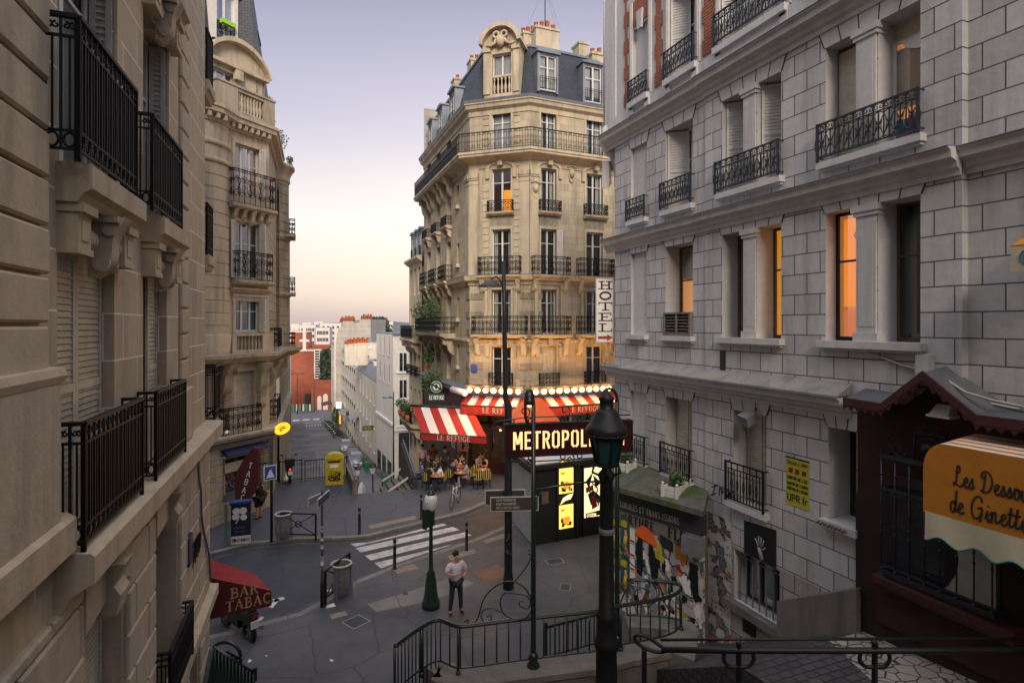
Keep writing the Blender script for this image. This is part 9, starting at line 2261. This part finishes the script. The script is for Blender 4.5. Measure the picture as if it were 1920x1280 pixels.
# manhole plate, litter
b=MB();b.face([b.raw(G(x,y,KH+.006))for x,y in((884,1073),(932,1057),(952,1068),(952,1078),(912,1092))]);o=b.build('manhole_cover',paint('rusty_plate',(.15,.075,.045),.6,.3,5));tag(o,'rusty orange square cover set in the paving beside the tall lamp','cover')
for k,(px,py,r,lab)in enumerate(((620,1136,.13,'crumpled white paper at the foot of the near barrier'),(468,1240,.06,'scrap of white paper on the paving near the bottom left corner'),(622,1238,.055,'lone white scrap of paper in the open paving'),(499,1230,.03,'tiny white scrap beside the larger paper at the bottom left'))):
 x,y=at(px,py);b=MB(Loc(x,y,KH+.005,k));b.hexa([(-r,-r*.6,0),(r,-r*.5,0),(r*.8,r*.7,0),(-r*.7,r*.6,0)],[(-r*.8,-r*.5,.03),(r*.8,-r*.4,.01),(r*.7,r*.6,.04),(-r*.6,r*.5,.01)]);tag(b.build('paper_scrap',M['white']),lab,'litter')
# ---------------------------------------------------------------- people
def skin_obj(name,J,E,R,mat,parent,root=0,sub=1):
 me=bpy.data.meshes.new(name);me.from_pydata([tuple(q)for q in J],E,[]);me.materials.append(mat)
 o=bpy.data.objects.new(name,me);COL.objects.link(o)
 if parent is not None:o.parent=parent
 m_=o.modifiers.new('Skin','SKIN');m_.use_smooth_shade=True;m_.branch_smoothing=.4
 for i,d in enumerate(me.skin_vertices[0].data):
  r=R[i];d.radius=r if isinstance(r,tuple)else(r,r);d.use_root=(i==root)
 s_=o.modifiers.new('Subdivision','SUBSURF');s_.levels=s_.render_levels=sub
 return o
def V3(*a):return tuple(a)
BASE=dict(pe=(0,0,.95),sp=(0,.01,1.14),ch=(0,0,1.36),ne=(0,0,1.48),hd=(0,.02,1.58),tp=(0,.01,1.68),sl=(-.18,0,1.40),el=(-.25,-.02,1.13),wl=(-.26,.08,.88),fl=(-.26,.12,.79),sr=(.18,0,1.40),er=(.25,-.02,1.13),wr=(.26,.08,.88),fr=(.26,.12,.79),hl=(-.1,0,.88),kl=(-.11,.03,.49),al=(-.11,0,.08),tl=(-.13,.14,.035),hr=(.1,0,.88),kr=(.11,.03,.49),ar=(.11,0,.08),tr=(.13,.14,.035))
RAD=dict(pe=(.14,.11),sp=(.12,.09),ch=(.15,.10),ne=.05,hd=.088,tp=.06,sl=.06,el=.042,wl=.028,fl=.03,sr=.06,er=.042,wr=.028,fr=.03,hl=.085,kl=.058,al=.038,tl=.034,hr=.085,kr=.058,ar=.038,tr=.034)
EDG=[('pe','sp'),('sp','ch'),('ch','ne'),('ne','hd'),('hd','tp'),('ch','sl'),('sl','el'),('el','wl'),('wl','fl'),('ch','sr'),('sr','er'),('er','wr'),('wr','fr'),('pe','hl'),('hl','kl'),('kl','al'),('al','tl'),('pe','hr'),('hr','kr'),('kr','ar'),('ar','tr')]
def part(nm,J,keys,edges,mul,add,mat,parent,over={}):
 ks=list(keys);R=[]
 for k in ks:
  r=over.get(k,RAD[k]);r=r if isinstance(r,tuple)else(r,r);R.append(tuple(q*mul+add for q in r))
 return skin_obj(nm,[J[k]for k in ks],[(ks.index(a),ks.index(c))for a,c in edges if a in ks and c in ks],R,mat,parent)
PM={}
def pm(c):
 if c not in PM:PM[c]=paint('cloth_%d'%len(PM),c,.9,.25,6)
 return PM[c]
def person(label,loc,rz,pose,shirt,legs,hair,fingers=False,bare=False,skirt=None,group=None,sc_=1.0,bag=None):
 t=bpy.data.objects.new('person',None);COL.objects.link(t);t.location=loc;t.rotation_euler=(0,0,rz);t.scale=(sc_,)*3;tag(t,label,'person',group)
 J=dict(BASE);J.update(pose);keys=list(J);ks=keys[:];E=[(ks.index(a),ks.index(c))for a,c in EDG];P_=[J[k]for k in ks];R=[RAD[k]for k in ks]
 h=Vector(J['hd']);P_.append(tuple(h+Vector((0,.10,-.0))));R.append(.014);E.append((ks.index('hd'),len(P_)-1))
 if fingers:
  for w_,f_ in(('wl','fl'),('wr','fr')):
   a,c=Vector(J[w_]),Vector(J[f_]);d=(c-a).normalized();sd=d.orthogonal().normalized()
   for k in range(4):
    b0=c+d*.01+sd*(.018*(k-1.5));P_+=[tuple(b0+d*.03),tuple(b0+d*(.065+.01*(k in(1,2)))+Vector((0,.012,-.01)))];R+=[.009,.007];n_=len(P_);E+=[(ks.index(f_),n_-2),(n_-2,n_-1)]
   P_.append(tuple(a+d*.03+sd*.045));R.append(.010);E.append((ks.index(f_),len(P_)-1))
 skin_obj('body',P_,E,R,M['skin'],t,ks.index('pe'))
 arm=1 if bare else 0
 top=['pe','sp','ch','sl','sr']+([]if bare else['el','er'])+(['wl','wr']if bare is None else[])
 Js=dict(J)
 if J['pe'][2]>.8:Js['pe']=(0,0,.86)
 part('shirt',Js,top,EDG,1.1,.026,pm(shirt),t,over={'pe':(.155,.125)})
 if skirt:
  p_,kn=Vector(J['pe']),(Vector(J['kl'])+Vector(J['kr']))/2;part('skirt',J,['pe','hl','kl','hr','kr'],EDG,1.15,.05,pm(skirt),t)
 elif legs:part('trousers',J,['pe','hl','kl','al','hr','kr','ar'],EDG,1.06,.014,pm(legs),t)
 for s_ in 'lr':
  a,c=Vector(J['a'+s_]),Vector(J['t'+s_]);skin_obj('shoe',[a+Vector((0,-.03,-.03)),a+Vector((0,.03,-.03)),c],[(0,1),(1,2)],[.045,.048,.042],pm((.03,.025,.03)),t)
 hv=Vector(J['hd']);tv=Vector(J['tp'])
 b=MB();b.ball(tuple((hv+tv)/2+Vector((0,-.038,.035))),.096,12,8,.95)
 if hair[1]:b.ball(tuple(hv+Vector((0,-.05,-.06))),.095,10,8,1.4)
 b.build('hair',pm(hair[0]),t,world=False)
 for sx_ in(-.03,.03):b=MB();b.ball(tuple(hv+Vector((sx_,.083,.03))),.010,6,4);b.build('eye',M['black'],t,world=False)
 if bag:b=MB();b.ball(bag[0],bag[1],8,6,1.2);b.build('shoulder_bag',pm(bag[2]),t,world=False)
 return t
def sit(lean=.05,kn=.44,**k):
 p=dict(pe=(0,0,.54),sp=(0,.0,.74),ch=(0,lean,.97),ne=(0,lean*1.5,1.09),hd=(0,lean*1.8+.02,1.19),tp=(0,lean*1.8,1.29),sl=(-.18,lean,1.01),el=(-.24,lean+.08,.78),wl=(-.14,lean+.3,.78),fl=(-.10,lean+.38,.79),sr=(.18,lean,1.01),er=(.24,lean+.08,.78),wr=(.14,lean+.3,.78),fr=(.10,lean+.38,.79),hl=(-.1,.04,.5),kl=(-.12,kn,.52),al=(-.13,kn-.04,.08),tl=(-.13,kn+.1,.035),hr=(.1,.04,.5),kr=(.12,kn,.52),ar=(.13,kn-.02,.08),tr=(.13,kn+.12,.035));p.update(k);return p
x,y=at(855,1149)
person('man in a loose white shirt and dark trousers standing alone in the square',(x,y,KH),PI+.1,dict(el=(-.30,.02,1.16),wl=(-.16,.24,1.12),fl=(-.08,.28,1.13),er=(.30,.02,1.16),wr=(.16,.24,1.18),fr=(.08,.28,1.2),kl=(-.12,.04,.49),al=(-.15,.0,.08),tl=(-.19,.12,.035),kr=(.14,.02,.49),ar=(.17,-.03,.08),tr=(.20,.10,.035)),(.62,.56,.60),(.018,.02,.028),((.02,.015,.012),False),fingers=True)
x,y=at(486,972)
person('woman in a short black dress with a dark red bag outside the tobacco shop',(x,y,KH),.9,dict(el=(-.2,.12,1.15),wl=(-.1,.3,1.2),fl=(-.06,.36,1.24)),(.012,.012,.014),None,((.05,.03,.02),True),True,True,(.012,.012,.014),sc_=.97,bag=((.24,-.08,1.0),.13,(.10,.01,.015)))
CG='people at the cafe tables'
def pc(px,py,t_):x,y=P(px,t_);return(x,y,KH)
ppl=[((791,0,28.4),1.5,sit(.0),(.10,.12,.36),(.03,.03,.05),((.05,.03,.02),True),None,'person in a violet blue top seated at the far left edge of the terrace'),((803,0,27.75),0.2-1.35,sit(.12),(.012,.012,.013),None,((.015,.01,.01),True),True,'woman in a sleeveless black dress seated left of the front left table'),((828,0,27.8),1.25,sit(.10),(.62,.58,.60),(.02,.04,.12),((.02,.012,.01),True),None,'woman in a white top and blue jeans right of the front left table'),((817,0,29.3),PI,sit(.05),(.008,.05,.045),(.02,.02,.03),((.04,.02,.015),True),None,'person in a dark green top seated behind the front left table'),((848,0,28.5),-1.2,sit(.02),(.015,.025,.07),(.015,.02,.05),((.02,.012,.01),False),None,'person in navy seated with back half turned left of the middle table'),((876,0,28.5),1.3,sit(.05),(.26,.32,.38),(.40,.36,.40),((.06,.03,.02),True),None,'woman in a pale blue top and light trousers right of the middle table'),((865,0,30.0),PI,sit(.05),(.012,.012,.014),(.02,.02,.03),((.03,.02,.01),False),None,'man in a black open collared shirt seated behind the middle table'),((850,0,29.6),-1.4,sit(.1,wl=(-.2,.42,1.0),fl=(-.18,.5,1.02),wr=(.05,.42,1.02),fr=(.03,.5,1.05)),(.25,.18,.20),(.02,.02,.03),((.02,.012,.01),True),True,'woman reaching both arms forward across the rear middle table'),((895,0,30.0),PI+.5,sit(.1),(.28,.19,.23),(.02,.02,.03),((.03,.02,.015),False),None,'man in a lilac shirt seated left of the rear right table'),((910,0,29.8),2.2,sit(.1,wr=(.1,.12,1.12),fr=(.06,.14,1.18)),(.012,.010,.012),(.02,.02,.03),((.03,.02,.015),True),True,'woman in black resting her chin on her hand right of the rear right table'),]
for(px,_,t_),rz,pose,sh,lg,hr_,bare,lab in ppl:person(lab,pc(px,0,t_),rz,pose,sh,lg,hr_,bare=bool(bare),group=CG,skirt=None if lg else(.012,.012,.013))
stand_up=dict(el=(-.34,.0,1.60),wl=(-.12,-.06,1.74),fl=(-.04,-.08,1.73),er=(.34,.0,1.60),wr=(.12,-.06,1.74),fr=(.04,-.08,1.73))
person('standing person with hands behind the head at the back of the terrace',pc(869,0,30.3),PI,stand_up,(.03,.018,.015),(.02,.02,.03),((.03,.02,.015),False),bare=True,group=CG,sc_=.98)
for px,t_,sh,lab in((792,30.6,(.40,.30,.33),'standing person in a pale pink shirt at the far left back of the terrace'),(812,30.6,(.07,.03,.02),'standing person in a brown top at the back left of the terrace'),(834,30.2,(.03,.035,.025),'standing person in dark olive with their back turned behind the tables')):
 person(lab,pc(px,0,t_),PI if px!=834 else .3,{},sh,(.02,.02,.03),((.02,.012,.01),px==812),group=CG,sc_=.95)
# tables and wicker chairs
M['table_top']=paint('orange_table_top',(.40,.15,.05),.5,.3,6);M['wicker']=paint('yellow_wicker',(.45,.34,.07),.7,.3,8)
def table(px,t_,lab):
 x,y,z=pc(px,0,t_);t=thing('cafe_table',lab,'table',(x,y,z),0,'round cafe tables');b=MB();b.lathe([(.34,.72),(.36,.73),(.36,.75),(.34,.76)],(0,0,0),24);b.build('table_top',M['table_top'],t,world=False)
 b=MB();b.lathe([(.22,0),(.22,.02),(.03,.05),(.03,.72)],(0,0,0),10);b.build('pedestal',M['black'],t,world=False)
 random.seed(px)
 for k in range(4):
  a=random.uniform(0,6.3);gx_,gy_=x+.2*math.cos(a),y+.2*math.sin(a);b=MB(Loc(gx_,gy_,z+.76));b.lathe([(.02,0),(.035,.1),(.033,.12)],(0,0,0),8);tag(b.build('drinking_glass',M[('white_lamp','red_awning','ad_cream' if 0 else 'white','orange')[k]]),'small glass standing on a cafe table top','glass','glasses on the cafe tables')
 b=MB(Loc(x-.05,y-.1,z+.762,.5));b.box(-.1,.1,-.07,.07,0,.006);tag(b.build('menu_card',M['white']),'white card lying on a cafe table top','card','cards on the cafe tables')
for px,t_,lab in((820,27.7,'round orange topped cafe table at the front left of the terrace'),(864,28.3,'round orange topped cafe table in front of the woman in pale blue'),(860,29.5,'round cafe table just behind the middle front one'),(903,30.2,'round cafe table near the cafe door'),(906,28.8,'empty round cafe table in front of the wicker chairs')):table(px,t_,lab)
def wchair(px,t_,rz,lab,c0=[]):
 x,y,z=pc(px,0,t_)
 if not c0:
  t=thing('wicker_chair',lab,'chair',(0,0,0),0,'yellow and black wicker chairs');c0.append(t)
  b=MB();b.lathe([(.2,.44),(.22,.45),(.22,.48),(.2,.49)],(0,0,0),16);b.build('seat',M['wicker'],t,world=False)
  for sx_ in(-.16,.16):
   for sy in(-.16,.16):b=MB();b.bar((sx_*1.15,sy*1.15,0),(sx_,sy,.45),.03);b.build('leg',M['black'],t,world=False)
  pts=[(.24*math.sin(a),-.05-.19*math.cos(a))for a in[-1.5+3.0*i/12 for i in range(13)]]
  for k in range(12):
   p_,q=pts[k],pts[k+1];h0=.62+.30*math.cos((k-5.5)/6*1.2);b=MB();b.face([b.p(*p_,.5),b.p(*q,.5),b.p(*q,h0+.02),b.p(*p_,h0)]);b.build('back_strip',M['wicker']if k%2 else M['black'],t,world=False)
  t.location=(x,y,z);t.rotation_euler=(0,0,rz)
 else:place(c0[0],(x,y,z),rz,lab)
for a in((892,28.9,PI*.9,'wicker chair at the left of the empty front table'),(908,29.6,PI,'wicker chair directly behind the empty front table'),(897,28.1,.3,'wicker chair with its back to the square before the empty table'),(912,28.2,-.2,'wicker chair nearest the fingerposts, back to the square'),(801,27.9,-1.2,'wicker chair under the woman in black'),(829,28.0,1.3,'wicker chair under the woman in the white top'),(877,28.7,1.3,'wicker chair under the woman in pale blue'),(846,28.6,-1.2,'wicker chair under the person in navy')):wchair(*a)
